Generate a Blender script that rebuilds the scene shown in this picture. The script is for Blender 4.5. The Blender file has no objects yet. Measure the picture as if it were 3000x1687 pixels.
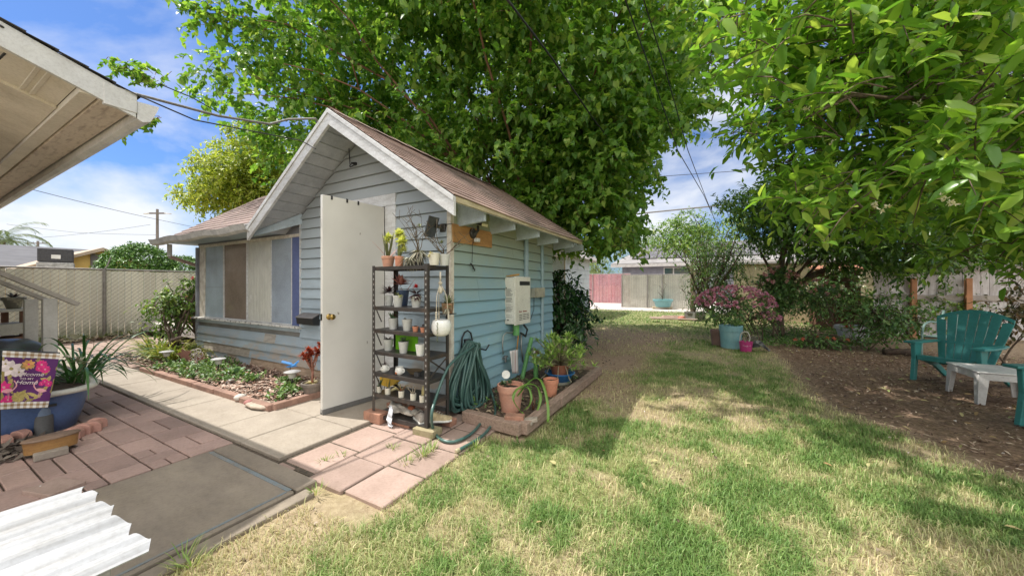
import bpy, math, random
import numpy as np
from mathutils import Vector, Matrix
random.seed(7); rng = np.random.default_rng(11)
S = bpy.context.scene; COL = S.collection
PI = math.pi
# ---------------------------------------------------------------- survey: photo measurements -> places on the lot
FL = 1025.0; HX = 1500.0; HY = 836.0; EYE = 1.3
FX, FY = -0.4778, 0.8785            # camera heading on the lot (X east along the cottage front, Y to the back)
def lot(cx, cy, z=0.0): return Vector((FY*cx + FX*cy, -FX*cx + FY*cy, z))
def at(px, py, z=0.0):
    d = (EYE - z)*FL/(py - HY); return lot((px-HX)/FL*d, d, z)
def atd(px, py, d): return lot((px-HX)/FL*d, d, EYE + (HY-py)/FL*d)
def gd(px, d, z=0.0): return lot((px-HX)/FL*d, d, z)
def onX(px, py, X):
    r = (px-HX)/FL; Y = (r*FX*X*1.0 - FY*X)/(-FX - r*FY) if False else 0
    # cx = FY*X - FX*Y ; cy = FX*X + FY*Y ; cx = r*cy
    Y = (FY*X - r*FX*X)/(r*FY + FX); cy = FX*X + FY*Y
    return Vector((X, Y, EYE + (HY-py)/FL*cy))
def onY(px, py, Y):
    r = (px-HX)/FL; X = (r*FY*Y + FX*Y)/(FY - r*FX); cy = FX*X + FY*Y
    return Vector((X, Y, EYE + (HY-py)/FL*cy))
# ---------------------------------------------------------------- mesh helpers
def fast(name, V, F, mat=None, parent=None, smooth=False, attr=None):
    V = np.asarray(V, dtype=np.float32).reshape(-1, 3); me = bpy.data.meshes.new(name)
    F = np.asarray(F, dtype=np.int32); k = F.shape[1]; n = len(F)
    me.vertices.add(len(V)); me.vertices.foreach_set('co', V.ravel())
    me.loops.add(n*k); me.loops.foreach_set('vertex_index', F.ravel())
    me.polygons.add(n); me.polygons.foreach_set('loop_start', np.arange(0, n*k, k, dtype=np.int32))
    if smooth: me.polygons.foreach_set('use_smooth', np.ones(n, dtype=bool))
    me.update(calc_edges=True)
    if attr is not None:
        for an, arr in attr.items():
            if arr.ndim == 1:
                a = me.attributes.new(an, 'FLOAT', 'POINT'); a.data.foreach_set('value', arr.astype(np.float32))
            else:
                a = me.attributes.new(an, 'FLOAT_COLOR', 'POINT'); a.data.foreach_set('color', arr.astype(np.float32).ravel())
    return link(name, me, mat, parent)
def link(name, me, mat=None, parent=None):
    o = bpy.data.objects.new(name, me); COL.objects.link(o)
    if mat is not None: me.materials.append(mat)
    if parent is not None:
        o.parent = parent; o.matrix_parent_inverse = rootmat(parent).inverted()
    return o
def rootmat(p):
    m = Matrix.Translation(p.location)
    return m if p.type == 'EMPTY' else Matrix.Identity(4)
class MB:
    def __init__(s): s.v = []; s.f = []; s.M = None
    def add(s, vs, fs):
        b = len(s.v)
        for v in vs:
            v = Vector(v); s.v.append(s.M @ v if s.M else v)
        s.f += [tuple(b+i for i in f) for f in fs]; return s
    def box(s, x0, x1, y0, y1, z0, z1):
        return s.add([(x0,y0,z0),(x1,y0,z0),(x1,y1,z0),(x0,y1,z0),(x0,y0,z1),(x1,y0,z1),(x1,y1,z1),(x0,y1,z1)],
                     [(3,2,1,0),(4,5,6,7),(0,1,5,4),(1,2,6,5),(2,3,7,6),(3,0,4,7)])
    def beam(s, p, q, w, h, up=(0,0,1)):
        p = Vector(p); q = Vector(q); d = (q-p).normalized(); up = Vector(up)
        sd = d.cross(up); sd = sd.normalized() if sd.length > 1e-5 else Vector((1,0,0)); u = sd.cross(d)
        c = []
        for e in (p, q):
            for a, b in ((-1,-1),(1,-1),(1,1),(-1,1)): c.append(e + sd*(a*w/2) + u*(b*h/2))
        return s.add(c, [(0,1,2,3)[::-1],(4,5,6,7),(0,1,5,4),(1,2,6,5),(2,3,7,6),(3,0,4,7)])
    def prism(s, poly, vec):
        n = len(poly); poly = [Vector(p) for p in poly]; vec = Vector(vec)
        vs = poly + [p+vec for p in poly]
        fs = [tuple(range(n))[::-1], tuple(range(n, 2*n))] + [(i, (i+1)%n, n+(i+1)%n, n+i) for i in range(n)]
        return s.add(vs, fs)
    def tube(s, pts, r, n=8, cap=True):
        pts = [Vector(p) for p in pts]; m = len(pts); rs = r if isinstance(r, (list, tuple)) else [r]*m
        vs = []; T0 = None; N = None
        for i, p in enumerate(pts):
            t = (pts[min(i+1, m-1)] - pts[max(i-1, 0)])
            t = t.normalized() if t.length > 1e-9 else Vector((0,0,1))
            if N is None:
                N = t.orthogonal().normalized()
            else:
                N = (N - t*N.dot(t)); N = N.normalized() if N.length > 1e-6 else t.orthogonal().normalized()
            B = t.cross(N)
            for k in range(n):
                a = 2*PI*k/n; vs.append(p + (N*math.cos(a) + B*math.sin(a))*rs[i])
        fs = [(i*n+k, i*n+(k+1)%n, (i+1)*n+(k+1)%n, (i+1)*n+k) for i in range(m-1) for k in range(n)]
        if cap: fs += [tuple(range(n))[::-1], tuple((m-1)*n+k for k in range(n))]
        return s.add(vs, fs)
    def lathe(s, c, prof, n=20, sx=1, sy=1, cap=True):
        c = Vector(c); vs = [c + Vector((r*math.cos(2*PI*k/n)*sx, r*math.sin(2*PI*k/n)*sy, z)) for r, z in prof for k in range(n)]
        m = len(prof)
        fs = [(i*n+k, i*n+(k+1)%n, (i+1)*n+(k+1)%n, (i+1)*n+k) for i in range(m-1) for k in range(n)]
        if cap: fs += [tuple(range(n))[::-1], tuple((m-1)*n+k for k in range(n))]
        return s.add(vs, fs)
    def strip(s, pts, w, side=None, fold=0.25):
        pts = [Vector(p) for p in pts]; m = len(pts); vs = []
        for i, p in enumerate(pts):
            t = (pts[min(i+1, m-1)] - pts[max(i-1, 0)]).normalized()
            sd = side or t.cross(Vector((0,0,1)))
            sd = Vector(sd); sd = (sd - t*sd.dot(t)); sd = sd.normalized() if sd.length > 1e-5 else t.orthogonal().normalized()
            u = t.cross(sd); ww = (w[i] if isinstance(w, (list, tuple)) else w)/2
            vs += [p - sd*ww + u*ww*fold, p, p + sd*ww + u*ww*fold]
        fs = []
        for i in range(m-1):
            a = i*3; fs += [(a, a+1, a+4, a+3), (a+1, a+2, a+5, a+4)]
        return s.add(vs, fs)
    def sphere(s, c, r, n=8, m=6, sz=1.0):
        return s.lathe(c, [(r*math.sin(PI*i/m)+1e-4, -r*math.cos(PI*i/m)*sz) for i in range(m+1)], n, cap=False)
    def build(s, name, mat=None, parent=None, bevel=0, smooth=False, seg=2, auto=False):
        me = bpy.data.meshes.new(name); me.from_pydata([tuple(v) for v in s.v], [], s.f)
        import bmesh
        bm = bmesh.new(); bm.from_mesh(me); bmesh.ops.recalc_face_normals(bm, faces=bm.faces)
        bm.to_mesh(me); bm.free()
        if smooth:
            me.polygons.foreach_set('use_smooth', np.ones(len(me.polygons), dtype=bool))
            if smooth != 'all':
                try: me.set_sharp_from_angle(angle=math.radians(40))
                except Exception: pass
        me.update(); o = link(name, me, mat, parent)
        if bevel:
            b = o.modifiers.new('bevel', 'BEVEL'); b.width = bevel; b.segments = seg; b.limit_method = 'ANGLE'
        return o
def arr(o):  return o
def tag(o, label=None, cat=None, group=None, kind=None):
    if label: o['label'] = label
    if cat: o['category'] = cat
    if group: o['group'] = group
    if kind: o['kind'] = kind
    return o
def empty(name, loc, label, cat, group=None):
    o = bpy.data.objects.new(name, None); COL.objects.link(o); o.location = Vector(loc); o.empty_display_size = .1
    return tag(o, label, cat, group)
def children(o): return [c for c in bpy.data.objects if c.parent == o]
def copy_tree(o, parent=None):
    c = o.copy(); COL.objects.link(c)
    if parent is not None: c.parent = parent
    for ch in children(o): copy_tree(ch, c)
    return c
def place(root, loc, rz=0, s=1, label=None, group=None):
    root.location = Vector(loc); root.rotation_euler = (0, 0, rz); root.scale = (s, s, s)
    if label: root['label'] = label
    if group: root['group'] = group
    return root
def jit(a): return random.uniform(-a, a)
# ---------------------------------------------------------------- value noise
_lat = rng.random((64, 64))
def vnoise(x, y, s=1.0, o=0.0):
    x = np.asarray(x)*s + o; y = np.asarray(y)*s + o*1.7; xi = np.floor(x).astype(int); yi = np.floor(y).astype(int)
    fx = x-xi; fy = y-yi; fx = fx*fx*(3-2*fx); fy = fy*fy*(3-2*fy)
    g = lambda a, b: _lat[a % 64, b % 64]
    return (g(xi,yi)*(1-fx)+g(xi+1,yi)*fx)*(1-fy) + (g(xi,yi+1)*(1-fx)+g(xi+1,yi+1)*fx)*fy
def fbm(x, y, s=1.0, o=0.0): return (vnoise(x,y,s,o)*.5 + vnoise(x,y,s*2.1,o+5)*.3 + vnoise(x,y,s*4.3,o+9)*.2)
def sstep(a, b, x): t = np.clip((x-a)/(b-a), 0, 1); return t*t*(3-2*t)
# ---------------------------------------------------------------- materials
def nodes(name):
    m = bpy.data.materials.new(name); m.use_nodes = True; nt = m.node_tree; b = nt.nodes['Principled BSDF']
    return m, nt, b
def N(nt, t, **kw):
    n = nt.nodes.new(t)
    for k, v in kw.items():
        if k in n.inputs: n.inputs[k].default_value = v
        else: setattr(n, k, v)
    return n
def ramp(nt, fac, stops):
    r = nt.nodes.new('ShaderNodeValToRGB'); e = r.color_ramp.elements
    while len(e) < len(stops): e.new(.5)
    for i, (p, c) in enumerate(stops):
        e[i].position = p; e[i].color = (*c, 1) if len(c) == 3 else c
    nt.links.new(fac, r.inputs[0]); return r.outputs[0]
def mixc(nt, fac, a, b, mode='MIX'):
    m = nt.nodes.new('ShaderNodeMix'); m.data_type = 'RGBA'; m.blend_type = mode
    if isinstance(fac, (int, float)): m.inputs[0].default_value = fac
    else: nt.links.new(fac, m.inputs[0])
    for i, c in ((6, a), (7, b)):
        if isinstance(c, tuple): m.inputs[i].default_value = (*c, 1) if len(c) == 3 else c
        else: nt.links.new(c, m.inputs[i])
    return m.outputs[2]
def noise(nt, scale, detail=4, vec=None, rough=.6, dist=0):
    n = nt.nodes.new('ShaderNodeTexNoise'); n.inputs['Scale'].default_value = scale; n.inputs['Detail'].default_value = detail
    n.inputs['Roughness'].default_value = rough; n.inputs['Distortion'].default_value = dist
    if vec is None:
        tc = nt.nodes.new('ShaderNodeTexCoord'); vec = tc.outputs['Object']
    nt.links.new(vec, n.inputs['Vector']); return n.outputs['Fac']
def stretch(nt, sx, sy, sz):
    tc = nt.nodes.new('ShaderNodeTexCoord'); mp = nt.nodes.new('ShaderNodeMapping'); mp.inputs['Scale'].default_value = (sx, sy, sz)
    nt.links.new(tc.outputs['Object'], mp.inputs['Vector']); return mp.outputs[0]
def bumpn(nt, b, h, strength=.3, dist=.01):
    n = nt.nodes.new('ShaderNodeBump'); n.inputs['Strength'].default_value = strength; n.inputs['Distance'].default_value = dist
    nt.links.new(h, n.inputs['Height']); nt.links.new(n.outputs[0], b.inputs['Normal'])
_mc = {}
def mat(name, c, c2=None, scale=6, rough=.6, bump=0, bs=60, metal=0, lo=.42, hi=.62, spec=None, st=None, isl=0, bd=.004):
    if name in _mc: return _mc[name]
    m, nt, b = nodes(name); b.inputs['Roughness'].default_value = rough; b.inputs['Metallic'].default_value = metal
    if spec is not None: b.inputs['Specular IOR Level'].default_value = spec
    c2 = c2 or tuple(min(1, x*.78) for x in c)
    vec = stretch(nt, *st) if st else None
    f = noise(nt, scale, 6, vec); col = ramp(nt, f, [(lo, c), (hi, c2)])
    if isl:
        g = nt.nodes.new('ShaderNodeNewGeometry')
        v = ramp(nt, g.outputs['Random Per Island'], [(0, (1-isl,)*3), (1, (1+isl*.6,)*3)])
        col = mixc(nt, 1.0, col, v, 'MULTIPLY')
    if metal < .5 and name != 'door_paint' and max(c) > .06:      # grime and grain
        gm_ = ramp(nt, noise(nt, 1.7, 7, None, .7), [(.30, (.80,.79,.77)), (.52, (1,1,1)), (.75, (1.05,1.05,1.05))])
        gf_ = ramp(nt, noise(nt, 55, 4, None, .7), [(.30, (.86,.85,.84)), (.55, (1.02,1.02,1.02))])
        col = mixc(nt, 1.0, mixc(nt, 1.0, col, gm_, 'MULTIPLY'), gf_, 'MULTIPLY')
    nt.links.new(col, b.inputs['Base Color'])
    if bump: bumpn(nt, b, noise(nt, bs, 5, vec), bump, bd)
    _mc[name] = m; return m
def leafmat(name, stops, trans=.35, rough=.45, tcol=(1.25, 1.3, .6)):
    if name in _mc: return _mc[name]
    m, nt, b = nodes(name); out = [n for n in nt.nodes if n.type == 'OUTPUT_MATERIAL'][0]
    g = nt.nodes.new('ShaderNodeNewGeometry')
    col = ramp(nt, g.outputs['Random Per Island'], stops)
    f = noise(nt, .9, 3); col = mixc(nt, ramp(nt, f, [(.35, (0,0,0)), (.65, (.55,.55,.55))]), col, mixc(nt, 1.0, col, (.62,.72,.6), 'MULTIPLY'))
    nt.links.new(col, b.inputs['Base Color']); b.inputs['Roughness'].default_value = rough
    t = nt.nodes.new('ShaderNodeBsdfTranslucent'); nt.links.new(mixc(nt, 1.0, col, tcol, 'MULTIPLY'), t.inputs[0])
    mx = nt.nodes.new('ShaderNodeMixShader'); mx.inputs[0].default_value = trans
    nt.links.new(b.outputs[0], mx.inputs[1]); nt.links.new(t.outputs[0], mx.inputs[2]); nt.links.new(mx.outputs[0], out.inputs[0])
    _mc[name] = m; return m
# ---------------------------------------------------------------- foliage
TM = {  # (u along, v across), faces
 'oval': ([(0,0),(.3,-.42),(.38,0),(.3,.42),(.72,-.36),(.74,0),(.72,.36),(1,0)], [(0,1,2),(0,2,3),(1,4,5,2),(2,5,6,3),(4,7,5),(5,7,6)]),
 'heart': ([(0,0),(-.06,-.34),(-.06,.34),(.35,-.5),(.4,0),(.35,.5),(1,0)], [(0,1,3,4),(0,4,5,2),(4,3,6),(4,6,5)]),
 'dia': ([(0,0),(.45,-.45),(.45,.45),(1,0)], [(0,1,3),(0,3,2)]),
 'lance': ([(0,0),(.35,-.4),(.4,0),(.35,.4),(1,0)], [(0,1,2),(0,2,3),(1,4,2),(2,4,3)]),
}
def leaves(P, A, Nn, L, W, tmpl, fold=.25, droop=.25):
    """P base points, A axis, Nn normals -> triangles"""
    P = np.asarray(P, float); A = np.asarray(A, float); Nn = np.asarray(Nn, float); n = len(P)
    A /= np.linalg.norm(A, axis=1, keepdims=True)+1e-9
    Sd = np.cross(A, Nn); Sd /= np.linalg.norm(Sd, axis=1, keepdims=True)+1e-9; U = np.cross(Sd, A)
    uv, fs = TM[tmpl]; uv = np.array(uv); k = len(uv)
    L = np.broadcast_to(np.asarray(L, float), (n,))[:, None, None]; W = np.broadcast_to(np.asarray(W, float), (n,))[:, None, None]
    dr = (droop*(.5+rng.random(n)))[:, None, None]
    u = uv[None, :, 0:1]; v = uv[None, :, 1:2]
    V = P[:, None] + A[:, None]*u*L + Sd[:, None]*v*W + U[:, None]*(np.abs(v)*fold*W - dr*u*u*L)
    T = []
    for f in fs:
        if len(f) == 3: T.append(f)
        else: T += [(f[0], f[1], f[2]), (f[0], f[2], f[3])]
    T = np.array(T); F = (T[None] + (np.arange(n)*k)[:, None, None]).reshape(-1, 3)
    return V.reshape(-1, 3), F
def unit(n):
    v = rng.normal(size=(n, 3)); return v/np.linalg.norm(v, axis=1, keepdims=True)
def crown(blobs, ncl, shell=.55, lump=.22, clump=0, csize=.5):
    """cluster anchors spread through ellipsoids: (centre, radii, weight)"""
    w = np.array([b[2] for b in blobs], float); w /= w.sum(); out = []; dirs = []
    for (c, r, _), k in zip(blobs, rng.multinomial(ncl, w)):
        d = unit(k); rr = 1 - np.abs(rng.normal(0, 1-shell, k)); rr = np.clip(rr, .08, 1)
        if clump:      # leaf masses: anchors sit on small domes spread over the crown
            m = max(4, int(k/clump)); dc = unit(m); rc = np.clip(1-np.abs(rng.normal(0, 1-shell, m)), .15, 1); cen = dc*rc[:, None]*np.array(r)
            j = rng.integers(0, m, k); rs = csize*(.6+.8*rng.random(m))
            e = unit(k); e[:, 2] = np.abs(e[:, 2])*.9-.22; e += dc[j]*.35; e /= np.linalg.norm(e, axis=1, keepdims=True)
            out.append(np.array(c) + cen[j] + e*(rs[j]*(.75+.3*rng.random(k)))[:, None]*np.array([1, 1, .62])); dirs.append(e); continue
        lp = 1 + lump*np.sin(d[:,0]*7+c[0])*np.cos(d[:,1]*6+c[2]) + lump*.6*np.sin(d[:,2]*11+d[:,0]*5)
        out.append(np.array(c) + d*(rr*lp)[:, None]*np.array(r)); dirs.append(d)
    return np.vstack(out), np.vstack(dirs)
def sprays(C, D, per, tl, L, W, tmpl, droop=.35, out=.6, fold=.38, hang=.3, twig=None):
    """twigs with alternate leaves at each anchor"""
    n = len(C); tdir = D*out + unit(n)*.6; tdir[:, 2] -= hang; tdir /= np.linalg.norm(tdir, axis=1, keepdims=True)
    ln = tl*(.5+rng.random(n))
    k = np.arange(per)/max(1, per-1); K = np.tile(k, n); idx = np.repeat(np.arange(n), per)
    sag = np.array([0, 0, -1.0])
    P = C[idx] + tdir[idx]*(K*ln[idx])[:, None] + sag*(K**2*ln[idx]*.35)[:, None]
    m = len(P); rn = unit(m)
    A = tdir[idx]*.55 + rn*.8; A[:, 2] -= droop
    U = unit(m)*.5; U[:, 2] += .9; U += D[idx]*.5
    sc = .45+.7*rng.random(m)
    V, F = leaves(P, A, U, L*sc, W*sc, tmpl, fold)
    if twig is not None:
        for i in range(0, n, twig[1]):
            a = Vector(C[i]); b = a + Vector(tdir[i])*ln[i]*.5 - Vector((0,0,ln[i]*.09)); c = a + Vector(tdir[i])*ln[i] - Vector((0,0,ln[i]*.35))
            twig[0].tube([a - Vector(tdir[i])*ln[i]*.5, a, b, c], [.006, .005, .004, .002], 3, cap=False)
    return V, F
def limb(mb, a, b, r0, r1, n=6, wob=.12, seg=7):
    a = Vector(a); b = Vector(b); L = (b-a).length; pts = []; rs = []
    ox = Vector((jit(1), jit(1), jit(.4)))*wob*L
    for i in range(seg+1):
        t = i/seg; pts.append(a.lerp(b, t) + ox*math.sin(PI*t) + Vector((0,0,1))*L*.12*math.sin(PI*t) + Vector((jit(1), jit(1), jit(1)))*L*.012)
        rs.append(r0*(1-t)+r1*t)
    pts[0] = a; pts[-1] = b; mb.tube(pts, rs, n); return pts
def tree(name, label, cat, base, fork, tr, blobs, ncl, per, tl, L, W, tmpl, lmat, bmat, nl=14, group=None, hang=.3, out=.6, shell=.55, lump=.22, twigstep=4, stems=1, droop=.35, extra=None, keep=None, lr=.045, fine=None, clump=0, csize=.5):
    r = empty(name, (base[0], base[1], 0), label, cat, group)
    C, D = crown(blobs, ncl, shell, lump, clump, csize)
    if extra is not None: C = np.vstack([C, extra[0]]); D = np.vstack([D, extra[1]])
    if keep is not None: k = keep(C); C = C[k]; D = D[k]
    mb = MB()
    for s in range(stems):
        f = Vector(fork) + Vector((jit(.5), jit(.5), jit(.4)))*(stems > 1)
        pts = limb(mb, Vector(base)+Vector((jit(.25), jit(.25), 0))*(stems > 1), f, tr, tr*.6, 9, .05)
        for i in rng.choice(len(C), max(1, nl//stems), replace=False):
            p = limb(mb, pts[-1-random.randint(0, 2)], C[i], lr*random.uniform(.7, 1.2), .007, 6, .1)
            q = p[random.randint(2, 5)]; j = int(np.argmin(np.linalg.norm(C - np.array(q) - unit(1)*.6, axis=1)))
            limb(mb, q, C[j], .018, .005, 4, .1, 4)
    tw = MB()
    V, F = sprays(C, D, per, tl, L, W, tmpl, hang=hang, out=out, droop=droop, twig=(tw, twigstep))
    if fine is not None:
        V2, F2 = sprays(fine[0], fine[1], 7, .17, L*.8, W*.8, tmpl, hang=.15, out=.7, droop=.2, twig=(tw, 1)); F = np.vstack([F, F2+len(V)]); V = np.vstack([V, V2])
    b = len(mb.v); mb.v += tw.v; mb.f += [tuple(b+i for i in f) for f in tw.f]
    mb.build('trunk', bmat, r, smooth='all'); fast('crown', V, F, lmat, r)
    return r
SUN_E = 4.3; SKY_E = .115; EXPO = .42; SKY_TINT = (.43,.60,.90); CLOUD_C = (6.6,6.75,7.0); CLOUD_LOC = (7.7,1.1,2)
# ================================================================ camera, sun, sky
cam = bpy.data.cameras.new('camera'); co = bpy.data.objects.new('camera', cam); COL.objects.link(co)
cam.sensor_width = 36; cam.lens = FL/3000*36; cam.shift_y = -(843.5-HY)/3000; cam.clip_start = .02; cam.clip_end = 3000
co.location = (0, 0, EYE); co.rotation_euler = (PI/2, 0, math.atan2(-FX, FY)); S.camera = co
SX, SY = .59, .135
sl = bpy.data.lights.new('sun', 'SUN'); sl.energy = SUN_E; sl.angle = math.radians(.55); sl.color = (1, .955, .88)
so = bpy.data.objects.new('sun', sl); COL.objects.link(so)
so.rotation_euler = Vector((SX, SY, -1)).to_track_quat('-Z', 'Y').to_euler()
w = bpy.data.worlds.new('World'); S.world = w; w.use_nodes = True; nt = w.node_tree
bg = nt.nodes['Background']; bg.inputs[1].default_value = SKY_E
sky = nt.nodes.new('ShaderNodeTexSky'); sky.sky_type = 'NISHITA'; sky.sun_disc = False
sd = Vector((-SX, -SY, 1)).normalized(); sky.sun_elevation = math.asin(sd.z); sky.sun_rotation = math.atan2(sd.x, sd.y)
sky.air_density = 1.2; sky.dust_density = .6; sky.ozone_density = 3.0
tc = nt.nodes.new('ShaderNodeTexCoord'); mp = nt.nodes.new('ShaderNodeMapping'); mp.inputs['Scale'].default_value = (1.6, 1.6, 3.0)
mp.inputs['Location'].default_value = CLOUD_LOC; nt.links.new(tc.outputs['Generated'], mp.inputs[0])
cn = noise(nt, 1.15, 9, mp.outputs[0], .56, .25)
cl = ramp(nt, cn, [(.46, (0,0,0)), (.63, (1,1,1))])
sx = nt.nodes.new('ShaderNodeSeparateXYZ'); nt.links.new(tc.outputs['Generated'], sx.inputs[0])
low = ramp(nt, sx.outputs['Z'], [(0.0, (.95,.95,.95)), (.2, (.92,.92,.92)), (.45, (.8,.8,.8)), (.75, (.5,.5,.5))])
cf = mixc(nt, 1.0, cl, low, 'MULTIPLY')
bl = mixc(nt, 1.0, sky.outputs[0], SKY_TINT, 'MULTIPLY')
# bright cloud overhead and behind the camera, added unseen to fill the shade
dt = nt.nodes.new('ShaderNodeVectorMath'); dt.operation = 'DOT_PRODUCT'; nt.links.new(tc.outputs['Generated'], dt.inputs[0]); dt.inputs[1].default_value = (-FX*.62, -FY*.62, .78)
oh = ramp(nt, dt.outputs['Value'], [(.42, (0,0,0)), (.72, (.92,.92,.92))])
nt.links.new(mixc(nt, oh, mixc(nt, cf, bl, CLOUD_C), (14.5,14.1,13.4)), bg.inputs[0])
S.view_settings.view_transform = 'Standard'; S.view_settings.look = 'None'; S.view_settings.exposure = EXPO; S.view_settings.gamma = 1
S.cycles.use_adaptive_sampling = True; S.cycles.max_bounces = 8; S.cycles.transparent_max_bounces = 6; S.cycles.use_denoising = True
# ================================================================ ground
def gline(a, b, h, far):
    xs = list(np.arange(a, b, h)); s = h; x = b
    while x < far: xs.append(x); s *= 1.25; x += s
    xs.append(far); s = h; x = a-h; lo = []
    while x > -far: lo.append(x); s *= 1.25; x -= s
    return np.array([-far] + lo[::-1] + xs)
gx = gline(-4, 6.5, .06, 900); gy = gline(-1, 10, .06, 900)
GX, GY = np.meshgrid(gx, gy); near = (np.abs(GX) < 16) & (np.abs(GY-5) < 18)
def z_lawn(x, y):      # how grassy the place is, 0..1
    n = fbm(x, y, .9, 3.0); n2 = vnoise(x, y, 3.1, 8.0)
    g = .30+.70*sstep(.32, .56, n*.78+n2*.22)
    g = g*(1-.6*sstep(.62, .76, vnoise(x, y, 4.2, 27)*.7+vnoise(x, y, 11, 5)*.3))
    edge = 1.15 + np.clip(4.9-y, 0, 9)*.62 + .35*(fbm(x, y, 1.3, 20)-.5)
    g = g*(1-sstep(-.25, .15, x-edge)*sstep(2.0, 3.4, y))                    # mulch under the right tree
    strip = sstep(3.4, 4.6, y)*(1-sstep(9.5, 12, y))*(1-sstep(-1.05, -.45, x + .3*(n-.5)))
    g = g*(1-strip*(.80+.2*sstep(.35,.6,fbm(x, y, 1.6, 44))))                                                           # bare dirt track beside the cottage
    g = g*(1-sstep(9.0, 9.6, x))
    g = g*(1-.85*(1-sstep(-1.9, -1.25, x))*(1-sstep(1.6, 3.0, y)))             # worn edge beside the slab
    g = np.where((x < -1.3) & (y > 2.6) & (y < 5.2), 0, g)
    g = np.where((y > 10) & (x < 3), np.maximum(g, .92*sstep(10, 12, y)), g)
    g = g*(1-sstep(1.2, 2.0, x)*sstep(5.0, 6.0, y)*.9)
    g = np.where(y > 19.3, 0, g)
    return np.clip(g, 0, 1)
def z_mulch(x, y):
    edge = 1.15 + np.clip(4.9-y, 0, 9)*.62 + .35*(fbm(x, y, 1.3, 20)-.5)
    return sstep(-.15, .35, x-edge)*sstep(2.2, 3.6, y)*(.55+.45*fbm(x, y, 1.1, 31))*(1-sstep(8.5, 11, y))
def z_dirt(x, y): return sstep(3.2, 4.8, y)*(1-sstep(-.9, -.2, x))*(1-sstep(10, 12.5, y)) + .6*sstep(5.5, 7.5, y)*sstep(0.8, 2.0, x)
GZ = np.where(near, .018*(fbm(GX, GY, 2.2, 1)-.5) + .008*(vnoise(GX, GY, 9, 2)-.5), 0) - .012
nx, ny = len(gx), len(gy)
V = np.stack([GX, GY, GZ], -1).reshape(-1, 3)
I = (np.arange(ny-1)[:, None]*nx + np.arange(nx-1)[None]).ravel()
F = np.stack([I, I+1, I+1+nx, I+nx], 1)
m, nt, b = nodes('soil'); b.inputs['Roughness'].default_value = .95; b.inputs['Specular IOR Level'].default_value = .15
def att(nt, n):
    a = nt.nodes.new('ShaderNodeAttribute'); a.attribute_name = n; return a.outputs['Fac']
n1 = noise(nt, 3.0, 8); n2 = noise(nt, 28, 8); n3 = noise(nt, 110, 3)
straw = mixc(nt, ramp(nt, n2, [(.38, (0,0,0)), (.62, (1,1,1))]), (.31,.23,.155), (.43,.335,.235))
straw = mixc(nt, ramp(nt, n1, [(.45, (0,0,0)), (.68, (.7,.7,.7))]), straw, (.37,.30,.17))
dirt = mixc(nt, ramp(nt, n2, [(.35, (0,0,0)), (.65, (1,1,1))]), (.24,.165,.11), (.44,.32,.225))
mul = mixc(nt, ramp(nt, n2, [(.40, (0,0,0)), (.60, (1,1,1))]), (.10,.058,.038), (.25,.16,.105))
col = mixc(nt, att(nt, 'dirt'), straw, dirt); col = mixc(nt, att(nt, 'mulch'), col, mul)
gr = mixc(nt, n2, (.10,.17,.035), (.26,.30,.10)); gm = nt.nodes.new('ShaderNodeMath'); gm.operation = 'MULTIPLY'; nt.links.new(att(nt, 'lawn'), gm.inputs[0]); gm.inputs[1].default_value = .65
col = mixc(nt, gm.outputs[0], col, gr)
nt.links.new(col, b.inputs['Base Color']); bumpn(nt, b, mixc(nt, .5, n2, n3), .8, .02)
x, y = V[:,0], V[:,1]
tag(fast('ground', V, F, m, None, True, {'lawn': z_lawn(x, y), 'mulch': z_mulch(x, y), 'dirt': np.clip(z_dirt(x, y), 0, 1)}), kind='structure')
# ---------------------------------------------------------------- grass
def grass(name, n, dmin, dmax, hh, ww, pw, lab):
    d = dmin + (dmax-dmin)*rng.random(n)**pw; cx = (rng.random(n)*2-1)*1.55*d
    X = FY*cx + FX*d; Y = -FX*cx + FY*d
    g = z_lawn(X, Y)*(.35+.65*sstep(.3, .6, fbm(X, Y, 5.5, 14)))
    k = (rng.random(n) < g**.62) & ((X > -2.2) | (Y > 6.3)) & ~((X < -1.28) & (Y > 2.66) & (Y < 5.3)) & ~((X < -1.63)&(Y<2.7)&(Y>1.25)) & ~((X < -2.12)&(Y<1.4)) & (Y > -.9)
    X, Y, g, d = X[k], Y[k], g[k], d[k]; n = len(X)
    a = rng.random(n)*2*PI; h = hh*(.4+rng.random(n)); lean = .25+.9*rng.random(n); w = ww*(.7+.6*rng.random(n))*(1+d*.10)
    dx, dy = np.cos(a), np.sin(a); z0 = -.014 + 0*X
    p0 = np.stack([X-dy*w/2, Y+dx*w/2, z0], 1); p1 = np.stack([X+dy*w/2, Y-dx*w/2, z0], 1)
    mx = np.stack([X+dx*h*lean*.35, Y+dy*h*lean*.35, z0+h*.62], 1)
    q0 = mx + np.stack([-dy*w*.4, dx*w*.4, 0*X], 1); q1 = mx - np.stack([-dy*w*.4, dx*w*.4, 0*X], 1)
    tp = np.stack([X+dx*h*lean, Y+dy*h*lean, z0+h*(1-.45*lean*.7)], 1)
    V = np.stack([p0, p1, q1, q0, tp], 1).reshape(-1, 3); b0 = np.arange(n)[:, None]*5
    F = np.concatenate([b0+np.array([[0,1,2]]), b0+np.array([[0,2,3]]), b0+np.array([[3,2,4]])], 0)
    t = np.clip(.28 + .75*g - .42*rng.random(n)*(rng.random(n) < .45), 0, 1)
    tag(fast(name, V, F, GM, None, False, {'tint': np.repeat(t, 5)}), lab, 'grass', kind='stuff')
GM, nt, b = nodes('grass_blade'); out = [q for q in nt.nodes if q.type == 'OUTPUT_MATERIAL'][0]
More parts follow.
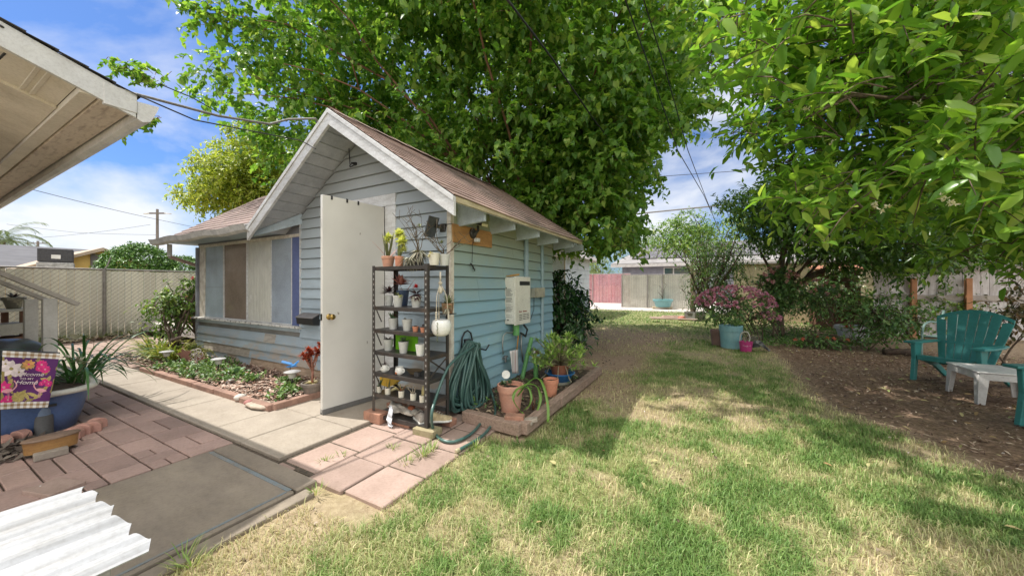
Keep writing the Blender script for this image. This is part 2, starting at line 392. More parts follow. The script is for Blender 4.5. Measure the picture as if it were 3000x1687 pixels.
ca = ramp(nt, att(nt, 'tint'), [(.12, (.62,.52,.30)), (.38, (.47,.46,.22)), (.62, (.24,.345,.095)), (1, (.145,.265,.06))])
g_ = nt.nodes.new('ShaderNodeNewGeometry'); ca = mixc(nt, 1.0, ca, ramp(nt, g_.outputs['Random Per Island'], [(0, (.72,.72,.72)), (1, (1.25,1.25,1.25))]), 'MULTIPLY')
nt.links.new(ca, b.inputs['Base Color']); b.inputs['Roughness'].default_value = .55
t_ = nt.nodes.new('ShaderNodeBsdfTranslucent'); nt.links.new(ca, t_.inputs[0]); mx_ = nt.nodes.new('ShaderNodeMixShader'); mx_.inputs[0].default_value = .3
nt.links.new(b.outputs[0], mx_.inputs[1]); nt.links.new(t_.outputs[0], mx_.inputs[2]); nt.links.new(mx_.outputs[0], out.inputs[0])
grass('lawn_grass', 460000, 1.2, 7.5, .046, .0036, 1.35, 'patchy half dry lawn grass of the yard in front of the cottage')
grass('far_lawn_grass', 120000, 7.5, 20, .06, .008, 1.1, 'green lawn at the far end of the yard before the slatted fences')
# ---------------------------------------------------------------- paving
def slabs(name, rects, z, mt, gap=.006, bev=.004, dz=.004, thick=.05):
    mb = MB()
    for (x0, x1, y0, y1) in rects:
        e = jit(dz); t = [jit(dz*.5) for _ in range(4)]; g = gap
        mb.add([(x0+g,y0+g,z-thick),(x1-g,y0+g,z-thick),(x1-g,y1-g,z-thick),(x0+g,y1-g,z-thick),(x0+g,y0+g,z+e+t[0]),(x1-g,y0+g,z+e+t[1]),(x1-g,y1-g,z+e+t[2]),(x0+g,y1-g,z+e+t[3])],
               [(3,2,1,0),(4,5,6,7),(0,1,5,4),(1,2,6,5),(2,3,7,6),(3,0,4,7)])
    return tag(mb.build(name, mt, None, bev, seg=1), kind='structure')
concrete = mat('concrete', (.38,.33,.27), (.315,.27,.22), 3, .85, .25, 90, bd=.003, lo=.35, hi=.7)
cs = mat('old_concrete', (.31,.26,.20), (.20,.167,.135), 1.7, .8, .25, 70, lo=.3, hi=.72, st=(1,3,1), bd=.003)
red = mat('red_paver', (.42,.29,.25), (.33,.235,.205), 2.5, .85, .3, 80, isl=.22, lo=.35, hi=.7, bd=.004)
redp = mat('pink_paver', (.40,.29,.245), (.32,.23,.19), 3.2, .85, .3, 80, isl=.10, lo=.35, hi=.7, bd=.004)
joint = mat('joint_soil', (.13,.10,.075), (.06,.05,.035), 30, .95, .5, 80)
tag(MB().box(-12.7, -2.72, -1.5, 5.6, -.05, .006).build('paving_bed', joint), kind='structure')
tag(MB().box(-2.72, -1.64, 1.43, 2.86, -.05, .005).build('paver_bed', joint), kind='structure')
xs = [-2.735, -3.30, -3.82, -4.75, -5.62, -6.5, -7.35, -8.3, -9.4, -10.6, -12.4]
r = [(xs[i+1], xs[i], 1.44, 1.93) for i in range(2, len(xs)-1)] + [(xs[1], xs[0], 1.44, 2.06), (xs[1], xs[0], 2.06, 2.82), (xs[2], xs[1], 1.44, 2.06), (xs[2], xs[1], 2.06, 2.82)]
slabs('path', r, .032, concrete, .004, .006, .0015)
slabs('concrete_slab', [(-3.34, -2.22, -1.6, 1.265), (-3.34, -2.22, 1.275, 1.41)], .026, cs, .002, .008, .001)
tag(MB().box(-3.30, -2.25, 1.235, 1.262, .0275, .0295).box(-2.262, -2.245, -1.6, 1.23, .0275, .0295).build('painted_line', mat('worn_blue_paint', (.19,.225,.24), (.22,.21,.19), 14, .7)), kind='structure')
tag(MB().box(-2.215, -2.12, -1.6, 1.33, -.05, .012).build('slab_edging', cs, None, .01), kind='structure')
r = []; yy = 1.425
Y = 1.425
while Y > -1.4:
    h = random.choice([.28, .29, .2, .3]); X = -3.36
    first = True
    while X > -9.5:
        wd = random.choice([.30, .31, .42, .30, .15]) if not first else random.choice([.14, .2]); first = False
        if random.random() < .33: r += [(X-wd, X, Y-h/2, Y), (X-wd, X, Y-h, Y-h/2)]
        else: r.append((X-wd, X, Y-h, Y))
        X -= wd
    Y -= h
slabs('patio', r, .024, red, .005, .005, .003)
r = []; Y = 1.95
while Y < 3.25:
    X = -7.45 + jit(.1)
    while X > -12.5:
        r.append((X-.42, X, Y, Y+.2)); X -= .42
    Y += .2
slabs('brick_paving', [q for q in r if q[1] < -7.5 - (q[2]-1.95)*.9], .026, redp, .006, .004, .003)
r = []
for i, x0 in enumerate((-2.70, -2.33, -1.98)):
    x1 = (-2.33, -1.98, -1.62)[i]; y = (1.46, 1.40, 1.42)[i]
    for h in (.36, .38, .37, .36): r.append((x0, x1, y, min(y+h, 2.84))); y += h
r += [(-2.70, -2.52, 1.30, 1.455), (-2.51, -2.36, 1.27, 1.40)]
slabs('stepping_pavers', r, .014, redp, .008, .006, .004)
bedm = mat('bed_soil', (.15,.105,.075), (.07,.05,.035), 16, .95, .8, 60, bd=.015)
def bumpy(name, x0, x1, y0, y1, z, mt, h=.07, amp=.03):
    xs = np.arange(x0, x1+h/2, h); ys = np.arange(y0, y1+h/2, h); X, Y = np.meshgrid(xs, ys)
    Z = z + amp*(fbm(X, Y, 4, 6)-.5); nx, ny = len(xs), len(ys); I = (np.arange(ny-1)[:, None]*nx + np.arange(nx-1)[None]).ravel()
    return tag(fast(name, np.stack([X, Y, Z], -1).reshape(-1, 3), np.stack([I, I+1, I+1+nx, I+nx], 1), mt, None, True), kind='structure')
bumpy('flower_bed_soil', -7.3, -3.88, 1.98, 2.86, .055, bedm)
bumpy('side_bed_soil', -2.24, -1.40, 2.80, 5.1, .05, bedm)
bumpy('corner_bed_soil', -9.4, -7.3, 2.2, 3.3, .05, bedm)
def edging(name, lab, pts, w, h, mt, ln=.21, part='brick'):
    mb = MB()
    for a, b in zip(pts[:-1], pts[1:]):
        a = Vector(a); b = Vector(b); L = (b-a).length; n = max(1, round(L/ln)); d = (b-a)/n
        for i in range(n):
            o = Vector((0,0,jit(.006))); mb.beam(a+d*i+d*.015+o, a+d*(i+1)-d*.015+o, w*random.uniform(.93,1.03), h)
    return tag(mb.build(name, mt, None, .006), lab, 'edging')
eb = mat('edging_brick', (.37,.225,.17), (.28,.17,.13), 9, .85, .3, 90, isl=.15)
edging('brick_edging', 'row of flat red bricks edging the flower bed in front of the cottage', [(-7.35,1.955,.055),(-3.845,1.955,.055),(-3.845,2.72,.055)], .075, .07, eb, .6)
et = mat('edging_timber', (.36,.255,.20), (.25,.175,.13), 9, .9, .35, 50, st=(6,1,6))
edging('timber_edging', 'weathered brown timber edging around the bed under the water heater', [(-2.0,2.72,.06),(-1.36,2.68,.06),(-1.33,5.12,.06),(-1.75,5.16,.06)], .09, .10, et, .95)
# loose chips
def chips(name, lab, regions, n, size, stops, cat='mulch', z=.06, lift=.02, rough=.9):
    P = []
    for (x0, x1, y0, y1, wt) in regions:
        k = int(n*wt); P.append(np.stack([x0+(x1-x0)*rng.random(k), y0+(y1-y0)*rng.random(k), z+lift*rng.random(k)], 1))
    P = np.vstack(P); k = len(P); A = unit(k); A[:,2] *= .25; U = unit(k)*.35; U[:,2] += 1
    L = size*(.4+rng.random(k)); V, F = leaves(P, A, U, L, L*(.35+.4*rng.random(k)), 'lance', .2, .1)
    m, nt, b = nodes(name); g = nt.nodes.new('ShaderNodeNewGeometry'); nt.links.new(ramp(nt, g.outputs['Random Per Island'], stops), b.inputs['Base Color']); b.inputs['Roughness'].default_value = rough
    return P, tag(fast(name, V, F, m), lab, cat, kind='stuff')
chips('bark_mulch', 'pale and brown bark chips covering the flower bed', [(-7.3,-3.9,2.0,2.82,1), (-9.3,-7.4,2.0,3.2,.35)], 4200, .06,
      [(0,(.10,.05,.035)),(.3,(.26,.15,.10)),(.55,(.50,.36,.28)),(.8,(.62,.50,.42)),(1,(.30,.12,.07))], z=.065, lift=.03)
chips('bed_litter', 'dead leaves and chips on the soil of the side bed', [(-2.2,-1.4,2.8,5.1,1)], 700, .05,
      [(0,(.07,.045,.03)),(.5,(.2,.14,.09)),(1,(.42,.33,.22))], 'leaf litter', z=.06)
def scatter_zone(n, fn, x0, x1, y0, y1):
    X = x0+(x1-x0)*rng.random(n); Y = y0+(y1-y0)*rng.random(n); k = rng.random(n) < fn(X, Y); return X[k], Y[k]
X, Y = scatter_zone(60000, z_mulch, .3, 9.5, 2.2, 10)
k = len(X); A = unit(k); A[:,2] *= .2; U = unit(k)*.35; U[:,2] += 1; L = .05*(.3+rng.random(k))
V, F = leaves(np.stack([X, Y, .006+.012*rng.random(k)], 1), A, U, L, L*.32, 'dia', .2, .1)
m, nt, b = nodes('wood_mulch'); g = nt.nodes.new('ShaderNodeNewGeometry'); b.inputs['Roughness'].default_value = .9
nt.links.new(ramp(nt, g.outputs['Random Per Island'], [(0,(.06,.035,.025)),(.5,(.16,.10,.07)),(.82,(.30,.20,.14)),(1,(.56,.46,.34))]), b.inputs['Base Color'])
tag(fast('wood_mulch', V, F, m), 'dark wood mulch spread under the right hand tree', 'mulch', kind='stuff')
X, Y = scatter_zone(2600, lambda x, y: .07+.6*z_mulch(x, y), -1.2, 7, 1.0, 10)
k = len(X); A = unit(k); A[:,2] *= .3; U = unit(k)*.4; U[:,2] += 1; L = .055*(.4+rng.random(k))
V, F = leaves(np.stack([X, Y, .015+.01*rng.random(k)], 1), A, U, L, L*.5, 'oval', .3, .2)
m, nt, b = nodes('fallen_leaf'); g = nt.nodes.new('ShaderNodeNewGeometry'); b.inputs['Roughness'].default_value = .7
nt.links.new(ramp(nt, g.outputs['Random Per Island'], [(0,(.30,.18,.08)),(.4,(.45,.36,.16)),(.75,(.42,.38,.18)),(1,(.22,.30,.08))]), b.inputs['Base Color'])
tag(fast('fallen_leaves', V, F, m), 'scattered yellow and brown leaves on the dirt and lawn', 'leaf litter', kind='stuff')

X, Y = scatter_zone(9000, lambda x, y: .08+.8*z_dirt(x, y)+.25*(1-z_lawn(x, y)), -2.2, 6, .3, 11)
k = len(X); A = unit(k); U = unit(k); L = .012*(.4+rng.random(k)**2*2.2); V, F = leaves(np.stack([X, Y, .0+.004*rng.random(k)], 1), A*[1,1,.3], U+[0,0,1], L, L*.9, 'oval', .9, .2)
m, nt, b = nodes('pebble'); g = nt.nodes.new('ShaderNodeNewGeometry'); b.inputs['Roughness'].default_value = .9
nt.links.new(ramp(nt, g.outputs['Random Per Island'], [(0,(.10,.07,.05)),(.5,(.28,.21,.15)),(.85,(.42,.35,.28)),(1,(.62,.58,.52))]), b.inputs['Base Color'])
tag(fast('soil_crumbs', V, F, m), 'small crumbs and pebbles scattered over the bare dirt', 'pebbles', kind='stuff')
# ================================================================ the cottage
YF, XR, XG, XL, YB = 2.84, -2.262, -4.84, -8.016, 5.59
XM = (XR+XG)/2; RZ = 3.216; K = .676; YO = 2.40; ROW = .134; ZB = .056
m, nt, b = nodes('siding_paint_front'); b.inputs['Roughness'].default_value = .6
g = nt.nodes.new('ShaderNodeNewGeometry'); tcx = nt.nodes.new('ShaderNodeTexCoord'); sp = nt.nodes.new('ShaderNodeSeparateXYZ'); nt.links.new(tcx.outputs['Object'], sp.inputs[0])
c0 = ramp(nt, noise(nt, 1.3, 5, stretch(nt, 1, 1, 3)), [(.35, (.40,.50,.57)), (.65, (.33,.40,.45))])
c0 = mixc(nt, 1.0, c0, ramp(nt, g.outputs['Random Per Island'], [(0, (.88,.88,.9)), (1, (1.06,1.04,1.03))]), 'MULTIPLY')
up = ramp(nt, sp.outputs['Z'], [(.40, (0,0,0)), (.60, (.6,.6,.6))]); nt.nodes[-1]
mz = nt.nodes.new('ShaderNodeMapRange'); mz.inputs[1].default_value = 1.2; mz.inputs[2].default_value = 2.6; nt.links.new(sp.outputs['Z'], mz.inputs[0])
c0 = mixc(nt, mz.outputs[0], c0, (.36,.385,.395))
lw = nt.nodes.new('ShaderNodeMapRange'); lw.inputs[1].default_value = .62; lw.inputs[2].default_value = .12; nt.links.new(sp.outputs['Z'], lw.inputs[0])
pe = ramp(nt, noise(nt, 2.6, 9, stretch(nt, 1, 1, 2.4), .7), [(.50, (0,0,0)), (.58, (1,1,1))])
c0 = mixc(nt, mixc(nt, 1.0, pe, lw.outputs[0], 'MULTIPLY'), c0, (.47,.38,.30))
nt.links.new(c0, b.inputs['Base Color']); bumpn(nt, b, noise(nt, 30, 6, stretch(nt, .3, .3, 2.5)), .35, .003); SIDF = m
m, nt, b = nodes('siding_paint_side'); b.inputs['Roughness'].default_value = .55
g = nt.nodes.new('ShaderNodeNewGeometry'); tcx = nt.nodes.new('ShaderNodeTexCoord'); sp = nt.nodes.new('ShaderNodeSeparateXYZ'); nt.links.new(tcx.outputs['Object'], sp.inputs[0])
c0 = ramp(nt, noise(nt, 1.8, 5, stretch(nt, 1, 1, 2)), [(.35, (.24,.415,.51)), (.68, (.265,.41,.455))])
c0 = mixc(nt, 1.0, c0, ramp(nt, g.outputs['Random Per Island'], [(0, (.9,.9,.92)), (1, (1.06,1.05,1.03))]), 'MULTIPLY')
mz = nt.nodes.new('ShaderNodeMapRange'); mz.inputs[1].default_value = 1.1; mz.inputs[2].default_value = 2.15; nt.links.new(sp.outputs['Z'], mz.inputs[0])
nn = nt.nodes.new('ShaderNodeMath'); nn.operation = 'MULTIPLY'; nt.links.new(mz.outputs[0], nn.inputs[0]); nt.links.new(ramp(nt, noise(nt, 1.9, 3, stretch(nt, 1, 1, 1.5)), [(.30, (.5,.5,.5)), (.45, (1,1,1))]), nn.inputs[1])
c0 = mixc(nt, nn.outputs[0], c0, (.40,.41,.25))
sc_ = ramp(nt, noise(nt, 7, 9, stretch(nt, .5, .5, 5), .75), [(.66, (0,0,0)), (.70, (1,1,1))])
c0 = mixc(nt, sc_, c0, (.62,.60,.52))
nt.links.new(c0, b.inputs['Base Color']); bumpn(nt, b, noise(nt, 30, 6, stretch(nt, .3, .3, 2.5)), .35, .003); SIDS = m
trim = mat('white_trim', (.66,.67,.68), (.56,.56,.56), 9, .5, .3, 40, st=(1,1,4), bd=.002)
trimw = mat('cream_trim', (.74,.70,.62), (.58,.52,.44), 12, .6, .3, 60, bd=.002)
greyb = mat('grey_blue_board', (.30,.32,.37), (.25,.26,.30), 5, .6)
blueb = mat('dark_blue_board', (.115,.15,.33), (.10,.13,.28), 4, .5)
lb = mat('light_blue_board', (.42,.50,.56), (.35,.43,.49), 4, .6)
house = empty('cottage', ((XR+XL)/2, 4.2, 0), 'small blue grey clapboard cottage with gabled shingle roof and open white door', 'cottage')
def roofz(x): return RZ - K*abs(x-XM)
def sid(mb, ax, z0, z1, a0, b0, a1, b1, rec=True):
    if rec and b0-a0 > 1.1 and random.random() < .75:
        c = random.uniform(a0+.35, b0-.35); c1_ = min(max(c, a1+.01), b1-.01); g_ = .0015
        sid(mb, ax, z0, z1, a0, c-g_, a1, c1_-g_, False); sid(mb, ax, z0, z1, c+g_, b0, c1_+g_, b1, False); return
    o0, o1 = .027, .003
    if ax == 'Y':
        pr = lambda a, o, z: (a, YF-o, z)
    else:
        pr = lambda a, o, z: (XR+o, a, z)
    vs = []
    for a, c in ((a0, a1), (b0, b1)):
        vs += [pr(a, -.01, z0), pr(a, o0, z0), pr(c, o1, z1-.006), pr(c, -.01, z1-.006)]
    mb.add(vs, [(0,1,2,3), (7,6,5,4), (0,4,5,1), (1,5,6,2), (2,6,7,3), (3,7,4,0)])
mb = MB(); z = ZB; DX0, DX1, DZ = -4.07, -3.018, 2.34
while z < RZ-.12:
    z1 = min(z+ROW, RZ-.12)
    hw0 = (RZ-.10-z)/K; hw1 = (RZ-.10-z1)/K
    l0, r0 = max(XG, XM-hw0), min(XR-.03, XM+hw0); l1, r1 = max(XG, XM-hw1), min(XR-.03, XM+hw1)
    if z < .66: mb_l0 = XL+.03
    if z1 < .70: l0 = l1 = XL+.03
    if z1 <= DZ+.01:
        sid(mb, 'Y', z, z1, l0, DX0, l1, DX0); sid(mb, 'Y', z, z1, DX1, r0, DX1, r1)
    else: sid(mb, 'Y', z, z1, l0, r0, l1, r1)
    z = z1
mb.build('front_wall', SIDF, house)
mb = MB(); z = ZB
while z < 2.24:
    z1 = min(z+ROW, 2.25); sid(mb, 'X', z, z1, YF+.03, YB, YF+.03, YB); z = z1
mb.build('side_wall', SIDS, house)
core = mat('inner_wall', (.25,.25,.24), (.2,.2,.19), 3, .9)
mb = MB().box(XL+.01, -4.03, YF+.012, YB-.01, 0, 2.02).box(-3.09, XR-.012, YF+.012, YB-.01, 0, 2.24).box(-4.03, -3.09, 4.6, YB-.01, 0, 2.24).box(-4.03, -3.09, YF+.012, 4.6, 2.2, 2.30).box(-4.03,-3.09,YF+.012,4.6,0,.03)
mb.prism([(XG+.02, YF+.012, 2.02), (XR-.02, YF+.012, 2.02+.22), (XM, YF+.012, RZ-.14), (XG+.02, YF+.012, 2.24)], (0, .08, 0))
mb.prism([(XG, YB-.09, 2.0), (XR, YB-.09, 2.0), (XR, YB-.09, 2.22), (XM, YB-.09, RZ-.12), (XG, YB-.09, 2.22)], (0, .08, 0))
mb.build('back_wall', core, house)
MB().box(XR-.028, XR+.022, YF-.022, YF+.001, .03, 2.26).box(XR+.0, XR+.0225, YF+.001, YF+.032, .03, 2.22).build('corner_board', trimw, house)
for (x0_, x1_, r_, c_, nm_) in ((onY(738,900,YF).x, DX0-.002, 0, (.50,.37,.27), 'bare_wood_tan'), (onY(602,900,YF).x, onY(734,900,YF).x, 1, (.43,.385,.33), 'bare_wood_grey'), (-5.75, -5.45, 3, (.45,.42,.38), 'bare_wood_patch')):
    z0_ = ZB+ROW*r_; vs = []
    for a_ in (x0_, x1_): vs += [(a_, YF, z0_-.002), (a_, YF-.0305, z0_-.002), (a_, YF-.0065, z0_+ROW-.007), (a_, YF, z0_+ROW-.007)]
    MB().add(vs, [(0,1,2,3), (7,6,5,4), (0,4,5,1), (1,5,6,2), (2,6,7,3), (3,7,4,0)]).build('bare_board', mat(nm_, c_, tuple(x*.72 for x in c_), 7, .8, .4, 40, st=(1,1,5)), house)
MB().box(XL-.02, XL+.035, YF-.024, YF+.02, .03, 1.98).build('corner_board', greyb, house)
MB().box(XG-.006, XG+.018, YF-.024, YF-.001, .70, 2.3).build('corner_board', trim, house)
MB().box(XL+.036, XR-.03, YF-.01, YF+.01, -.02, ZB-.002).build('plinth', mat('plinth', (.23,.25,.26), (.16,.16,.15), 8, .9), house)
MB().box(XL+.04, XG-.008, YF-.006, YF+.01, 2.014, 2.30).build('frieze_board', mat('frieze', (.22,.225,.25), (.19,.19,.21), 5, .6), house)
# soffit planks, both slopes, running front to back
pl = mat('soffit_plank', (.47,.49,.52), (.40,.42,.45), 7, .6, .2, 30, isl=.08)
mb = MB()
for sgn in (-1, 1):
    s = .02; cs_ = 1/math.sqrt(1+K*K); smax = (1.66 if sgn < 0 else 1.67)
    while s < smax:
        e = min(s+.128, smax); xa, xb = XM+sgn*s, XM+sgn*e
        za, zb = RZ-.055-K*s, RZ-.055-K*e
        mb.add([(xa,YO+.012,za-.02),(xb,YO+.012,zb-.02),(xb,6.03,zb-.02),(xa,6.03,za-.02),(xa,YO+.012,za),(xb,YO+.012,zb),(xb,6.03,zb),(xa,6.03,za)],
               [(3,2,1,0),(4,5,6,7),(0,1,5,4),(1,2,6,5),(2,3,7,6),(3,0,4,7)])
        s = e + .013
mb.build('soffit', pl, house)
mb = MB()
for sgn in (-1, 1):
    xa, xb = XM+sgn*.0, XM+sgn*1.675
    mb.prism([(xa, YO+.014, RZ-.05), (xb, YO+.014, RZ-.05-K*1.675), (xb, YO+.014, RZ-.02-K*1.675), (xa, YO+.014, RZ-.02)], (0, 3.6, 0))
mb.build('roof_deck', mat('roof_deck', (.05,.045,.04), (.04,.035,.03)), house)
sh = mat('shingle', (.37,.26,.225), (.28,.195,.17), 2.2, .9, .5, 220, isl=.16, bd=.003)
def shingles(mb, P, u, v, nu, nv, tab=.31, course=.125, clip=None, sag=0):
    """P eave corner, u along the eave (length nu), v up the slope (length nv)"""
    P = Vector(P); u = Vector(u).normalized(); v = Vector(v).normalized(); n = u.cross(v).normalized(); n = n if n.z > 0 else -n
    k = int(nv/course)+1
    for i in range(k):
        s0 = i*course; s1 = min(nv, s0+course+.015); a = -(i % 2)*tab/2
        while a < nu:
            x0 = max(0, a); x1 = min(nu, a+tab-.004)
            if x1-x0 > .02 and s1 > s0+.01:
                lim = clip(P+v*s0) if clip else None
                if lim is not None: x1 = min(x1, lim)
                if x1-x0 > .02:
                    sg = lambda x: -sag*math.sin(PI*min(1, max(0, x/nu)))*1.0
                    q = []
                    for (x, s, h) in ((x0,s0,.013),(x1,s0,.013),(x1,s1,.003),(x0,s1,.003)): q.append(P+u*x+v*s+n*(h+jit(.0012))+Vector((0,0,sg(x))))
                    q2 = [q[0]-n*.010, q[1]-n*.010]
                    mb.add(q+q2, [(0,1,2,3), (4,5,1,0), (0,3,4), (1,5,2)])
            a += tab
mb = MB(); L = math.hypot(1, K)*1.69
shingles(mb, (XM+1.69, YO-.02, RZ-K*1.69), (0,1,0), (-1,0,K), 3.68, L, sag=.03)
shingles(mb, (XM-1.69, YO-.02, RZ-K*1.69), (0,1,0), (1,0,K), 3.68, L, sag=.03)
for i in range(13): mb.add([(XM-.11,YO-.02+i*.28,RZ-.055),(XM,YO-.02+i*.28,RZ+.018),(XM+.11,YO-.02+i*.28,RZ-.055),(XM-.11,YO+.27+i*.28,RZ-.063),(XM,YO+.27+i*.28,RZ+.008),(XM+.11,YO+.27+i*.28,RZ-.063)], [(0,1,4,3),(1,2,5,4)])
mb.build('roof', sh, house)
# wing roof
ZW, K2, YE = 2.06, .70, 2.42; YR = 4.06
mb = MB(); Lw = math.hypot(1, K2)*(YR-YE)
def clipw(p):
    if p.y < 2.86: return 3.22
    return (XM - (RZ-p.z)/K + .12) - (-8.33)
shingles(mb, (-8.33, YE, ZW), (1,0,0), (0,1,K2), 4.9, Lw, clip=clipw)
shingles(mb, (-8.33, 2*YR-YE, ZW), (1,0,0), (0,-1,K2), 3.6, Lw)
mb.build('wing_roof', mat('shingle_wing', (.30,.22,.20), (.22,.165,.145), 2.2, .9, .5, 220, isl=.16, bd=.003), house)
MB().prism([(-8.32, YE+.02, ZW-.02), (-8.32, YR, ZW+K2*(YR-YE)-.02), (-8.32, 2*YR-YE, ZW-.02)], (3.1, 0, 0)).build('wing_gable', lb, house)
# rakes
mb = MB()
for sgn, e in ((-1, 1.70), (1, 1.70)):
    mbx = MB(); x = XM+sgn*e; h = .165
    mbx.prism([(XM, YO-.03, RZ-.012), (x, YO-.03, RZ-.012-K*e), (x, YO-.03, RZ-.012-K*e-h), (XM, YO-.03, RZ-.012-h-.0)], (0, .032, 0))
    mbx.prism([(XM, YO-.042, RZ-.004), (x, YO-.042, RZ-.004-K*e), (x, YO-.042, RZ-.004-K*e-.05), (XM, YO-.042, RZ-.004-.05)], (0, .0115, 0))
    mbx.build('rake_board', trim, house, .003)
fy = mat('eave_strip', (.66,.58,.38), (.50,.42,.27), 9, .7, .3, 40, st=(1,.4,1))
MB().box(XM+1.655, XM+1.685, YO+.005, 6.03, RZ-K*1.69-.052, RZ-K*1.69-.004).build('eave_board', fy, house)
rt = mat('rafter_paint', (.55,.63,.69), (.45,.52,.57), 7, .6)
for px in (1417, 1504, 1576, 1631, 1677, 1706):
    y = onX(px, 700, -1.93).y; x0, x1 = XR-.02, XM+1.64
    z0, z1 = RZ-.08-K*(x0-XM), RZ-.08-K*(x1-XM)
    MB().prism([(x0, y-.02, z0), (x1, y-.02, z1), (x1, y-.02, z1-.085), (x0+.02, y-.02, z1-.115), (x0, y-.02, z0-.13)], (0, .038, 0)).build('rafter_tail', rt, house, .002)
# return board at the left rake foot
a = Vector((XM-1.66, YO+.02, 2.00)); b_ = Vector((XG+.02, YF-.03, 2.27))
MB().prism([a, b_, b_+Vector((0,0,-.13)), a+Vector((0,0,-.045))], (.02, .02, 0)).build('return_board', lb, house)
# window
win = MB()
def wx(px): return onY(px, 800, YF).x
X0, X1 = wx(589), wx(885)
frame = win.box(X0, wx(603), YF-.02, YF+.015, .745, 1.967).build('window', trimw, house, .002)
MB().box(X0-.01, X1-.0, YF-.022, YF+.015, 1.968, 2.012).build('head_trim', trimw, frame, .002)
pane_b = mat('blue_grey_panel', (.40,.49,.55), (.33,.40,.45), 2.5, .45, lo=.4, hi=.65)
MB().box(wx(603.5), wx(656), YF-.004, YF+.008, 1.27, 1.967).box(wx(603.5), wx(656), YF-.007, YF+.006, .745, 1.266).build('panel', pane_b, frame)
MB().box(wx(657), wx(723), YF+.004, YF+.008, .745, 1.967).build('panel', mat('tan_panel', (.24,.19,.155), (.20,.16,.13), 1.5, .08, spec=.8), frame)
MB().box(wx(723.5), wx(727), YF-.012, YF+.008, .745, 1.967).build('mullion', trim, frame)
m, nt, b = nodes('frosted_pane'); b.inputs['Roughness'].default_value = .3
nt.links.new(ramp(nt, noise(nt, 3, 9, stretch(nt, 2, 1, 1), .7, .6), [(.42, (.66,.66,.60)), (.6, (.56,.56,.51)), (.66, (.70,.70,.66))]), b.inputs['Base Color'])
wv = nt.nodes.new('ShaderNodeTexWave'); wv.bands_direction = 'X'; wv.inputs['Scale'].default_value = 7; wv.inputs['Distortion'].default_value = 1.5; tcx = nt.nodes.new('ShaderNodeTexCoord'); nt.links.new(tcx.outputs['Object'], wv.inputs[0]); bumpn(nt, b, wv.outputs[0], .5, .02)
for xa_, xb_ in ((wx(655.8), wx(657.2)), (wx(795.5), wx(797.5)), (wx(856), wx(859.4))): MB().box(xa_, xb_, YF-.013, YF+.008, .76, 1.967).build('stile', trim, frame)
MB().box(wx(603.5), wx(859.4), YF-.014, YF+.008, .7445, .759).build('bottom_rail', trim, frame)
MB().box(wx(727.5), wx(796), YF-.001, YF+.008, .745, 1.967).build('pane', m, frame)
MB().box(wx(796.5), wx(859), YF-.005, YF+.008, .745, 1.967).build('panel', mat('pale_blue_panel', (.36,.43,.52), (.31,.37,.45), 2, .12, spec=.8), frame)
MB().box(wx(859.5), XG-.008, YF-.018, YF+.012, .745, 1.967).build('side_trim', blueb, frame)
peel = mat('peeling_sill', (.66,.66,.64), (.20,.19,.18), 22, .8, .6, 60, st=(.6,1,1), lo=.52, hi=.6)
MB().box(XL-.03, XG+.02, YF-.075, YF+.01, .712, .742).build('sill', peel, frame, .003)
MB().box(XL+.04, XG-.0, YF-.026, YF+.0, .655, .711).build('apron', lb, frame)
# gutter and downspout
gut = mat('gutter_paint', (.68,.67,.66), (.50,.50,.50), 8, .45, .2, 20)
mb = MB(); prof = [(-.0,.085),(-.0,.0),(-.05,-.012),(-.09,.01),(-.105,.05),(-.12,.085),(-.112,.085),(-.098,.05),(-.085,.016),(-.05,-.004),(-.008,.006),(-.008,.085)]
n = 14; rows = []
for i in range(n+1):
    x = -8.40 + (3.22)*i/n; sagz = -.012*math.sin(i*1.3) + .02*i/n*0
    rows.append([(x, YE-.0+p[0], 2.005+p[1]+sagz) for p in prof])
vs = [v for r_ in rows for v in r_]; k = len(prof)
mb.add(vs, [(i*k+j, i*k+(j+1)%k, (i+1)*k+(j+1)%k, (i+1)*k+j) for i in range(n) for j in range(k)] + [tuple(range(k)), tuple(n*k+j for j in range(k))])
gt = mb.build('gutter', gut, house)
p0 = atd(497, 724, 6.15); p1 = atd(497, 752, 6.15); p2 = atd(578, 779, 6.5)
MB().tube([p0+Vector((0,0,.05)), p0, p1], .035, 8).build('outlet', gut, gt)
MB().beam(p1, p2, .07, .05).build('downspout', mat('downspout_paint', (.42,.30,.25), (.35,.25,.21), 6, .5), house)
# loose shingle scraps near the valley foot
MB().box(-5.75, -5.40, YE-.07, YE+.12, 2.085, 2.105).box(-5.5,-5.16,YE-.03,YE+.14,2.106,2.118).build('flashing', mat('flashing', (.60,.60,.60), (.35,.35,.34), 9, .5), house)
# door casing and door
MB().box(-3.188, DX1, YF-.022, YF+.01, .05, 2.20).build('door_casing', trim, house, .002)
MB().box(DX0, DX1, YF-.024, YF+.01, 2.202, 2.34).build('door_casing', trim, house, .002)
MB().box(DX0, -3.932, YF-.022, YF+.01, .05, 2.20).build('door_casing', trim, house, .002)
Hh = Vector((-3.186, YF-.03, 0)); Fd = Vector((-3.262, 2.12, 0)); dd = (Fd-Hh).normalized(); nn_ = Vector((dd.y, -dd.x, 0)); nn_ = nn_ if nn_.x > 0 else -nn_
dm = mat('door_paint', (.68,.665,.62), (.585,.57,.53), 2.3, .35, .12, 9, lo=.35, hi=.85)
W_ = (Fd-Hh).length
nt = dm.node_tree; b = nt.nodes['Principled BSDF']; l_ = b.inputs['Base Color'].links[0].from_socket
nt.links.new(mixc(nt, ramp(nt, noise(nt, 16, 3, stretch(nt, 1, 1, .45), .5), [(.74, (0,0,0)), (.77, (.8,.8,.8))]), l_, (.22,.19,.15)), b.inputs['Base Color'])
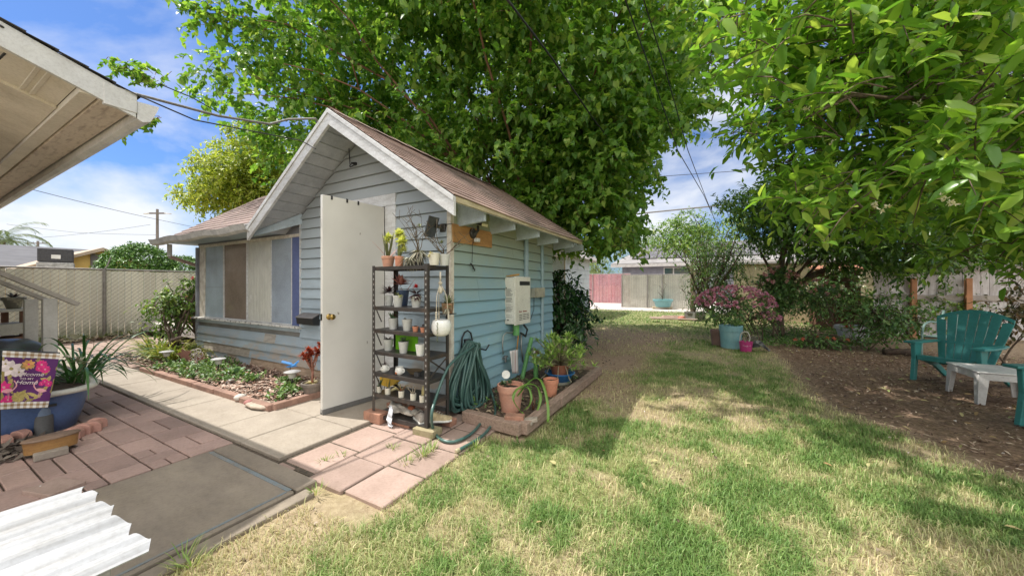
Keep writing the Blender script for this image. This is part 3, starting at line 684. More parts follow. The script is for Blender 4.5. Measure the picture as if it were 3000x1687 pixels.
door = MB().prism([Hh+Vector((0,0,.05)), Fd+Vector((0,0,.05)), Fd-nn_*.04+Vector((0,0,.05)), Hh-nn_*.04+Vector((0,0,.05))], (0,0,2.14)).build('door', dm, house, .003)
a = Hh+nn_*.006+Vector((0,0,.035)); c_ = Fd+nn_*.006+Vector((0,0,.035))
MB().prism([a, c_, c_-nn_*.052, a-nn_*.052], (0,0,.05)).build('door_sweep', mat('grey_sweep', (.17,.165,.16), (.13,.13,.12), 9, .6), door)
brass = mat('brass', (.55,.38,.13), (.40,.27,.09), 12, .25, metal=1)
kp = Fd - dd*.065 + Vector((0,0,.99))
def disc_tube(p, d, segs, n=20):
    pts = []; rs = []
    for l, r in segs: pts.append(Vector(p)+Vector(d)*l); rs.append(r)
    return MB().tube(pts, rs, n)
disc_tube(kp, nn_, [(0,.03),(.006,.03),(.010,.02),(.03,.011),(.042,.012),(.05,.024),(.062,.029),(.075,.026),(.082,.014)]).build('handle', brass, door, smooth=True)
disc_tube(kp-nn_*.04, -nn_, [(0,.03),(.006,.03),(.03,.011),(.05,.024),(.065,.027),(.08,.012)]).build('handle', brass, door, smooth=True)
lp = Fd + dd*.0015 - nn_*.02 + Vector((0,0,.99))
MB().beam(lp-Vector((0,0,.03)), lp+Vector((0,0,.03)), .026, .004, up=dd).build('latch_plate', mat('dark_brass', (.10,.08,.05), (.07,.06,.04), 9, .4, metal=1), door)
for t in (.13, .36, .54):
    q = Fd - dd*(t*W_) + nn_*.003 + Vector((0,0,2.155))
    MB().beam(q, q+Vector((0,0,.04)), .018, .004, up=nn_).build('hook', mat('black_metal', (.03,.03,.03), (.02,.02,.02), 9, .5), door)
# vent pipes on the side wall
pp = mat('pipe_paint', (.33,.45,.50), (.29,.40,.44), 5, .5)
y = onX(1541, 750, XR+.04).y
vp = MB().tube([(XR+.045, y, 1.40), (XR+.045, y, 2.23)], .034, 12).build('vent_pipe', pp, house, smooth=True)
MB().tube([(XR+.045, y, 1.66), (XR+.045, y, 1.75)], .040, 12).build('collar', pp, vp, smooth=True)
y = onX(1589, 850, XR+.04).y
vp = MB().tube([(XR+.036, y, .35), (XR+.036, y, 2.2)], .026, 12).build('conduit', pp, house, smooth=True)
MB().tube([(XR+.036, y, 1.50), (XR+.036, y, 1.55)], .031, 12).build('collar', pp, vp, smooth=True)
# insulators and nails on the gable
blk = mat('black_plastic', (.022,.022,.024), (.015,.015,.016), 9, .45)
q = onY(1043, 480, YF-.03); MB().tube([q, q+Vector((0,-.06,-.01))], [.02,.012], 8).tube([q+Vector((0,-.05,0)), q+Vector((-.03,-.07,-.05))], .006, 6).build('cable_clamp', blk, house)

# ---------------------------------------------------------------- things fixed to the cottage
q = onY(893, 917, YF); mx0, mx1 = q.x, q.x+.36
t = empty('mailbox', (mx0+.18, YF-.05, .78), 'black metal mailbox on the front wall beside the open door', 'mailbox')
MB().prism([(mx0, YF-.02, .775), (mx0, YF-.11, .785), (mx0, YF-.12, .875), (mx0, YF-.02, .92)], (.36,0,0)).build('box', blk, t, .003)
MB().prism([(mx0-.008, YF-.018, .935), (mx0-.008, YF-.128, .882), (mx0-.008, YF-.128, .872), (mx0-.008, YF-.018, .923)], (.376,0,0)).build('lid', mat('grey_lid', (.22,.21,.21), (.17,.16,.16), 9, .5), t, .002)
P = [onX(1323,655,XR+.02), onX(1438,681,XR+.02), onX(1438,726,XR+.02), onX(1325,709,XR+.02)]
bd = tag(MB().prism([Vector((XR+.018, p.y, p.z)) for p in (P[0], P[1], P[2], P[3])], (.02,0,0)).build('wooden_board', mat('orange_board', (.50,.27,.10), (.40,.21,.08), 6, .7, .3, 30, st=(1,1,6)), None, .002),
    'orange stained plank fixed to the side wall behind the flood lamp', 'board')
flm = mat('lamp_body', (.05,.045,.04), (.03,.03,.03), 8, .4)
q = onX(1386, 684, XR+.05); t = empty('flood_lamp', q, 'black flood lamp with pale square head on the orange plank', 'flood lamp')
disc_tube((XR+.039, q.y, q.z), (1,0,0), [(0,.055),(.02,.055),(.03,.045)]).build('backplate', flm, t, smooth=True)
MB().tube([(XR+.06, q.y, q.z-.02), (XR+.11, q.y+.01, q.z+.03), (XR+.10, q.y+.02, q.z+.08)], .016, 8).build('bracket', flm, t, smooth=True)
h = Vector((XR+.13, q.y+.03, q.z+.105))
MB().beam(h-Vector((.045,0,-.02)), h+Vector((.045,0,-.02)), .13, .035, up=(0.45,0,1)).build('lamp_head', flm, t, .005)
MB().beam(h+Vector((.053,0,-.020)), h+Vector((.056,0,-.021)), .115, .03, up=(.45,0,1)).build('lens', mat('lamp_lens', (.80,.76,.50), (.75,.70,.45), 9, .2), t)
MB().beam((XR+.07, q.y+.012, q.z-.075), (XR+.12, q.y+.012, q.z-.075), .055, .04).build('sensor', mat('white_plastic', (.72,.72,.70), (.66,.66,.64), 9, .4), t, .006)
c = [(XR+.06, q.y, q.z-.09)]
for i in range(6): c.append((XR+.04, q.y+.004*math.sin(i), q.z-.12-i*.04))
mb = MB().tube(c, .003, 5)
for k in range(4): mb.tube([(XR+.04, q.y-.04+.01*k, q.z-.33), (XR+.05, q.y, q.z-.36-.01*k), (XR+.04, q.y+.05, q.z-.41+.008*k)], .005, 5)
mb.build('cable', blk, t, smooth='all')
# solar lamp on the front wall by the corner
q = onY(1296, 668, YF-.03); t = empty('solar_lamp', q, 'black solar panel lamp on the front wall above the rack', 'solar lamp')
MB().beam(Vector((q.x-.0, YF-.018, q.z-.04)), Vector((q.x-.0, YF-.018, q.z+.04)), .07, .03, up=(0,1,0)).build('mount', flm, t, .006)
MB().tube([(q.x, YF-.03, q.z), (q.x-.03, YF-.10, q.z+.01)], .017, 8).build('arm', flm, t)
MB().beam((q.x-.09, YF-.13, q.z-.10), (q.x-.02, YF-.13, q.z+.10), .15, .014, up=(1,0,-.4)).build('panel', mat('solar_glass', (.10,.11,.12), (.08,.09,.10), 9, .2), t, .003)
MB().tube([(q.x+.03, YF-.03, q.z+.03), (XR+.03, YF-.03, q.z+.035), (XR+.03, YF+.1, q.z+.03), (XR+.03, onX(1370,680,XR).y, q.z+.02)], .003, 5).build('cable', blk, t)
# water heater
wy0, wy1, wd = 3.945, 4.39, .15; cream = mat('cream_enamel', (.76,.75,.68), (.70,.68,.60), 3, .35)
t = empty('water_heater', (XR+.08, (wy0+wy1)/2, .79), 'cream tankless water heater mounted on the side wall', 'water heater')
MB().box(XR+.01, XR+.14, wy0, wy1, .80, 1.405).build('casing', cream, t, .006)
MB().box(XR+.142, XR+.165, wy0-.004, wy1+.004, .785, 1.415).build('front_cover', cream, t, .008)
MB().box(XR+.158, XR+.168, wy0+.12, wy1-.02, 1.30, 1.355).build('exhaust_slot', blk, t, .003)
mb = MB()
for i in range(4):
    for j in range(3): mb.box(XR+.162, XR+.1665, wy0+.11+j*.105, wy0+.195+j*.105, .845+i*.022, .853+i*.022)
mb.build('louvre', blk, t)
inkr = mat('print_red', (.30,.06,.04)); ink = mat('print_black', (.05,.05,.05))
mb = MB()
yy = wy0+.11
for i, w_ in enumerate((.018,.012,.012,.012,.0,.016,.014,.012,.012,.014,.012)):
    if w_: mb.box(XR+.1652, XR+.1660, yy, yy+w_, .945-.0, .962+(.006 if i in (0,5) else 0))
    yy += w_+.006 if w_ else .03
mb.build('lettering', inkr, t)
mb = MB(); z = 1.25
random.seed(3)
while z > .88:
    x = XR+.03; e = XR+.03+random.uniform(.06,.10)
    if random.random() < .86: mb.box(x, e, wy0-.0022, wy0-.0012, z, z+.004)
    z -= .0125
mb.box(XR+.025, XR+.04, wy0-.0022, wy0-.0012, 1.26, 1.275); mb.box(XR+.045, XR+.07, wy0-.0022, wy0-.0012, .845, .86)
mb.build('label_print', ink, t)
disc_tube((XR+.164, (wy0+wy1)/2-.01, 1.11), (1,0,0), [(0,.007),(.004,.006)], 8).build('screw', mat('steel', (.6,.6,.6), (.5,.5,.5), 9, .3, metal=1), t)
tag(MB().beam((XR+.06, wy0+.06, 1.425), (XR+.10, wy0+.22, 1.445), .03, .025).beam((XR+.05, wy0+.0, 1.42), (XR+.06, wy0+.07, 1.425), .05, .012).build('trowel', mat('amber_wood', (.55,.33,.10), (.45,.26,.08), 9, .5), None, .005), 'small hand trowel with amber handle lying on the water heater', 'trowel')
brk = mat('pipe_metal', (.42,.41,.39), (.25,.24,.22), 12, .4, metal=.7)
t = empty('heater_piping', (XR+.06, 4.1, 0), 'green wrapped and metal pipes dropping from the water heater', 'pipes')
gp = mat('green_tape', (.16,.42,.13), (.12,.34,.11), 5, .45, .2, 18)
a1 = onX(1512, 965, XR+.09); MB().tube([(XR+.09, a1.y, .80), (XR+.09, a1.y, .64)], .045, 10).build('green_fitting', gp, t, smooth=True)
a = onX(1552, 988, XR+.13); b2 = onX(1526, 1125, XR+.11); a.x = XR+.16
MB().tube([a, (a+b2)/2+Vector((0,0,.01)), b2], [.028,.030,.030], 10).build('green_pipe', gp, t, smooth=True)
a = onX(1570, 1110, XR+.30); MB().tube([(XR+.30, a.y, .33), (XR+.30, a.y, .06)], .032, 10).build('green_pipe', gp, t, smooth=True)
pts = [onX(px, py, XR+.07) for px, py in ((1510,955),(1500,975),(1483,974),(1474,985),(1472,1010),(1474,1038))]; MB().tube(pts, .008, 6).build('copper_pipe', brk, t, smooth='all')
pts = [onX(px, py, XR+.08) for px, py in ((1516,955),(1518,990),(1514,1025))]; MB().tube(pts, .008, 6).build('orange_cord', mat('orange_cord', (.65,.30,.05), (.6,.27,.05)), t, smooth='all')
pts = [onX(px, py, XR+.10) for px, py in ((1535,952),(1545,965),(1540,985),(1526,975))]; MB().tube(pts, .014, 8).build('flexible_hose', blk, t, smooth='all')
pts = [onX(px, py, XR+.06) for px, py in ((1527,975),(1527,1020),(1532,1060))]; MB().tube(pts, .012, 8).build('steel_pipe', brk, t, smooth='all')
q = onX(1469, 1050, XR); t = empty('hose_tap', q, 'metal garden tap on the siding right of the coiled hose', 'tap')
disc_tube(q, (1,0,0), [(0,.03),(.01,.03),(.02,.014),(.06,.014)]).build('flange', brk, t, smooth=True)
disc_tube(q+Vector((.06,0,0)), (0,0,1), [(-.04,.012),(0,.015),(.02,.015),(.03,.03),(.04,.03)]).build('valve', brk, t, smooth=True)
q = onX(1558, 1070, XR+.18); t = empty('gas_meter_valve', (q.x, q.y, 0), 'grey gas valve assembly behind the green wrapped pipe', 'gas valve')
mb = MB().tube([(XR+.05, q.y+.15, .38), (q.x, q.y+.05, .40), (q.x+.05, q.y-.03, .37)], .022, 8).sphere((q.x+.04, q.y, .37), .05, 10, 8)
mb.build('body', brk, t, smooth='all'); MB().tube([(q.x+.05,q.y,.36),(q.x+.05,q.y,.05)], .014, 8).build('riser', brk, t)
MB().sphere((q.x+.09, q.y-.01, .38), .03, 8, 6).build('knob', mat('dark_red', (.22,.03,.03), (.16,.02,.02)), t, smooth='all')
# utility boxes
q0 = onX(1553, 860, XR+.03); q1 = onX(1585, 860, XR+.03)
t = empty('utility_box', (XR+.04, (q0.y+q1.y)/2, 1.1), 'pair of small grey utility boxes between heater and conduit', 'utility box')
ub = mat('utility_grey', (.40,.40,.33), (.32,.33,.28), 8, .6)
zt, zb = q0.z+.085, q0.z-.06
MB().box(XR+.01, XR+.06, q0.y, q0.y+.11, zb, zt-.01).build('box', ub, t, .004)
MB().box(XR+.01, XR+.09, q0.y+.125, q1.y+.02, zb, zt).build('box', mat('utility_tan', (.45,.43,.33), (.36,.35,.28), 8, .6), t, .004)
MB().tube([(XR+.03, q0.y+.14, zb), (XR+.03, q0.y+.13, zb-.18), (XR+.03, q0.y+.02, zb-.32)], .004, 5).build('cable', blk, t)
# towel hanging on the pipe
mb = MB(); P = [onX(1493,1028,XR+.17), onX(1516,1024,XR+.17), onX(1521,1092,XR+.17), onX(1498,1094,XR+.17)]; vs=[]; fs=[]
for i in range(9):
    for j in range(7):
        u, v = j/6, i/8; p = P[0].lerp(P[1], u).lerp(P[3].lerp(P[2], u), v); vs.append(p+Vector((.012*math.sin(u*9+v*2),0,0)))
for i in range(8):
    for j in range(6): a = i*7+j; fs.append((a,a+1,a+8,a+7))
mb.add(vs, fs); m, nt, b = nodes('towel'); tcx = nt.nodes.new('ShaderNodeTexCoord'); wv = nt.nodes.new('ShaderNodeTexWave'); wv.bands_direction = 'Y'; wv.inputs['Scale'].default_value = 4.2
nt.links.new(tcx.outputs['Object'], wv.inputs[0]); nt.links.new(ramp(nt, wv.outputs[0], [(.95, (.66,.62,.62)), (.985, (.35,.15,.14))]), b.inputs['Base Color'])
o = mb.build('towel', m, None, smooth='all'); md = o.modifiers.new('solid', 'SOLIDIFY'); md.thickness = .004; tag(o, 'white towel with dark stripes hanging below the water heater', 'towel')
# hose hanger and coiled hose
q = onX(1368, 985, XR+.05); t = empty('hose_hanger', q, 'black metal hose hanger arched on the side wall', 'hose hanger')
pts = [onX(px, py, XR+.05) for px, py in ((1352,1018),(1354,990),(1361,974),(1370,968),(1379,975),(1383,992),(1384,1015))]
mb = MB(); mb.tube(pts, .009, 6); mb.beam(onX(1362,1000,XR+.02), onX(1376,1000,XR+.02), .03, .05); mb.build('arch', blk, t, smooth='all')
c = onX(1372, 1022, XR+.03); MB().tube([(XR+.02, c.y-.09, c.z+.0), (XR+.2, c.y-.09, c.z-.01), (XR+.24, c.y-.09, c.z+.04)], .009, 6).tube([(XR+.02, c.y+.09, c.z+.0), (XR+.2, c.y+.09, c.z-.01), (XR+.24, c.y+.09, c.z+.05)], .009, 6).build('arm', blk, t, smooth='all')
hs = mat('hose_rubber', (.045,.105,.092), (.075,.15,.135), 4, .30, .1, 200, lo=.3, hi=.7)
top = onX(1375, 1012, XR+.12); pts = []; random.seed(21); nl = 19
for k in range(nl):
    bot = onX(random.uniform(1350,1405), random.uniform(1175, 1238), XR+.12); wl = random.uniform(.12, .31); wr = random.uniform(.07, .25)
    xo = XR + .06 + .17*((k*7) % nl)/nl
    for i in range(26):
        a = 2*PI*i/26; s = math.sin(a); c_ = (1-math.cos(a))/2
        wd_ = (wr if s > 0 else wl)*(s if s > 0 else s)
        z = top.z + .012*(k % 5) + (bot.z-top.z)*c_**.9
        y = top.y + (bot.y-top.y)*c_ + wd_*(.35+.85*c_) if True else 0
        pts.append(Vector((xo + .02*math.sin(a*2+k), y, max(.06, z))))
lead = [onX(px, py, XR+.22) for px, py in ((1320,1060),(1296,1110),(1275,1170))]
drop = [onX(1262,1215,XR+.30), at(1268,1262,.03), at(1290,1288,.03), at(1320,1296,.03), at(1352,1288,.03), at(1385,1268,.03), at(1412,1235,.04)]
tail = [onX(1395,1040,XR+.25), onX(1425,1110,XR+.27), onX(1450,1175,XR+.30), at(1452,1222,.05), at(1430,1262,.03), at(1395,1290,.03), at(1345,1317,.03)]
def smooth_path(P, it=2):
    P = [Vector(p) for p in P]
    for _ in range(it):
        Q = [P[0]]
        for a, b in zip(P[:-1], P[1:]): Q += [a*.75+b*.25, a*.25+b*.75]
        Q.append(P[-1]); P = Q
    return P
t = empty('garden_hose', (top.x, top.y, 0), 'coiled dark green garden hose hanging on the side wall beside the rack', 'garden hose')
MB().tube(smooth_path(pts, 1), .0138, 8).build('coil', hs, t, smooth='all')
MB().tube(smooth_path([top+Vector((.08,-.02,.01))]+lead+drop, 2), .013, 8).build('outer_loop', hs, t, smooth='all')
MB().tube(smooth_path([top+Vector((.1,.03,.0))]+tail, 2), .013, 8).build('loose_end', hs, t, smooth='all')
disc_tube(tail[-1], (tail[-1]-tail[-2]).normalized(), [(0,.016),(.03,.017),(.035,.013)], 10).build('coupling', mat('coupling', (.55,.50,.35), (.4,.35,.22), 9, .4), t, smooth=True)
random.seed(5)
# ================================================================ rack with pots
random.seed(9); rng = np.random.default_rng(5)
RX0, RX1, RY0, RY1 = -2.754, -2.067, 2.285, 2.575; LEV = [1.475, 1.10, .885, .68, .477, .28, .085]
rk = mat('rack_metal', (.040,.036,.034), (.085,.06,.045), 9, .42, .1, 60, lo=.5, hi=.75)
t = empty('shelving_rack', ((RX0+RX1)/2, (RY0+RY1)/2, .05), 'black metal shelving rack of seven shelves full of small pots', 'shelving rack')
for x, sx in ((RX0, 1), (RX1, -1)):
    for y, sy in ((RY0, 1), (RY1, -1)):
        zb = .115 if x == RX0 else .075
        mb = MB().box(min(x, x+sx*.036), max(x, x+sx*.036), min(y, y+sy*.003), max(y, y+sy*.003), zb, 1.485)
        mb.box(min(x, x+sx*.003), max(x, x+sx*.003), min(y+sy*.0032, y+sy*.030), max(y+sy*.0032, y+sy*.030), zb, 1.485)
        p = mb.build('post', rk, t)
        mb = MB()
        for z in np.arange(.25, 1.45, .05): mb.box(x+sx*.012, x+sx*.024, y-sy*.0006 if sy > 0 else y+.0002, y+.0002 if sy > 0 else y+.0008, z, z+.018)
        mb.build('slot', mat('slot', (.30,.30,.28), (.3,.3,.28), 9, .7), p)
for z in LEV:
    mb = MB().box(RX0+.005, RX1-.005, RY0+.005, RY1-.005, z-.006, z)
    for a in (RY0+.0035, RY1-.0055): mb.box(RX0+.005, RX1-.005, a, a+.002, z-.033, z-.0065)
    for a in (RX0+.0035, RX1-.0055): mb.box(a, a+.002, RY0+.006, RY1-.006, z-.033, z-.0065)
    mb.build('shelf', rk, t)
for z0, z1 in ((1.44,1.12),(1.06,.90),(.85,.70),(.64,.49)):
    MB().beam((RX0+.02, RY0+.006, z1), (RX0+.12, RY0+.006, z1-.16), .012, .003).build('brace', rk, t)
MB().beam((RX1-.004, RY0+.02, .66), (RX1-.004, RY1-.02, .50), .003, .014).build('brace', rk, t)
MB().beam((RX1-.004, RY0+.02, .49), (RX1-.004, RY1-.02, .64), .003, .014).build('brace', rk, t)
# pots
tc_ = mat('terracotta', (.62,.27,.16), (.50,.21,.13), 5, .75, .15, 60, lo=.35, hi=.7); tcd = mat('terracotta_dusty', (.60,.30,.20), (.45,.27,.19), 7, .85, .2, 60)
gp_ = mat('pale_grey_pot', (.52,.53,.50), (.46,.47,.44), 4, .5); wp = mat('white_pot', (.76,.76,.72), (.66,.66,.62), 5, .35); cp = mat('cream_pot', (.66,.63,.53), (.58,.55,.46), 5, .5)
dirtm = mat('potting_soil', (.06,.04,.03), (.03,.02,.015), 40, .95, .6, 90)
lf = {
 'green': leafmat('leaf_green', [(0,(.07,.15,.03)),(.6,(.13,.24,.05)),(1,(.24,.33,.08))], .2),
 'dark': leafmat('leaf_dark_red', [(0,(.02,.008,.012)),(.7,(.06,.02,.025)),(1,(.12,.05,.05))], .05, .35),
 'aloe': leafmat('leaf_aloe', [(0,(.07,.14,.07)),(1,(.16,.24,.13))], .1, .4),
 'yellow': leafmat('flower_yellow', [(0,(.55,.60,.12)),(.5,(.75,.74,.22)),(1,(.85,.82,.45))], .3),
 'dry': leafmat('leaf_dry', [(0,(.14,.11,.08)),(.5,(.38,.34,.26)),(1,(.60,.58,.48))], .1, .8),
 'red': leafmat('leaf_red', [(0,(.18,.02,.012)),(.5,(.42,.06,.03)),(1,(.55,.15,.08))], .25),
 'crimson': leafmat('flower_crimson', [(0,(.55,.01,.02)),(1,(.75,.05,.05))], .2),
 'pinkish': leafmat('leaf_pinkish', [(0,(.30,.10,.10)),(1,(.55,.25,.22))], .2),
 'straw': leafmat('leaf_straw', [(0,(.45,.36,.16)),(1,(.66,.58,.34))], .2, .7),
 'olive': leafmat('leaf_olive', [(0,(.12,.14,.06)),(1,(.28,.30,.14))], .15),
}
stem_m = mat('dry_stem', (.16,.12,.08), (.10,.08,.05), 20, .8)
def rosette(root, c, n, L, W, el=(.1, 1.1), m='aloe', name='leaves', tmpl='lance', droop=.1, fold=.3):
    n = int(n*1.25); L = L*1.15; W = W*1.25
    a = rng.random(n)*2*PI; e = el[0]+(el[1]-el[0])*rng.random(n); A = np.stack([np.cos(a)*np.cos(e), np.sin(a)*np.cos(e), np.sin(e)], 1)
    U = np.stack([-np.cos(a)*np.sin(e), -np.sin(a)*np.sin(e), np.cos(e)], 1); s = .65+.45*rng.random(n)
    V, F = leaves(np.array(c)+A*.004, A, U, L*s, W*s, tmpl, fold, droop); return fast(name, V, F, lf[m] if isinstance(m, str) else m, root)
def blades(root, c, n, L, w, m='aloe', spread=.8, droop=.6, name='leaves', seg=6, up=.9, r0=.01):
    mb = MB(); c = Vector(c)
    for i in range(n):
        a = random.uniform(0, 2*PI); l = L*random.uniform(.6, 1.1); h = Vector((math.cos(a), math.sin(a), 0)); sp_ = spread*random.uniform(.3, 1.1); pts = []
        p = c + h*r0*random.random(); d = (h*sp_ + Vector((0,0,up))).normalized()
        for k in range(seg+1):
            pts.append(p.copy()); p = p + d*(l/seg); d = (d + Vector((0,0,-droop*.35*(k+1)/seg*1.6))).normalized()
        mb.strip(pts, [w*x for x in ([.7]+[1]*(seg-3)+[.8,.5,.05])][:seg+1], side=h.cross(Vector((0,0,1))))
    return mb.build(name, lf[m] if isinstance(m, str) else m, root, smooth='all')
def sticks(root, c, n, L, r=.003, spread=.8, name='stem', m=None, br=2):
    mb = MB(); c = Vector(c)
    for i in range(n):
        d = Vector((jit(spread), jit(spread), 1)).normalized(); p = c.copy(); pts = [p.copy()]; l = L*random.uniform(.6, 1.1)
        for k in range(5):
            d = (d+Vector((jit(.35), jit(.35), jit(.15)))).normalized(); p = p + d*l/5; pts.append(p.copy())
        mb.tube(pts, [r*(1-.13*j) for j in range(6)], 4)
        for b in range(br):
            q = pts[random.randint(2, 5)]; e = Vector((jit(1), jit(1), .5)).normalized()*l*.22
            mb.tube([q, q+e*.5, q+e+Vector((0,0,.01))], r*.6, 3)
    return mb.build(name, m or stem_m, root, smooth='all')
def pot(name, label, cat, base, rt, rb, h, m, group=None, rim=True, square=False, n=20, soil=True):
    t = empty(name, base, label, cat, group); w = .10*rt
    prof = [(rb*.0+.001, 0), (rb, 0), (rb+(rt-rb)*.72*.94, h*.74)]
    if rim: prof += [(rt*.985, h*.75), (rt, h*.80), (rt, h*.985), (rt*.97, h), (rt*.88, h), (rt*.86, h*.86)]
    else: prof += [(rt, h*.99), (rt*.98, h), (rt*.91, h), (rt*.9, h*.86)]
    if not rim: prof[2] = (rb+(rt-rb)*.75, h*.75)
    mb = MB().lathe(base, prof + [(.001, h*.86)], 4 if square else n, cap=False)
    mb.build('pot', m, t, smooth=True)
    if soil: MB().lathe(Vector(base)+Vector((0,0,h*.84)), [(.001,.0),(rt*.45,.012),(rt*.86,.0)], 12, cap=False).build('soil', dirtm, t)
    return t
def rpos(px, Y, lev): return Vector((onY(px, 800, Y).x, Y, LEV[lev]+.001))
G1 = 'pots standing on the shelving rack'
# top shelf
p = rpos(1137, 2.40, 0); t = pot('potted_plant', 'terracotta pot with strap leaves and yellow bloom, leftmost on the top shelf', 'potted plant', p, .062, .045, .105, tcd, G1)
blades(t, p+Vector((0,0,.09)), 4, .30, .030, 'olive', .25, .05, name='leaves'); blades(t, p+Vector((0,0,.09)), 3, .26, .012, 'red', 1.2, .2, name='side_leaves')
for dx, dz, r_ in ((.03,.28,.05),(.02,.24,.03)): rosette(t, p+Vector((dx,-.02,dz)), 60, r_, r_*.45, (-.5,1.4), 'yellow', 'flower')
p = rpos(1170, 2.37, 0); t = pot('potted_plant', 'small clay pot with a cluster of yellow green flowers on the top shelf', 'potted plant', p, .042, .034, .095, tc_, G1)
blades(t, p+Vector((0,0,.08)), 4, .22, .028, 'olive', .3, .05)
for dx, dy, dz, r_ in ((.0,0,.30,.055),(.05,-.02,.22,.06),(.02,.01,.26,.05),(.06,0,.15,.035)): rosette(t, p+Vector((dx,dy,dz)), 90, r_, r_*.42, (-.6,1.5), 'yellow', 'flower')
p = rpos(1225, 2.42, 0); t = pot('potted_plant', 'black pot buried under dry grey hanging leaves with bare twigs on the top shelf', 'potted plant', p, .05, .04, .11, blk, G1)
rosette(t, p+Vector((0,0,.13)), 130, .12, .018, (-1.1,.5), 'dry', droop=.5); rosette(t, p+Vector((-.05,-.06,.07)), 90, .10, .018, (-1.2,.4), 'dry', 'drooping_leaves', droop=.5)
sticks(t, p+Vector((0,0,.12)), 7, .42, .004, .30, br=5); rosette(t, p+Vector((.02,0,.36)), 14, .04, .01, (.2,1.2), 'olive', 'shoot')
p = rpos(1272, 2.36, 0); t = pot('potted_plant', 'off white pot with a dried tan bloom at the right end of the top shelf', 'potted plant', p, .050, .038, .105, cp, G1, rim=False)
rosette(t, p+Vector((0,-.045,.09)), 24, .03, .014, (-1,1.2), 'straw', 'dry_bloom')
p = rpos(1302, 2.45, 0); t = pot('potted_plant', 'pale grey pot with long bare twigs overhanging the right corner of the top shelf', 'potted plant', p, .052, .038, .10, gp_, G1, rim=False)
sticks(t, p+Vector((0,0,.09)), 8, .34, .004, 1.4, br=3); rosette(t, p+Vector((-.03,0,.20)), 22, .035, .012, (0,1.3), 'olive', 'leaves')
# level 1
def gpot(px, Y, lev, lab, r=.045, h=.10, m=None, nm='potted_plant'): return rpos(px, Y, lev), pot(nm, lab, 'potted plant' if nm == 'potted_plant' else 'pot', rpos(px, Y, lev), r, r*.72, h, m or gp_, G1, rim=False)
p, t = gpot(1140, 2.44, 1, 'pale grey pot with a spiky black purple rosette on the second shelf from the top', .042, .10)
rosette(t, p+Vector((0,0,.13)), 60, .10, .016, (-.2,.9), 'dark'); rosette(t, p+Vector((0,0,.10)), 30, .06, .014, (-1.2,-.2), 'dry', 'old_leaves')
p, t = gpot(1166, 2.36, 1, 'pale grey pot with a small yellow green succulent beside the black rosette', .047, .105); rosette(t, p+Vector((-.01,0,.10)), 30, .035, .012, (.2,1.3), 'olive'); rosette(t, p+Vector((.04,-.02,.10)), 16, .03, .012, (-.4,1), 'yellow', 'bloom')
p, t = gpot(1180, 2.52, 1, 'dark blue pot behind the front row with broad reddish leaves rising from it', .062, .15, mat('navy_pot', (.04,.07,.13), (.03,.05,.10), 5, .4)); rosette(t, p+Vector((0,-.03,.20)), 26, .11, .035, (.1,1.2), 'pinkish', tmpl='oval'); blades(t, p+Vector((.04,-.02,.12)), 3, .22, .014, 'red', .6, .1, name='stalk')
p, t = gpot(1219, 2.37, 1, 'pale grey pot with dark drooping leaves and a crimson flower on top', .048, .10); rosette(t, p+Vector((0,0,.12)), 60, .085, .018, (-.9,.7), 'dark'); rosette(t, p+Vector((0,0,.18)), 40, .03, .018, (-.2,1.4), 'crimson', 'flower'); rosette(t, p+Vector((.02,0,.10)), 14, .07, .012, (-.8,.2), 'dry', 'grey_leaves')
p, t = gpot(1252, 2.40, 1, 'narrow white pot beside the right post of the second shelf', .024, .105, wp)
# level 2
p, t = gpot(1152, 2.38, 2, 'pale grey pot with upright green aloe on the third shelf from the top', .046, .105); blades(t, p+Vector((0,0,.09)), 12, .09, .014, 'aloe', .7, .1); rosette(t, p+Vector((.03,0,.12)), 12, .05, .016, (.1,.9), 'dark', 'dark_leaves')
p, t = gpot(1193, 2.36, 2, 'pale grey pot with only a tiny sprout on the third shelf', .047, .105); rosette(t, p+Vector((-.02,0,.10)), 7, .03, .01, (.3,1.1), 'dry')
p, t = gpot(1217, 2.34, 2, 'tiny terracotta pot left of its twin on the third shelf', .029, .048, tc_, 'clay_pot')
p, t = gpot(1240, 2.34, 2, 'tiny terracotta pot with a dark sprout nearest the right front post', .028, .045, tc_, 'clay_pot'); rosette(t, p+Vector((0,0,.05)), 9, .03, .008, (.4,1.3), 'dark')
# level 3
p, t = gpot(1138, 2.38, 3, 'pale grey pot with sparse dark leaves left of the lime green board', .047, .105); rosette(t, p+Vector((0,0,.10)), 14, .06, .014, (.1,.8), 'dark')
p, t = gpot(1182, 2.35, 3, 'pale grey pot with pointed green aloe in front of the lime green board', .046, .105); rosette(t, p+Vector((0,0,.10)), 22, .06, .014, (.2,1.3), 'aloe')
p, t = gpot(1232, 2.335, 3, 'white ridged pot at the right end of the fourth shelf', .045, .10, wp, 'white_pot')
MB().lathe(p, [(.001,.0),(.043,.012),(.0462,.085),(.0462,.10),(.041,.10),(.041,.09)], 20, cap=False)
a, b2 = rpos(1158, 2.43, 3), rpos(1222, 2.43, 3)
tag(MB().beam(Vector((a.x, 2.44, LEV[3]+.075)), Vector((b2.x, 2.44, LEV[3]+.075)), .012, .145).build('lime_board', mat('lime_green', (.17,.50,.012), (.15,.45,.01), 2, .5), None, .002), 'bright lime green board standing behind the pots on the fourth shelf', 'board')
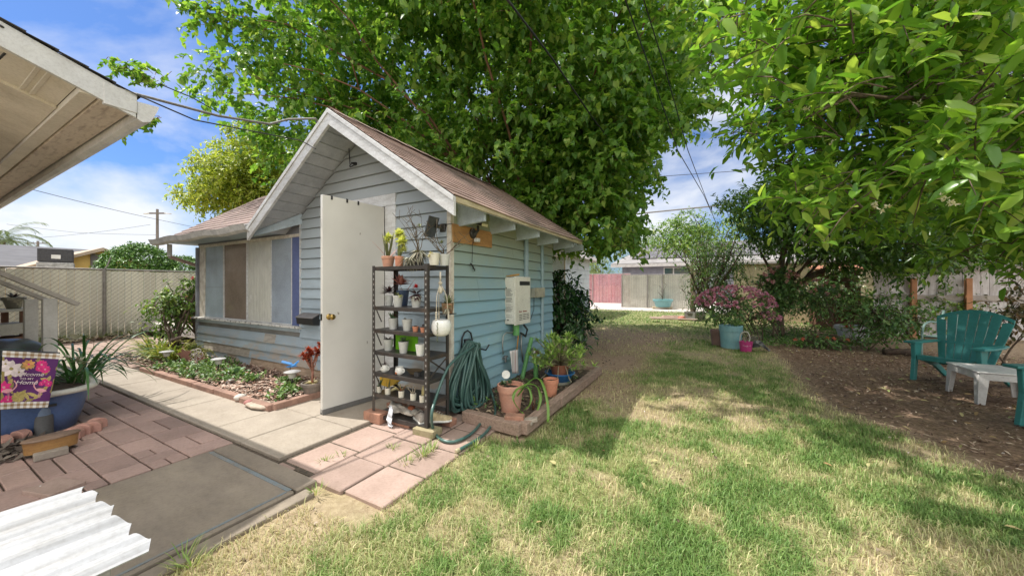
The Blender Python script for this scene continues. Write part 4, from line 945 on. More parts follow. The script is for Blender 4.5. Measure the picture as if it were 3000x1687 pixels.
# level 4: two face cups, tray
def face_cup(px, lab):
    p = rpos(px, 2.345, 4); t = empty('face_cup', p, lab, 'cup', 'white face shaped cups on the rack')
    MB().lathe(p, [(.001,0),(.022,0),(.036,.012),(.043,.035),(.038,.058),(.034,.066),(.036,.072),(.032,.072),(.031,.06)], 20, cap=True).build('bowl', wp, t, smooth=True)
    MB().tube(smooth_path([p+Vector((.036,0,.058)), p+Vector((.058,0,.055)), p+Vector((.060,0,.030)), p+Vector((.040,0,.022))], 2), .005, 6).build('handle', wp, t, smooth='all')
    f = p+Vector((-.002,-.0415,.035)); mb = MB()
    for sx in (-1, 1): mb.tube([f+Vector((sx*.020,.004,.010)), f+Vector((sx*.013,.0,.013)), f+Vector((sx*.006,.0,.010))], .0014, 4)
    mb.tube([f+Vector((-.010,.001,-.014)), f+Vector((0,-.0005,-.018)), f+Vector((.010,.001,-.014))], .0016, 4)
    mb.build('drawn_face', ink, t); return t, p
t, p = face_cup(1127, 'white face shaped cup holding a dark sprout at the left of the fifth shelf'); rosette(t, p+Vector((0,0,.065)), 9, .04, .01, (.2,1.1), 'dark')
t, p = face_cup(1171, 'white face shaped cup with rusty marks beside the brown tray'); MB().sphere(p+Vector((-.005,-.036,.02)), .012, 8, 6).build('rust_spot', mat('rust', (.45,.16,.06), (.35,.12,.05)), t, smooth='all')
p = rpos(1214, 2.43, 4); tag(MB().lathe(p, [(.001,.006),(.04,0),(.07,.03),(.078,.036),(.068,.028),(.035,.008),(.001,.012)], 24, 1.15, .8, cap=False).build('tray', mat('brown_tray', (.20,.15,.09), (.15,.11,.07), 5, .5), None, smooth=True), 'shallow brown plate on the fifth shelf of the rack', 'plate')
p = rpos(1223, 2.37, 4); tag(MB().box(p.x-.022, p.x+.03, 2.345, 2.375, p.z, p.z+.04).build('small_box', mat('dark_box', (.06,.06,.07), (.05,.05,.05)), None, .004), 'small dark box standing in front of the brown plate', 'box')
# level 5: five cups
labs = ['cream cup with upright green blades at the left end of the sixth shelf', 'cream cup with a fat pale green leek like stem in front of the yellow scoop', 'cream cup with long straw coloured leaves spilling over its rim', 'cream cup holding a short forked dry stem', 'cream cup with a brown twisted stalk beside the right front post']
for i, px in enumerate((1110, 1136, 1176, 1211, 1238)):
    p = rpos(px, 2.335-.004*i, 5); t = pot('cream_cup', labs[i], 'cup', p, .027, .025, .058, cp, 'cream cups on the sixth shelf', rim=False)
    c = p+Vector((0,0,.045))
    if i == 0: blades(t, c, 10, .11, .012, 'aloe', .5, .15)
    if i == 1: blades(t, c, 5, .11, .018, 'olive', .25, .1)
    if i == 2: blades(t, c, 16, .15, .008, 'straw', .9, 1.6); blades(t, c, 6, .07, .01, 'red', .5, .3, name='red_leaves')
    if i == 3: sticks(t, c, 3, .08, .005, .5, br=1, m=mat('pale_stem', (.40,.34,.25), (.3,.25,.17)))
    if i == 4: blades(t, c, 5, .10, .018, 'straw', .2, .1)
yl = mat('yellow_plastic', (.66,.42,.02), (.55,.34,.02), 5, .4)
a = rpos(1140, 2.49, 5)
mb = MB(); P = [(-.09,0),(.0,-.006),(.07,.02),(.20,.10),(.22,.115),(.10,.085),(.02,.11),(-.08,.12),(-.12,.07)]
mb.prism([(a.x+x, 2.47, a.z+.012+z) for x, z in P], (0,.03,0)); tag(mb.build('yellow_scoop', yl, None, .008), 'yellow plastic scoop lying behind the cream cups', 'scoop')
# bottom shelf: rags and shoes
def cloth(name, pts, mt, lab, cat, th=.006, wr=.012, parent=None):
    """pts: rows of points -> crumpled sheet"""
    R = len(pts); Cn = len(pts[0]); vs = []; n = 5
    for i in range((R-1)*n+1):
        a, fa = divmod(i, n); fa /= n
        if a == R-1: a, fa = R-2, 1
        for j in range((Cn-1)*n+1):
            b, fb = divmod(j, n); fb /= n
            if b == Cn-1: b, fb = Cn-2, 1
            p = Vector(pts[a][b])*(1-fa)*(1-fb)+Vector(pts[a+1][b])*fa*(1-fb)+Vector(pts[a][b+1])*(1-fa)*fb+Vector(pts[a+1][b+1])*fa*fb
            vs.append(p+Vector((math.sin(j*1.1+i*.7), math.cos(i*1.3-j*.5), math.sin(i*1.7+j*.9)))*wr*.5+Vector((jit(1),jit(1),jit(1)))*wr*.3)
    w_ = (Cn-1)*n+1; fs = [(i*w_+j, i*w_+j+1, (i+1)*w_+j+1, (i+1)*w_+j) for i in range((R-1)*n) for j in range((Cn-1)*n)]
    o = MB().add(vs, fs).build(name, mt, parent, smooth='all'); md = o.modifiers.new('solid', 'SOLIDIFY'); md.thickness = th
    sb = o.modifiers.new('sub', 'SUBSURF'); sb.levels = 1; sb.render_levels = 1
    return tag(o, lab, cat) if lab else o
rag = mat('rag_cloth', (.58,.55,.49), (.42,.36,.29), 8, .9, .3, 90, lo=.4, hi=.65); z = LEV[6]
xa = rpos(1135, 2.36, 6).x; xb = rpos(1215, 2.36, 6).x
cloth('rag_pile', [[(xa+ (xb-xa)*u, 2.33+.16*v, z+.02+.085*math.sin(PI*min(1,.15+v*.8))*(1-.55*u)) for u in (0,.33,.66,1)] for v in (0,.5,1)], rag, 'heap of crumpled off white gloves and rags on the bottom shelf', 'rags', wr=.03)
xh = rpos(1145, 2.28, 6).x
cloth('hanging_rag', [[(xh-.04, 2.30, z+.10), (xh+.02, 2.29, z+.11)], [(xh-.035, 2.272, z+.02), (xh+.03, 2.268, z+.02)], [(xh-.02, 2.255, .04), (xh+.05, 2.25, .05)], [(xh+.02, 2.25, .018), (xh+.055, 2.245, .02)]], mat('rag_pale', (.60,.62,.66), (.48,.50,.54), 8, .9), 'pale grey torn rag hanging off the bottom shelf to the paving', 'rag', wr=.014)
def shoe(x, y, rz, lab, m):
    t = empty('old_shoe', (x, y, z+.002), lab, 'shoe', 'old shoes on the bottom shelf')
    M = Matrix.Translation((x, y, z)) @ Matrix.Rotation(rz, 4, 'Z')
    mb = MB(); mb.M = M
    pr = [(-.11,.026,.055),(-.10,.032,.075),(-.05,.033,.075),(0,.036,.05),(.05,.042,.038),(.09,.036,.030),(.115,.015,.022)]
    vs = []; k = 10
    for (x_, w, h) in pr:
        for j in range(k):
            a = PI*j/(k-1); vs.append((x_, math.cos(a)*w, .016+math.sin(a)**.7*h))
    mb.add(vs, [(i*k+j, i*k+j+1, (i+1)*k+j+1, (i+1)*k+j) for i in range(len(pr)-1) for j in range(k-1)] + [tuple(range(k)), tuple((len(pr)-1)*k+j for j in range(k))])
    mb.build('upper', m, t, smooth='all')
    mb = MB(); mb.M = M; mb.prism([(p_[0], p_[1]+.004, .0) for p_ in pr]+[(p_[0], -p_[1]-.004, .0) for p_ in pr[::-1]], (0,0,.018)); mb.build('sole', wp, t, .004)
    mb = MB(); mb.M = M
    for i in range(4): mb.tube([(-.02+i*.02, -.02, .085-i*.012), (-.01+i*.02, .0, .094-i*.012), (-.02+i*.02, .02, .085-i*.012)], .003, 4)
    mb.build('lace', rag, t, smooth='all')
shoe(rpos(1225,2.36,6).x, 2.38, 2.6, 'scuffed grey shoe beside the rag heap', mat('shoe_grey', (.40,.37,.33), (.25,.22,.19), 20, .8))
shoe(rpos(1285,2.40,6).x-.03, 2.44, .6, 'tan and white shoe by the right post of the rack', mat('shoe_tan', (.52,.42,.25), (.35,.27,.16), 20, .8))
tag(MB().sphere(rpos(1205,2.42,6)+Vector((0,0,.07)), .035, 10, 7, .7).build('rust_cloth_ball', mat('rust_cloth', (.36,.11,.05), (.26,.08,.04), 20, .9), None, smooth='all'), 'rust coloured wad of cloth on top of the rags', 'cloth')
# bricks under the rack
brm = mat('old_brick', (.42,.22,.15), (.30,.16,.11), 12, .9, .4, 70)
def brick(px, py, rz, lab, m=brm, L=.20, W=.095, H=.055, loc=None, z0=.015, name='brick', grp='loose bricks around the rack'):
    p = loc or at(px, py); mb = MB(); mb.M = Matrix.Translation((p.x, p.y, z0+H/2)) @ Matrix.Rotation(rz, 4, 'Z'); mb.box(-L/2, L/2, -W/2, W/2, -H/2, H/2)
    return tag(mb.build(name, m, None, .006), lab, 'brick', grp)
brick(0,0,0, 'reddish brick under the left front foot of the rack', loc=Vector((-2.72, 2.30, 0)), H=.095, W=.11, L=.22)
brick(0,0,0, 'dark red brick under the middle of the bottom shelf', loc=Vector((-2.42, 2.36, 0)), H=.06, L=.22)
brick(0,0,.05, 'mossy tan block under the right front foot of the rack', mat('mossy_block', (.36,.31,.19), (.20,.20,.09), 9, .95, .5, 70), loc=Vector((-2.09, 2.31, 0)), H=.058, W=.13, L=.22)
brick(0,0,.0, 'red brick under the back right foot of the rack', loc=Vector((-2.10, 2.56, 0)), H=.058)
brick(0,0,.0, 'red brick under the back left foot of the rack', loc=Vector((-2.72, 2.56, 0)), H=.095)
brick(1508, 1262, .35, 'red brick tipped in the corner of the side bed', H=.075, L=.17, z0=.07)
# hanging pots on the right post
t = empty('hanging_planter', (RX1+.05, 2.43, .95), 'glossy white ribbed planter hung by knotted cord from the rack corner', 'hanging planter')
c = Vector((RX1+.055, 2.40, .86)); vs = []; prof = [(.001,0),(.045,.0),(.072,.02),(.086,.06),(.085,.10),(.072,.135),(.062,.14),(.058,.13)]
n = 32
for r_, z in prof:
    for k in range(n): q = r_*(1+.035*abs(math.cos(4*PI*k/n*1.0))); vs.append(c+Vector((q*math.cos(2*PI*k/n), q*math.sin(2*PI*k/n), z)))
MB().add(vs, [(i*n+k, i*n+(k+1)%n, (i+1)*n+(k+1)%n, (i+1)*n+k) for i in range(len(prof)-1) for k in range(n)]).build('planter', mat('gloss_white', (.80,.80,.77), (.76,.76,.72), 4, .15), t, smooth='all')
hk = c+Vector((-.01,0,.56)); mb = MB(); mb.tube([hk, hk+Vector((0,0,-.10))], .008, 6)
for k in range(3):
    a = 2*PI*k/3+.5; e = c+Vector((math.cos(a)*.064, math.sin(a)*.064, .138)); mb.tube([hk+Vector((0,0,-.1)), (hk+e)/2+Vector((math.cos(a)*.02, math.sin(a)*.02, 0)), e], .004, 5)
    for j in range(4): mb.sphere(e+Vector((0,0,.01+j*.018)), .010, 6, 5)
mb.sphere(hk+Vector((0,0,-.1)), .018, 8, 6); mb.sphere(hk+Vector((0,0,-.16)), .022, 8, 6, 1.6)
mb.build('cord', mat('cord', (.60,.55,.45), (.45,.40,.30), 30, .9), t, smooth='all')
mb = MB()
for k in range(14): mb.sphere(c+Vector((.03+.004*math.sin(k*2), -.087, .12-k*.012)), .005, 6, 4)
mb.build('trailing_beads', lf['olive'], t, smooth='all')
p = Vector((RX1+.045, 2.50, LEV[1]-.05)); t = pot('wall_pot', 'brown pot of spiky grey green air plants between rack post and wall corner', 'potted plant', p, .055, .045, .09, mat('brown_pot', (.38,.22,.13), (.30,.17,.10), 5, .6), None, rim=False)
rosette(t, p+Vector((.01,-.01,.08)), 90, .09, .010, (-.4,1.2), 'olive', 'spiky_leaves'); rosette(t, p+Vector((.02,-.03,.05)), 40, .08, .009, (-1.2,.2), 'dry', 'dry_leaves')
MB().box(RX1-.02, RX1+.10, 2.44, 2.56, LEV[1]-.06, LEV[1]-.052).build('bracket', rk, t)
# ================================================================ main house corner at the left
random.seed(31); rng = np.random.default_rng(8)
EX, EY, EZ, EK = -3.89, 1.0, 2.77, .33
vin = mat('soffit_vinyl', (.82,.76,.67), (.76,.70,.60), 3, .5); vinw = mat('white_fascia', (.74,.74,.73), (.66,.66,.66), 4, .5)
beamm = mat('eave_beam', (.74,.65,.56), (.50,.41,.35), 6, .7, .3, 40, st=(1,5,5), lo=.5, hi=.68)
mh = empty('main_house', (-9.0, -3.0, 0), 'beige eave corner of the main house with white fascia and dark shingles', 'house')
def ez(y): return EZ + EK*(EY-y)
mb = MB()    # eave beam along the low edge
mb.box(-12, EX-.02, EY-.185, EY-.005, EZ-.10, EZ-.03); mb.build('eave_beam', beamm, mh, .006)
MB().box(-12, EX-.03, EY-.28, EY-.192, EZ-.085, EZ-.035).build('eave_trim', vin, mh, .003)
mb = MB()    # ribbed strip of soffit panels beside the rake
y = EY-.285; rb = []
XS = -4.53
mb.prism([(EX-.04, y, ez(y)-.135), (EX-.04, -7, ez(-7)-.135), (XS, -7, ez(-7)-.135), (XS, y, ez(y)-.135)], (0,0,.02)); mb.build('soffit_panel', vin, mh)
mb = MB(); yy = y-.12
while yy > -3:
    for e in (0, .045): mb.beam((EX-.05, yy-e, ez(yy-e)-.138), (XS+.01, yy-e, ez(yy-e)-.138), .022, .012)
    yy -= .30
mb.build('rib', vin, mh, .003)
vn = MB().prism([(EX-.10, .38, ez(.38)-.1365), (EX-.10, .20, ez(.20)-.1365), (XS+.05, .20, ez(.20)-.1365), (XS+.05, .38, ez(.38)-.1365)], (0,0,-.004)).build('soffit_vent', mat('vent_white', (.66,.62,.54), (.6,.56,.48), 3, .5), mh)
mb = MB()
for i in range(7): yv = .36-i*.022; mb.beam((EX-.12, yv, ez(yv)-.142), (XS+.07, yv, ez(yv)-.142), .004, .003)
mb.build('vent_slot', mat('vent_dark', (.25,.22,.19)), vn)
mb = MB()    # planked porch ceiling
x = XS-.012
while x > -12:
    w_ = .15; a, b2 = EY-.285, -7
    mb.prism([(x, a, ez(a)-.15), (x, b2, ez(b2)-.15), (x-w_+.006, b2, ez(b2)-.15), (x-w_+.006, a, ez(a)-.15)], (0,0,.02)); x -= w_
mb.build('ceiling_plank', mat('ceiling_paint', (.84,.77,.67), (.77,.70,.60), 5, .55, .1, 30, isl=.04), mh)
MB().box(XS-.012, XS+.002, -7, EY-.29, 0, .001)
MB().prism([(XS-.006, EY-.285, ez(EY-.285)-.16), (XS-.006, -7, ez(-7)-.16), (XS-.006, -7, ez(-7)-.13), (XS-.006, EY-.285, ez(EY-.285)-.13)], (.014,0,0)).build('ceiling_trim', vin, mh)
mb = MB()    # rake fascia
mb.prism([(EX-.03, EY-.0, ez(EY)-.16), (EX-.03, -7, ez(-7)-.16), (EX-.03, -7, ez(-7)-.0), (EX-.03, EY-.0, ez(EY)-.0)], (.03,0,0)); mb.build('rake_fascia', vinw, mh, .003)
MB().box(EX-.035, EX+.006, EY-.17, EY+.004, EZ-.125, EZ+.03).build('corner_cap', vinw, mh, .003)
pr = [(0,.075),(0,-.06),(.03,-.075),(.075,-.055),(.095,-.01),(.12,.06),(.125,.085)]
MB().prism([(EX-.0, EY+.006+p[0], EZ-.105+p[1]) for p in pr], (-8.2,0,0)).build('gutter', vinw, mh)
ds = mat('dark_shingle', (.10,.095,.095), (.06,.055,.055), 9, .95, .6, 200, isl=.3)
mb = MB(); shingles(mb, (-12, EY+.02, EZ+.0), (1,0,0), (0,-1,EK), 8.13, 8.2, tab=.3, course=.14); mb.build('roof', ds, mh)
MB().prism([(-12, EY, EZ-.012), (-12, -6.8, ez(-6.8)-.012), (-12, -6.8, ez(-6.8)-.10), (-12, EY, EZ-.06)], (8.08,0,0)).build('roof_deck', mat('deck_dark', (.1,.08,.06)), mh)
MB().box(-14, -5.6, -8, .18, 0, 2.82).build('wall', mat('stucco', (.62,.55,.45), (.56,.5,.41), 9, .9, .4, 90), mh)
# service cables
cab = mat('cable_black', (.025,.025,.027), (.02,.02,.02), 9, .5); cabg = mat('cable_grey', (.22,.21,.20), (.13,.12,.11), 60, .6)
def cable(name, lab, P, r, m, sag=.0, n=20, group=None):
    P = [Vector(p) for p in P]; pts = []
    for a, b2 in zip(P[:-1], P[1:]):
        for i in range(n): t = i/n; pts.append(a.lerp(b2, t)-Vector((0,0,sag*4*t*(1-t)*(b2-a).length)))
    pts.append(P[-1]); return tag(MB().tube(pts, r, 6).build(name, m, None, smooth='all'), lab, 'cable', group)
E0 = atd(-90, 85, 2.25); Eh = Vector((EX+.02, EY-.35, ez(EY-.35)-.06))
G0 = atd(930, 358, 3.86); G1_ = atd(900, 432, 3.95)
cable('service_cable', 'thick twisted cable from the main house eave to the cottage rake near its peak', [atd(-60, 60, 2.3), atd(60, 165, 2.45), atd(345, 262, 2.70), atd(640, 340, 3.2), atd(790, 364, 3.6), atd(845, 350, 3.75), atd(925, 348, 3.82), G0], .011, cabg, .0, 8)
cable('service_cable', 'thin black cable sagging to the lower part of the cottage rake', [atd(-60, 88, 2.3), atd(100, 190, 2.5), atd(420, 287, 2.8), atd(570, 352, 3.1), atd(880, 412, 3.9), atd(905, 425, 3.93), atd(925, 436, 3.9)], .006, cab, 0, 8)
cable('service_cable', 'short black cable crossing under the rake planks and down the gable', [onY(935, 410, YO+.1), onY(985,412,YF-.2), onY(1022,430,YF-.03), onY(1024,470,YF-.03), onY(1026,490,YF-.03), onY(1040,482,YF-.04)], .006, cab, 0, 3)
cable('branch_cable', 'thin black wire rising beyond the eave to the hanging leafy twig', [atd(465, 246, 4.6), atd(560, 285, 5.2), atd(640, 330, 6)], .008, cab)
MBx = MB().tube(smooth_path([atd(0, 75, 2.2), atd(25,92,2.25), atd(30,125,2.3), atd(22,150,2.3), atd(-5,175,2.3)], 2), .007, 6)
tag(MBx.build('eave_cable', cab, None, smooth='all'), 'black cable loop at the far left edge of the eave', 'cable')
# ---------------------------------------------------------------- left slatted chain link fence
def fence_frame(A, B):
    A = Vector(A); B = Vector(B); return A, (B-A).normalized(), (B-A).length
def slat_fence(name, lab, A, B, h, postx, slatm, wirem, wire=True, wr=1.0, edge=None, cell=.115, sw=.111, arms=()):
    A, d, L = fence_frame(A, B); B = A+d*L; nrm = Vector((d.y, -d.x, 0)); nrm = nrm if nrm.dot(-A) > 0 else -nrm
    t = empty(name, A+d*L/2, lab, 'fence'); mb = MB(); s = 0
    while s < L:
        o = nrm*jit(.005); p = A+d*s+o; q = A+d*min(L, s+sw)+o; tp = h-.03+jit(.012); mb.add([p+Vector((0,0,.02)), q+Vector((0,0,.02)), q+Vector((0,0,tp)), p+Vector((0,0,tp)), p-nrm*.006+Vector((0,0,.02)), q-nrm*.006+Vector((0,0,.02)), q-nrm*.006+Vector((0,0,tp)), p-nrm*.006+Vector((0,0,tp))],
            [(0,1,2,3), (7,6,5,4), (0,3,7,4), (1,5,6,2), (3,2,6,7)]); s += cell
    mb.build('slats', slatm, t)
    if edge:
        mb = MB(); s = 0
        while s < L: p = A+d*s+nrm*.007; q = p+d*.011; mb.add([p+Vector((0,0,.02)), q+Vector((0,0,.02)), q+Vector((0,0,h-.04)), p+Vector((0,0,h-.04))], [(0,1,2,3)]); s += cell
        mb.build('slat_edges', edge, t)
    if wire:
        mb = MB()
        for sg in (1, -1):
            s = -h
            while s < L+h:
                a = max(0, s if sg > 0 else s); e = min(L, s+h)
                if e > a:
                    z0 = (a-s) if sg > 0 else h-(a-s); z1 = (e-s) if sg > 0 else h-(e-s)
                    o = nrm*(.012+.004*sg); p, q = A+d*a+o+Vector((0,0,min(h-.02,z0))), A+d*e+o+Vector((0,0,min(h-.02,z1)))
                    mb.tube([p, q], .0032*wr if sg > 0 else .0010*wr, 3, cap=False)
                s += cell*.85
        mb.build('wire_mesh', wirem, t)
    rail = MB().tube([A+Vector((0,0,h)), B+Vector((0,0,h))], .021, 8).build('top_rail', galv, t, smooth=True)
    for s in postx:
        p = A+d*s+nrm*.03; MB().tube([p, p+Vector((0,0,h+.02))], .032, 10).build('post', galv, t, smooth=True)
    for s in arms:
        p = A+d*s+nrm*.03+Vector((0,0,h+.0)); MB().tube([p, p+d*.05+Vector((0,0,.10)), p+d*.10+Vector((0,0,.30))], .016, 6).build('barb_arm', galv, t, smooth=True)
    return t
galv = mat('galvanised', (.33,.31,.29), (.24,.22,.20), 14, .5, .1, 60, metal=.3); wirem = mat('fence_wire', (.27,.22,.17), (.20,.16,.12), 30, .7)
m, nt, b = nodes('tan_slat'); b.inputs['Roughness'].default_value = .6
g = nt.nodes.new('ShaderNodeNewGeometry'); tcx = nt.nodes.new('ShaderNodeTexCoord'); sp = nt.nodes.new('ShaderNodeSeparateXYZ'); nt.links.new(tcx.outputs['Object'], sp.inputs[0])
c0 = mixc(nt, 1.0, ramp(nt, noise(nt, 1.5, 6), [(.35, (.86,.84,.72)), (.65, (.80,.77,.65))]), ramp(nt, g.outputs['Random Per Island'], [(0, (.86,.86,.86)), (1, (1.05,1.05,1.05))]), 'MULTIPLY')
mz = nt.nodes.new('ShaderNodeMapRange'); mz.inputs[1].default_value = .42; mz.inputs[2].default_value = .02; nt.links.new(sp.outputs['Z'], mz.inputs[0])
nn = nt.nodes.new('ShaderNodeMath'); nn.operation = 'MULTIPLY'; nt.links.new(mz.outputs[0], nn.inputs[0]); nt.links.new(ramp(nt, noise(nt, 5, 6), [(.4, (0,0,0)), (.6, (1,1,1))]), nn.inputs[1])
nt.links.new(mixc(nt, nn.outputs[0], c0, (.20,.22,.10)), b.inputs['Base Color']); tans = m
FXX = -12.86
pz = Vector((FXX, 4.25, 0))
pY = onX(306, 900, FXX+.03).y
slat_fence('slatted_fence', 'tan slatted chain link fence behind the patio with a bent barbed wire arm', (FXX, -1.5, 0), (FXX, 9.5, 0), 1.69, [pY+1.5, pY+1.5+3.05, pY+1.5-3.05, pY+1.5+6.1], tans, wirem, arms=[pY+1.5], edge=mat('slat_edge', (.84,.83,.78), (.78,.77,.72), 5, .5))
# weeds at its foot
def tuft(name, lab, c, n, L, w, m='green', spread=.9, droop=.8, cat='weeds', r0=.1):
    t = empty(name, c, lab, cat); blades(t, c, n, L, w, m, spread, droop, 'blade', 4, .9, r0); return t
C = np.array([[FXX+.18+jit(.1), random.uniform(.5, 7), .03+random.random()*.10] for _ in range(420)]); V, F = sprays(C, np.tile([.3,0,.8], (len(C),1)), 6, .10, .06, .03, 'oval', hang=0)
tag(fast('fence_weeds', V, F, leafmat('weed', [(0,(.08,.12,.03)),(.5,(.18,.24,.06)),(1,(.30,.30,.10))], .2)), 'low weeds growing along the foot of the tan slatted fence', 'weeds', kind='stuff')
chips('fence_debris', 'leaf litter and bark heaped along the foot of the tan fence', [(FXX+.1, FXX+.65, .5, 4.5, 1)], 1600, .10, [(0,(.12,.08,.05)),(.5,(.32,.24,.17)),(1,(.50,.42,.32))], 'leaf litter', z=.03, lift=.05)
# ---------------------------------------------------------------- beyond the fence
def gable_house(name, lab, c, rz, L, W, h, rh, wallm, roofm, over=.4, win=()):
    t = empty(name, c, lab, 'house'); M = Matrix.Translation(c) @ Matrix.Rotation(rz, 4, 'Z')
    mb = MB(); mb.M = M; mb.prism([(-L/2,-W/2,0),(-L/2,W/2,0),(-L/2,W/2,h),(-L/2,0,h+rh),(-L/2,-W/2,h)], (L,0,0)); mb.build('wall', wallm, t)
    for s in (-1, 1):
        mb = MB(); mb.M = M; e = over; k = rh/(W/2)
        mb.prism([(-L/2-e, 0, h+rh+.02), (-L/2-e, s*(W/2+e), h-k*e+.02), (-L/2-e, s*(W/2+e), h-k*e+.14), (-L/2-e, 0, h+rh+.16)], (L+2*e,0,0)); mb.build('roof', roofm, t)
    return t, M
gr = mat('far_grey_roof', (.13,.13,.14), (.10,.10,.11), 2, .9, .2, 30, st=(.3,.3,9)); ys = mat('yellow_stucco', (.66,.46,.15), (.60,.42,.14), 2, .9); er = mat('tan_eave', (.48,.38,.28), (.40,.32,.24), 3, .9)
c = Vector((-31, -2.6, 0)); t, M = gable_house('grey_roof_house', 'long grey roofed building behind the fence at far left', c, PI/2, 17, 8, 1.95, 1.25, mat('far_wall', (.5,.48,.44)), gr)
c = gd(420, 19, 0); ap = atd(297, 730, 15.2)
t, M = gable_house('yellow_house', 'yellow house gable with tan roof and dark attic vent beyond the fence', Vector((ap.x-4.0, ap.y, 0)), 0, 8, 6.4, ap.z-1.45-.1, 1.45, ys, er, .25)
v = atd(294, 767, 15.15); MB().box(ap.x-.0, ap.x+.04, v.y-.28, v.y+.28, v.z-.33, v.z+.33).build('attic_vent', mat('vent_grey', (.10,.09,.09), (.2,.18,.17), 40, .8, st=(1,1,30)), t)
q = atd(165, 752, 13.6); t = empty('rooftop_air_conditioner', q, 'black and grey air conditioning unit on the tan roof left of the yellow gable', 'air conditioner')
mb = MB(); mb.M = Matrix.Translation(q) @ Matrix.Rotation(-.2, 4, 'Z'); mb.box(-.42,.42,-.42,.42,-.22,.28); mb.build('casing', mat('ac_dark', (.035,.035,.04), (.06,.06,.07), 30, .6), t, .02)
mb = MB(); mb.M = Matrix.Translation(q) @ Matrix.Rotation(-.2, 4, 'Z'); mb.box(-.44,.44,-.44,.44,-.52,-.24); mb.build('stand', mat('ac_grey', (.42,.42,.42), (.25,.25,.25), 12, .6), t, .02)
mb = MB(); mb.M = Matrix.Translation(q) @ Matrix.Rotation(-.2, 4, 'Z'); mb.box(.424,.43,-.1,.12,-.1,.05); mb.build('label_plate', vinw, t)
# hedge dome
hedm = leafmat('hedge_leaf', [(0,(.05,.13,.02)),(.5,(.10,.23,.04)),(1,(.22,.36,.08))], .15, .4)
barkm = mat('bark', (.16,.115,.08), (.09,.065,.045), 12, .9, .6, 30, st=(1,1,.3)); barkr = mat('reddish_bark', (.24,.12,.07), (.15,.085,.05), 12, .9, .5, 30, st=(1,1,.3))
a = atd(408, 800, 13.5); b2 = atd(535, 800, 14.5)
tree('hedge_tree', 'dense rounded green hedge dome rising over the slatted fence', 'hedge', (a.x, a.y, 0), (a.x, a.y, 1.0), .15, [((a.x, a.y, 1.45), (.95,1.15,1.45), 3), ((b2.x, b2.y, 1.3), (1.0,1.2,1.2), 2)], 7000, 8, .13, .10, .06, 'lance', hedm, barkm, nl=6, shell=.93, lump=.03, hang=.1, twigstep=9999)
# utility poles and far wires
pm = mat('pole_wood', (.22,.19,.17), (.17,.15,.13), 6, .9)
def pole(px, pytop, d, r, lab, arms, lamps=False):
    p = gd(px, d); top = atd(px, pytop, d).z; t = empty('utility_pole', p, lab, 'utility pole')
    MB().tube([p, Vector((p.x, p.y, top))], [r, r*.7], 8).build('pole', pm, t)
    for z, w_, rz in arms:
        dd_ = Vector((math.cos(rz), math.sin(rz), 0)); c = Vector((p.x, p.y, top-z))
        o = MB().beam(c-dd_*w_/2, c+dd_*w_/2, .10, .12).build('crossarm', pm, t)
        if lamps:
            for s in (-1, 1): e = c+dd_*s*w_/2; MB().beam(e, e+dd_*s*.5+Vector((0,0,-.05)), .16, .08).build('lamp_head', vinw, o)
        else:
            for s in (-.45, -.2, .2, .45): e = c+dd_*s*w_; MB().tube([e, e+Vector((0,0,.2))], .04, 5).build('insulator', pm, o)
    return Vector((p.x, p.y, top))
T1 = pole(461, 613, 30, .13, 'tall wooden utility pole with lamp arms rising behind the hedge', [(.35, 1.3, .5)], True)
T2 = pole(111, 706, 45, .16, 'distant utility pole with two crossarms above the grey roof', [(.3, 3.0, .5), (1.3, 3.0, .5)])
cable('far_wire', 'long wire crossing the sky past the lamp pole', [atd(35, 540, 16), atd(461, 643, 30), atd(700, 690, 42)], .016, cab, .004, 10)
cable('far_wire', 'faint lower wire between the palm and the tall pole', [atd(20, 657, 30), atd(230, 682, 30), atd(461, 688, 30)], .012, cab, .004, 10)
cable('far_wire', 'faint wire rising to the right towards the tall pole', [atd(90, 698, 34), atd(260, 683, 32), atd(440, 658, 30)], .012, cab, .004, 10)
# palm
pc = atd(5, 705, 24); t = empty('palm_tree', (pc.x, pc.y, 0), 'feathery palm fronds at the far left edge above the grey roof', 'palm tree')
MB().tube([(pc.x, pc.y, 0), tuple(pc)], [.22, .16], 8).build('trunk', barkm, t); P=[];A=[];U=[]
for i in range(22):
    a = 2*PI*i/22+jit(.2); h = Vector((math.cos(a), math.sin(a), 0)); el = random.uniform(.2, 1.3); p = pc.copy(); d = (h*math.cos(el)+Vector((0,0,math.sin(el)))).normalized(); Lf = 2.6
    for k in range(30):
        p = p+d*(Lf/30); d = (d+Vector((0,0,-.075))).normalized(); s = d.cross(Vector((0,0,1))).normalized()
        for sg in (-1, 1): P.append(p.copy()); A.append(s*sg*.8+d*.5+Vector((0,0,-.35))); U.append((0,0,1))
V, F = leaves(np.array(P), np.array([list(x) for x in A]), np.array(U, float), .42, .035, 'dia'); fast('fronds', V, F, leafmat('palm_leaf', [(0,(.10,.16,.08)),(1,(.26,.32,.18))], .2), t)
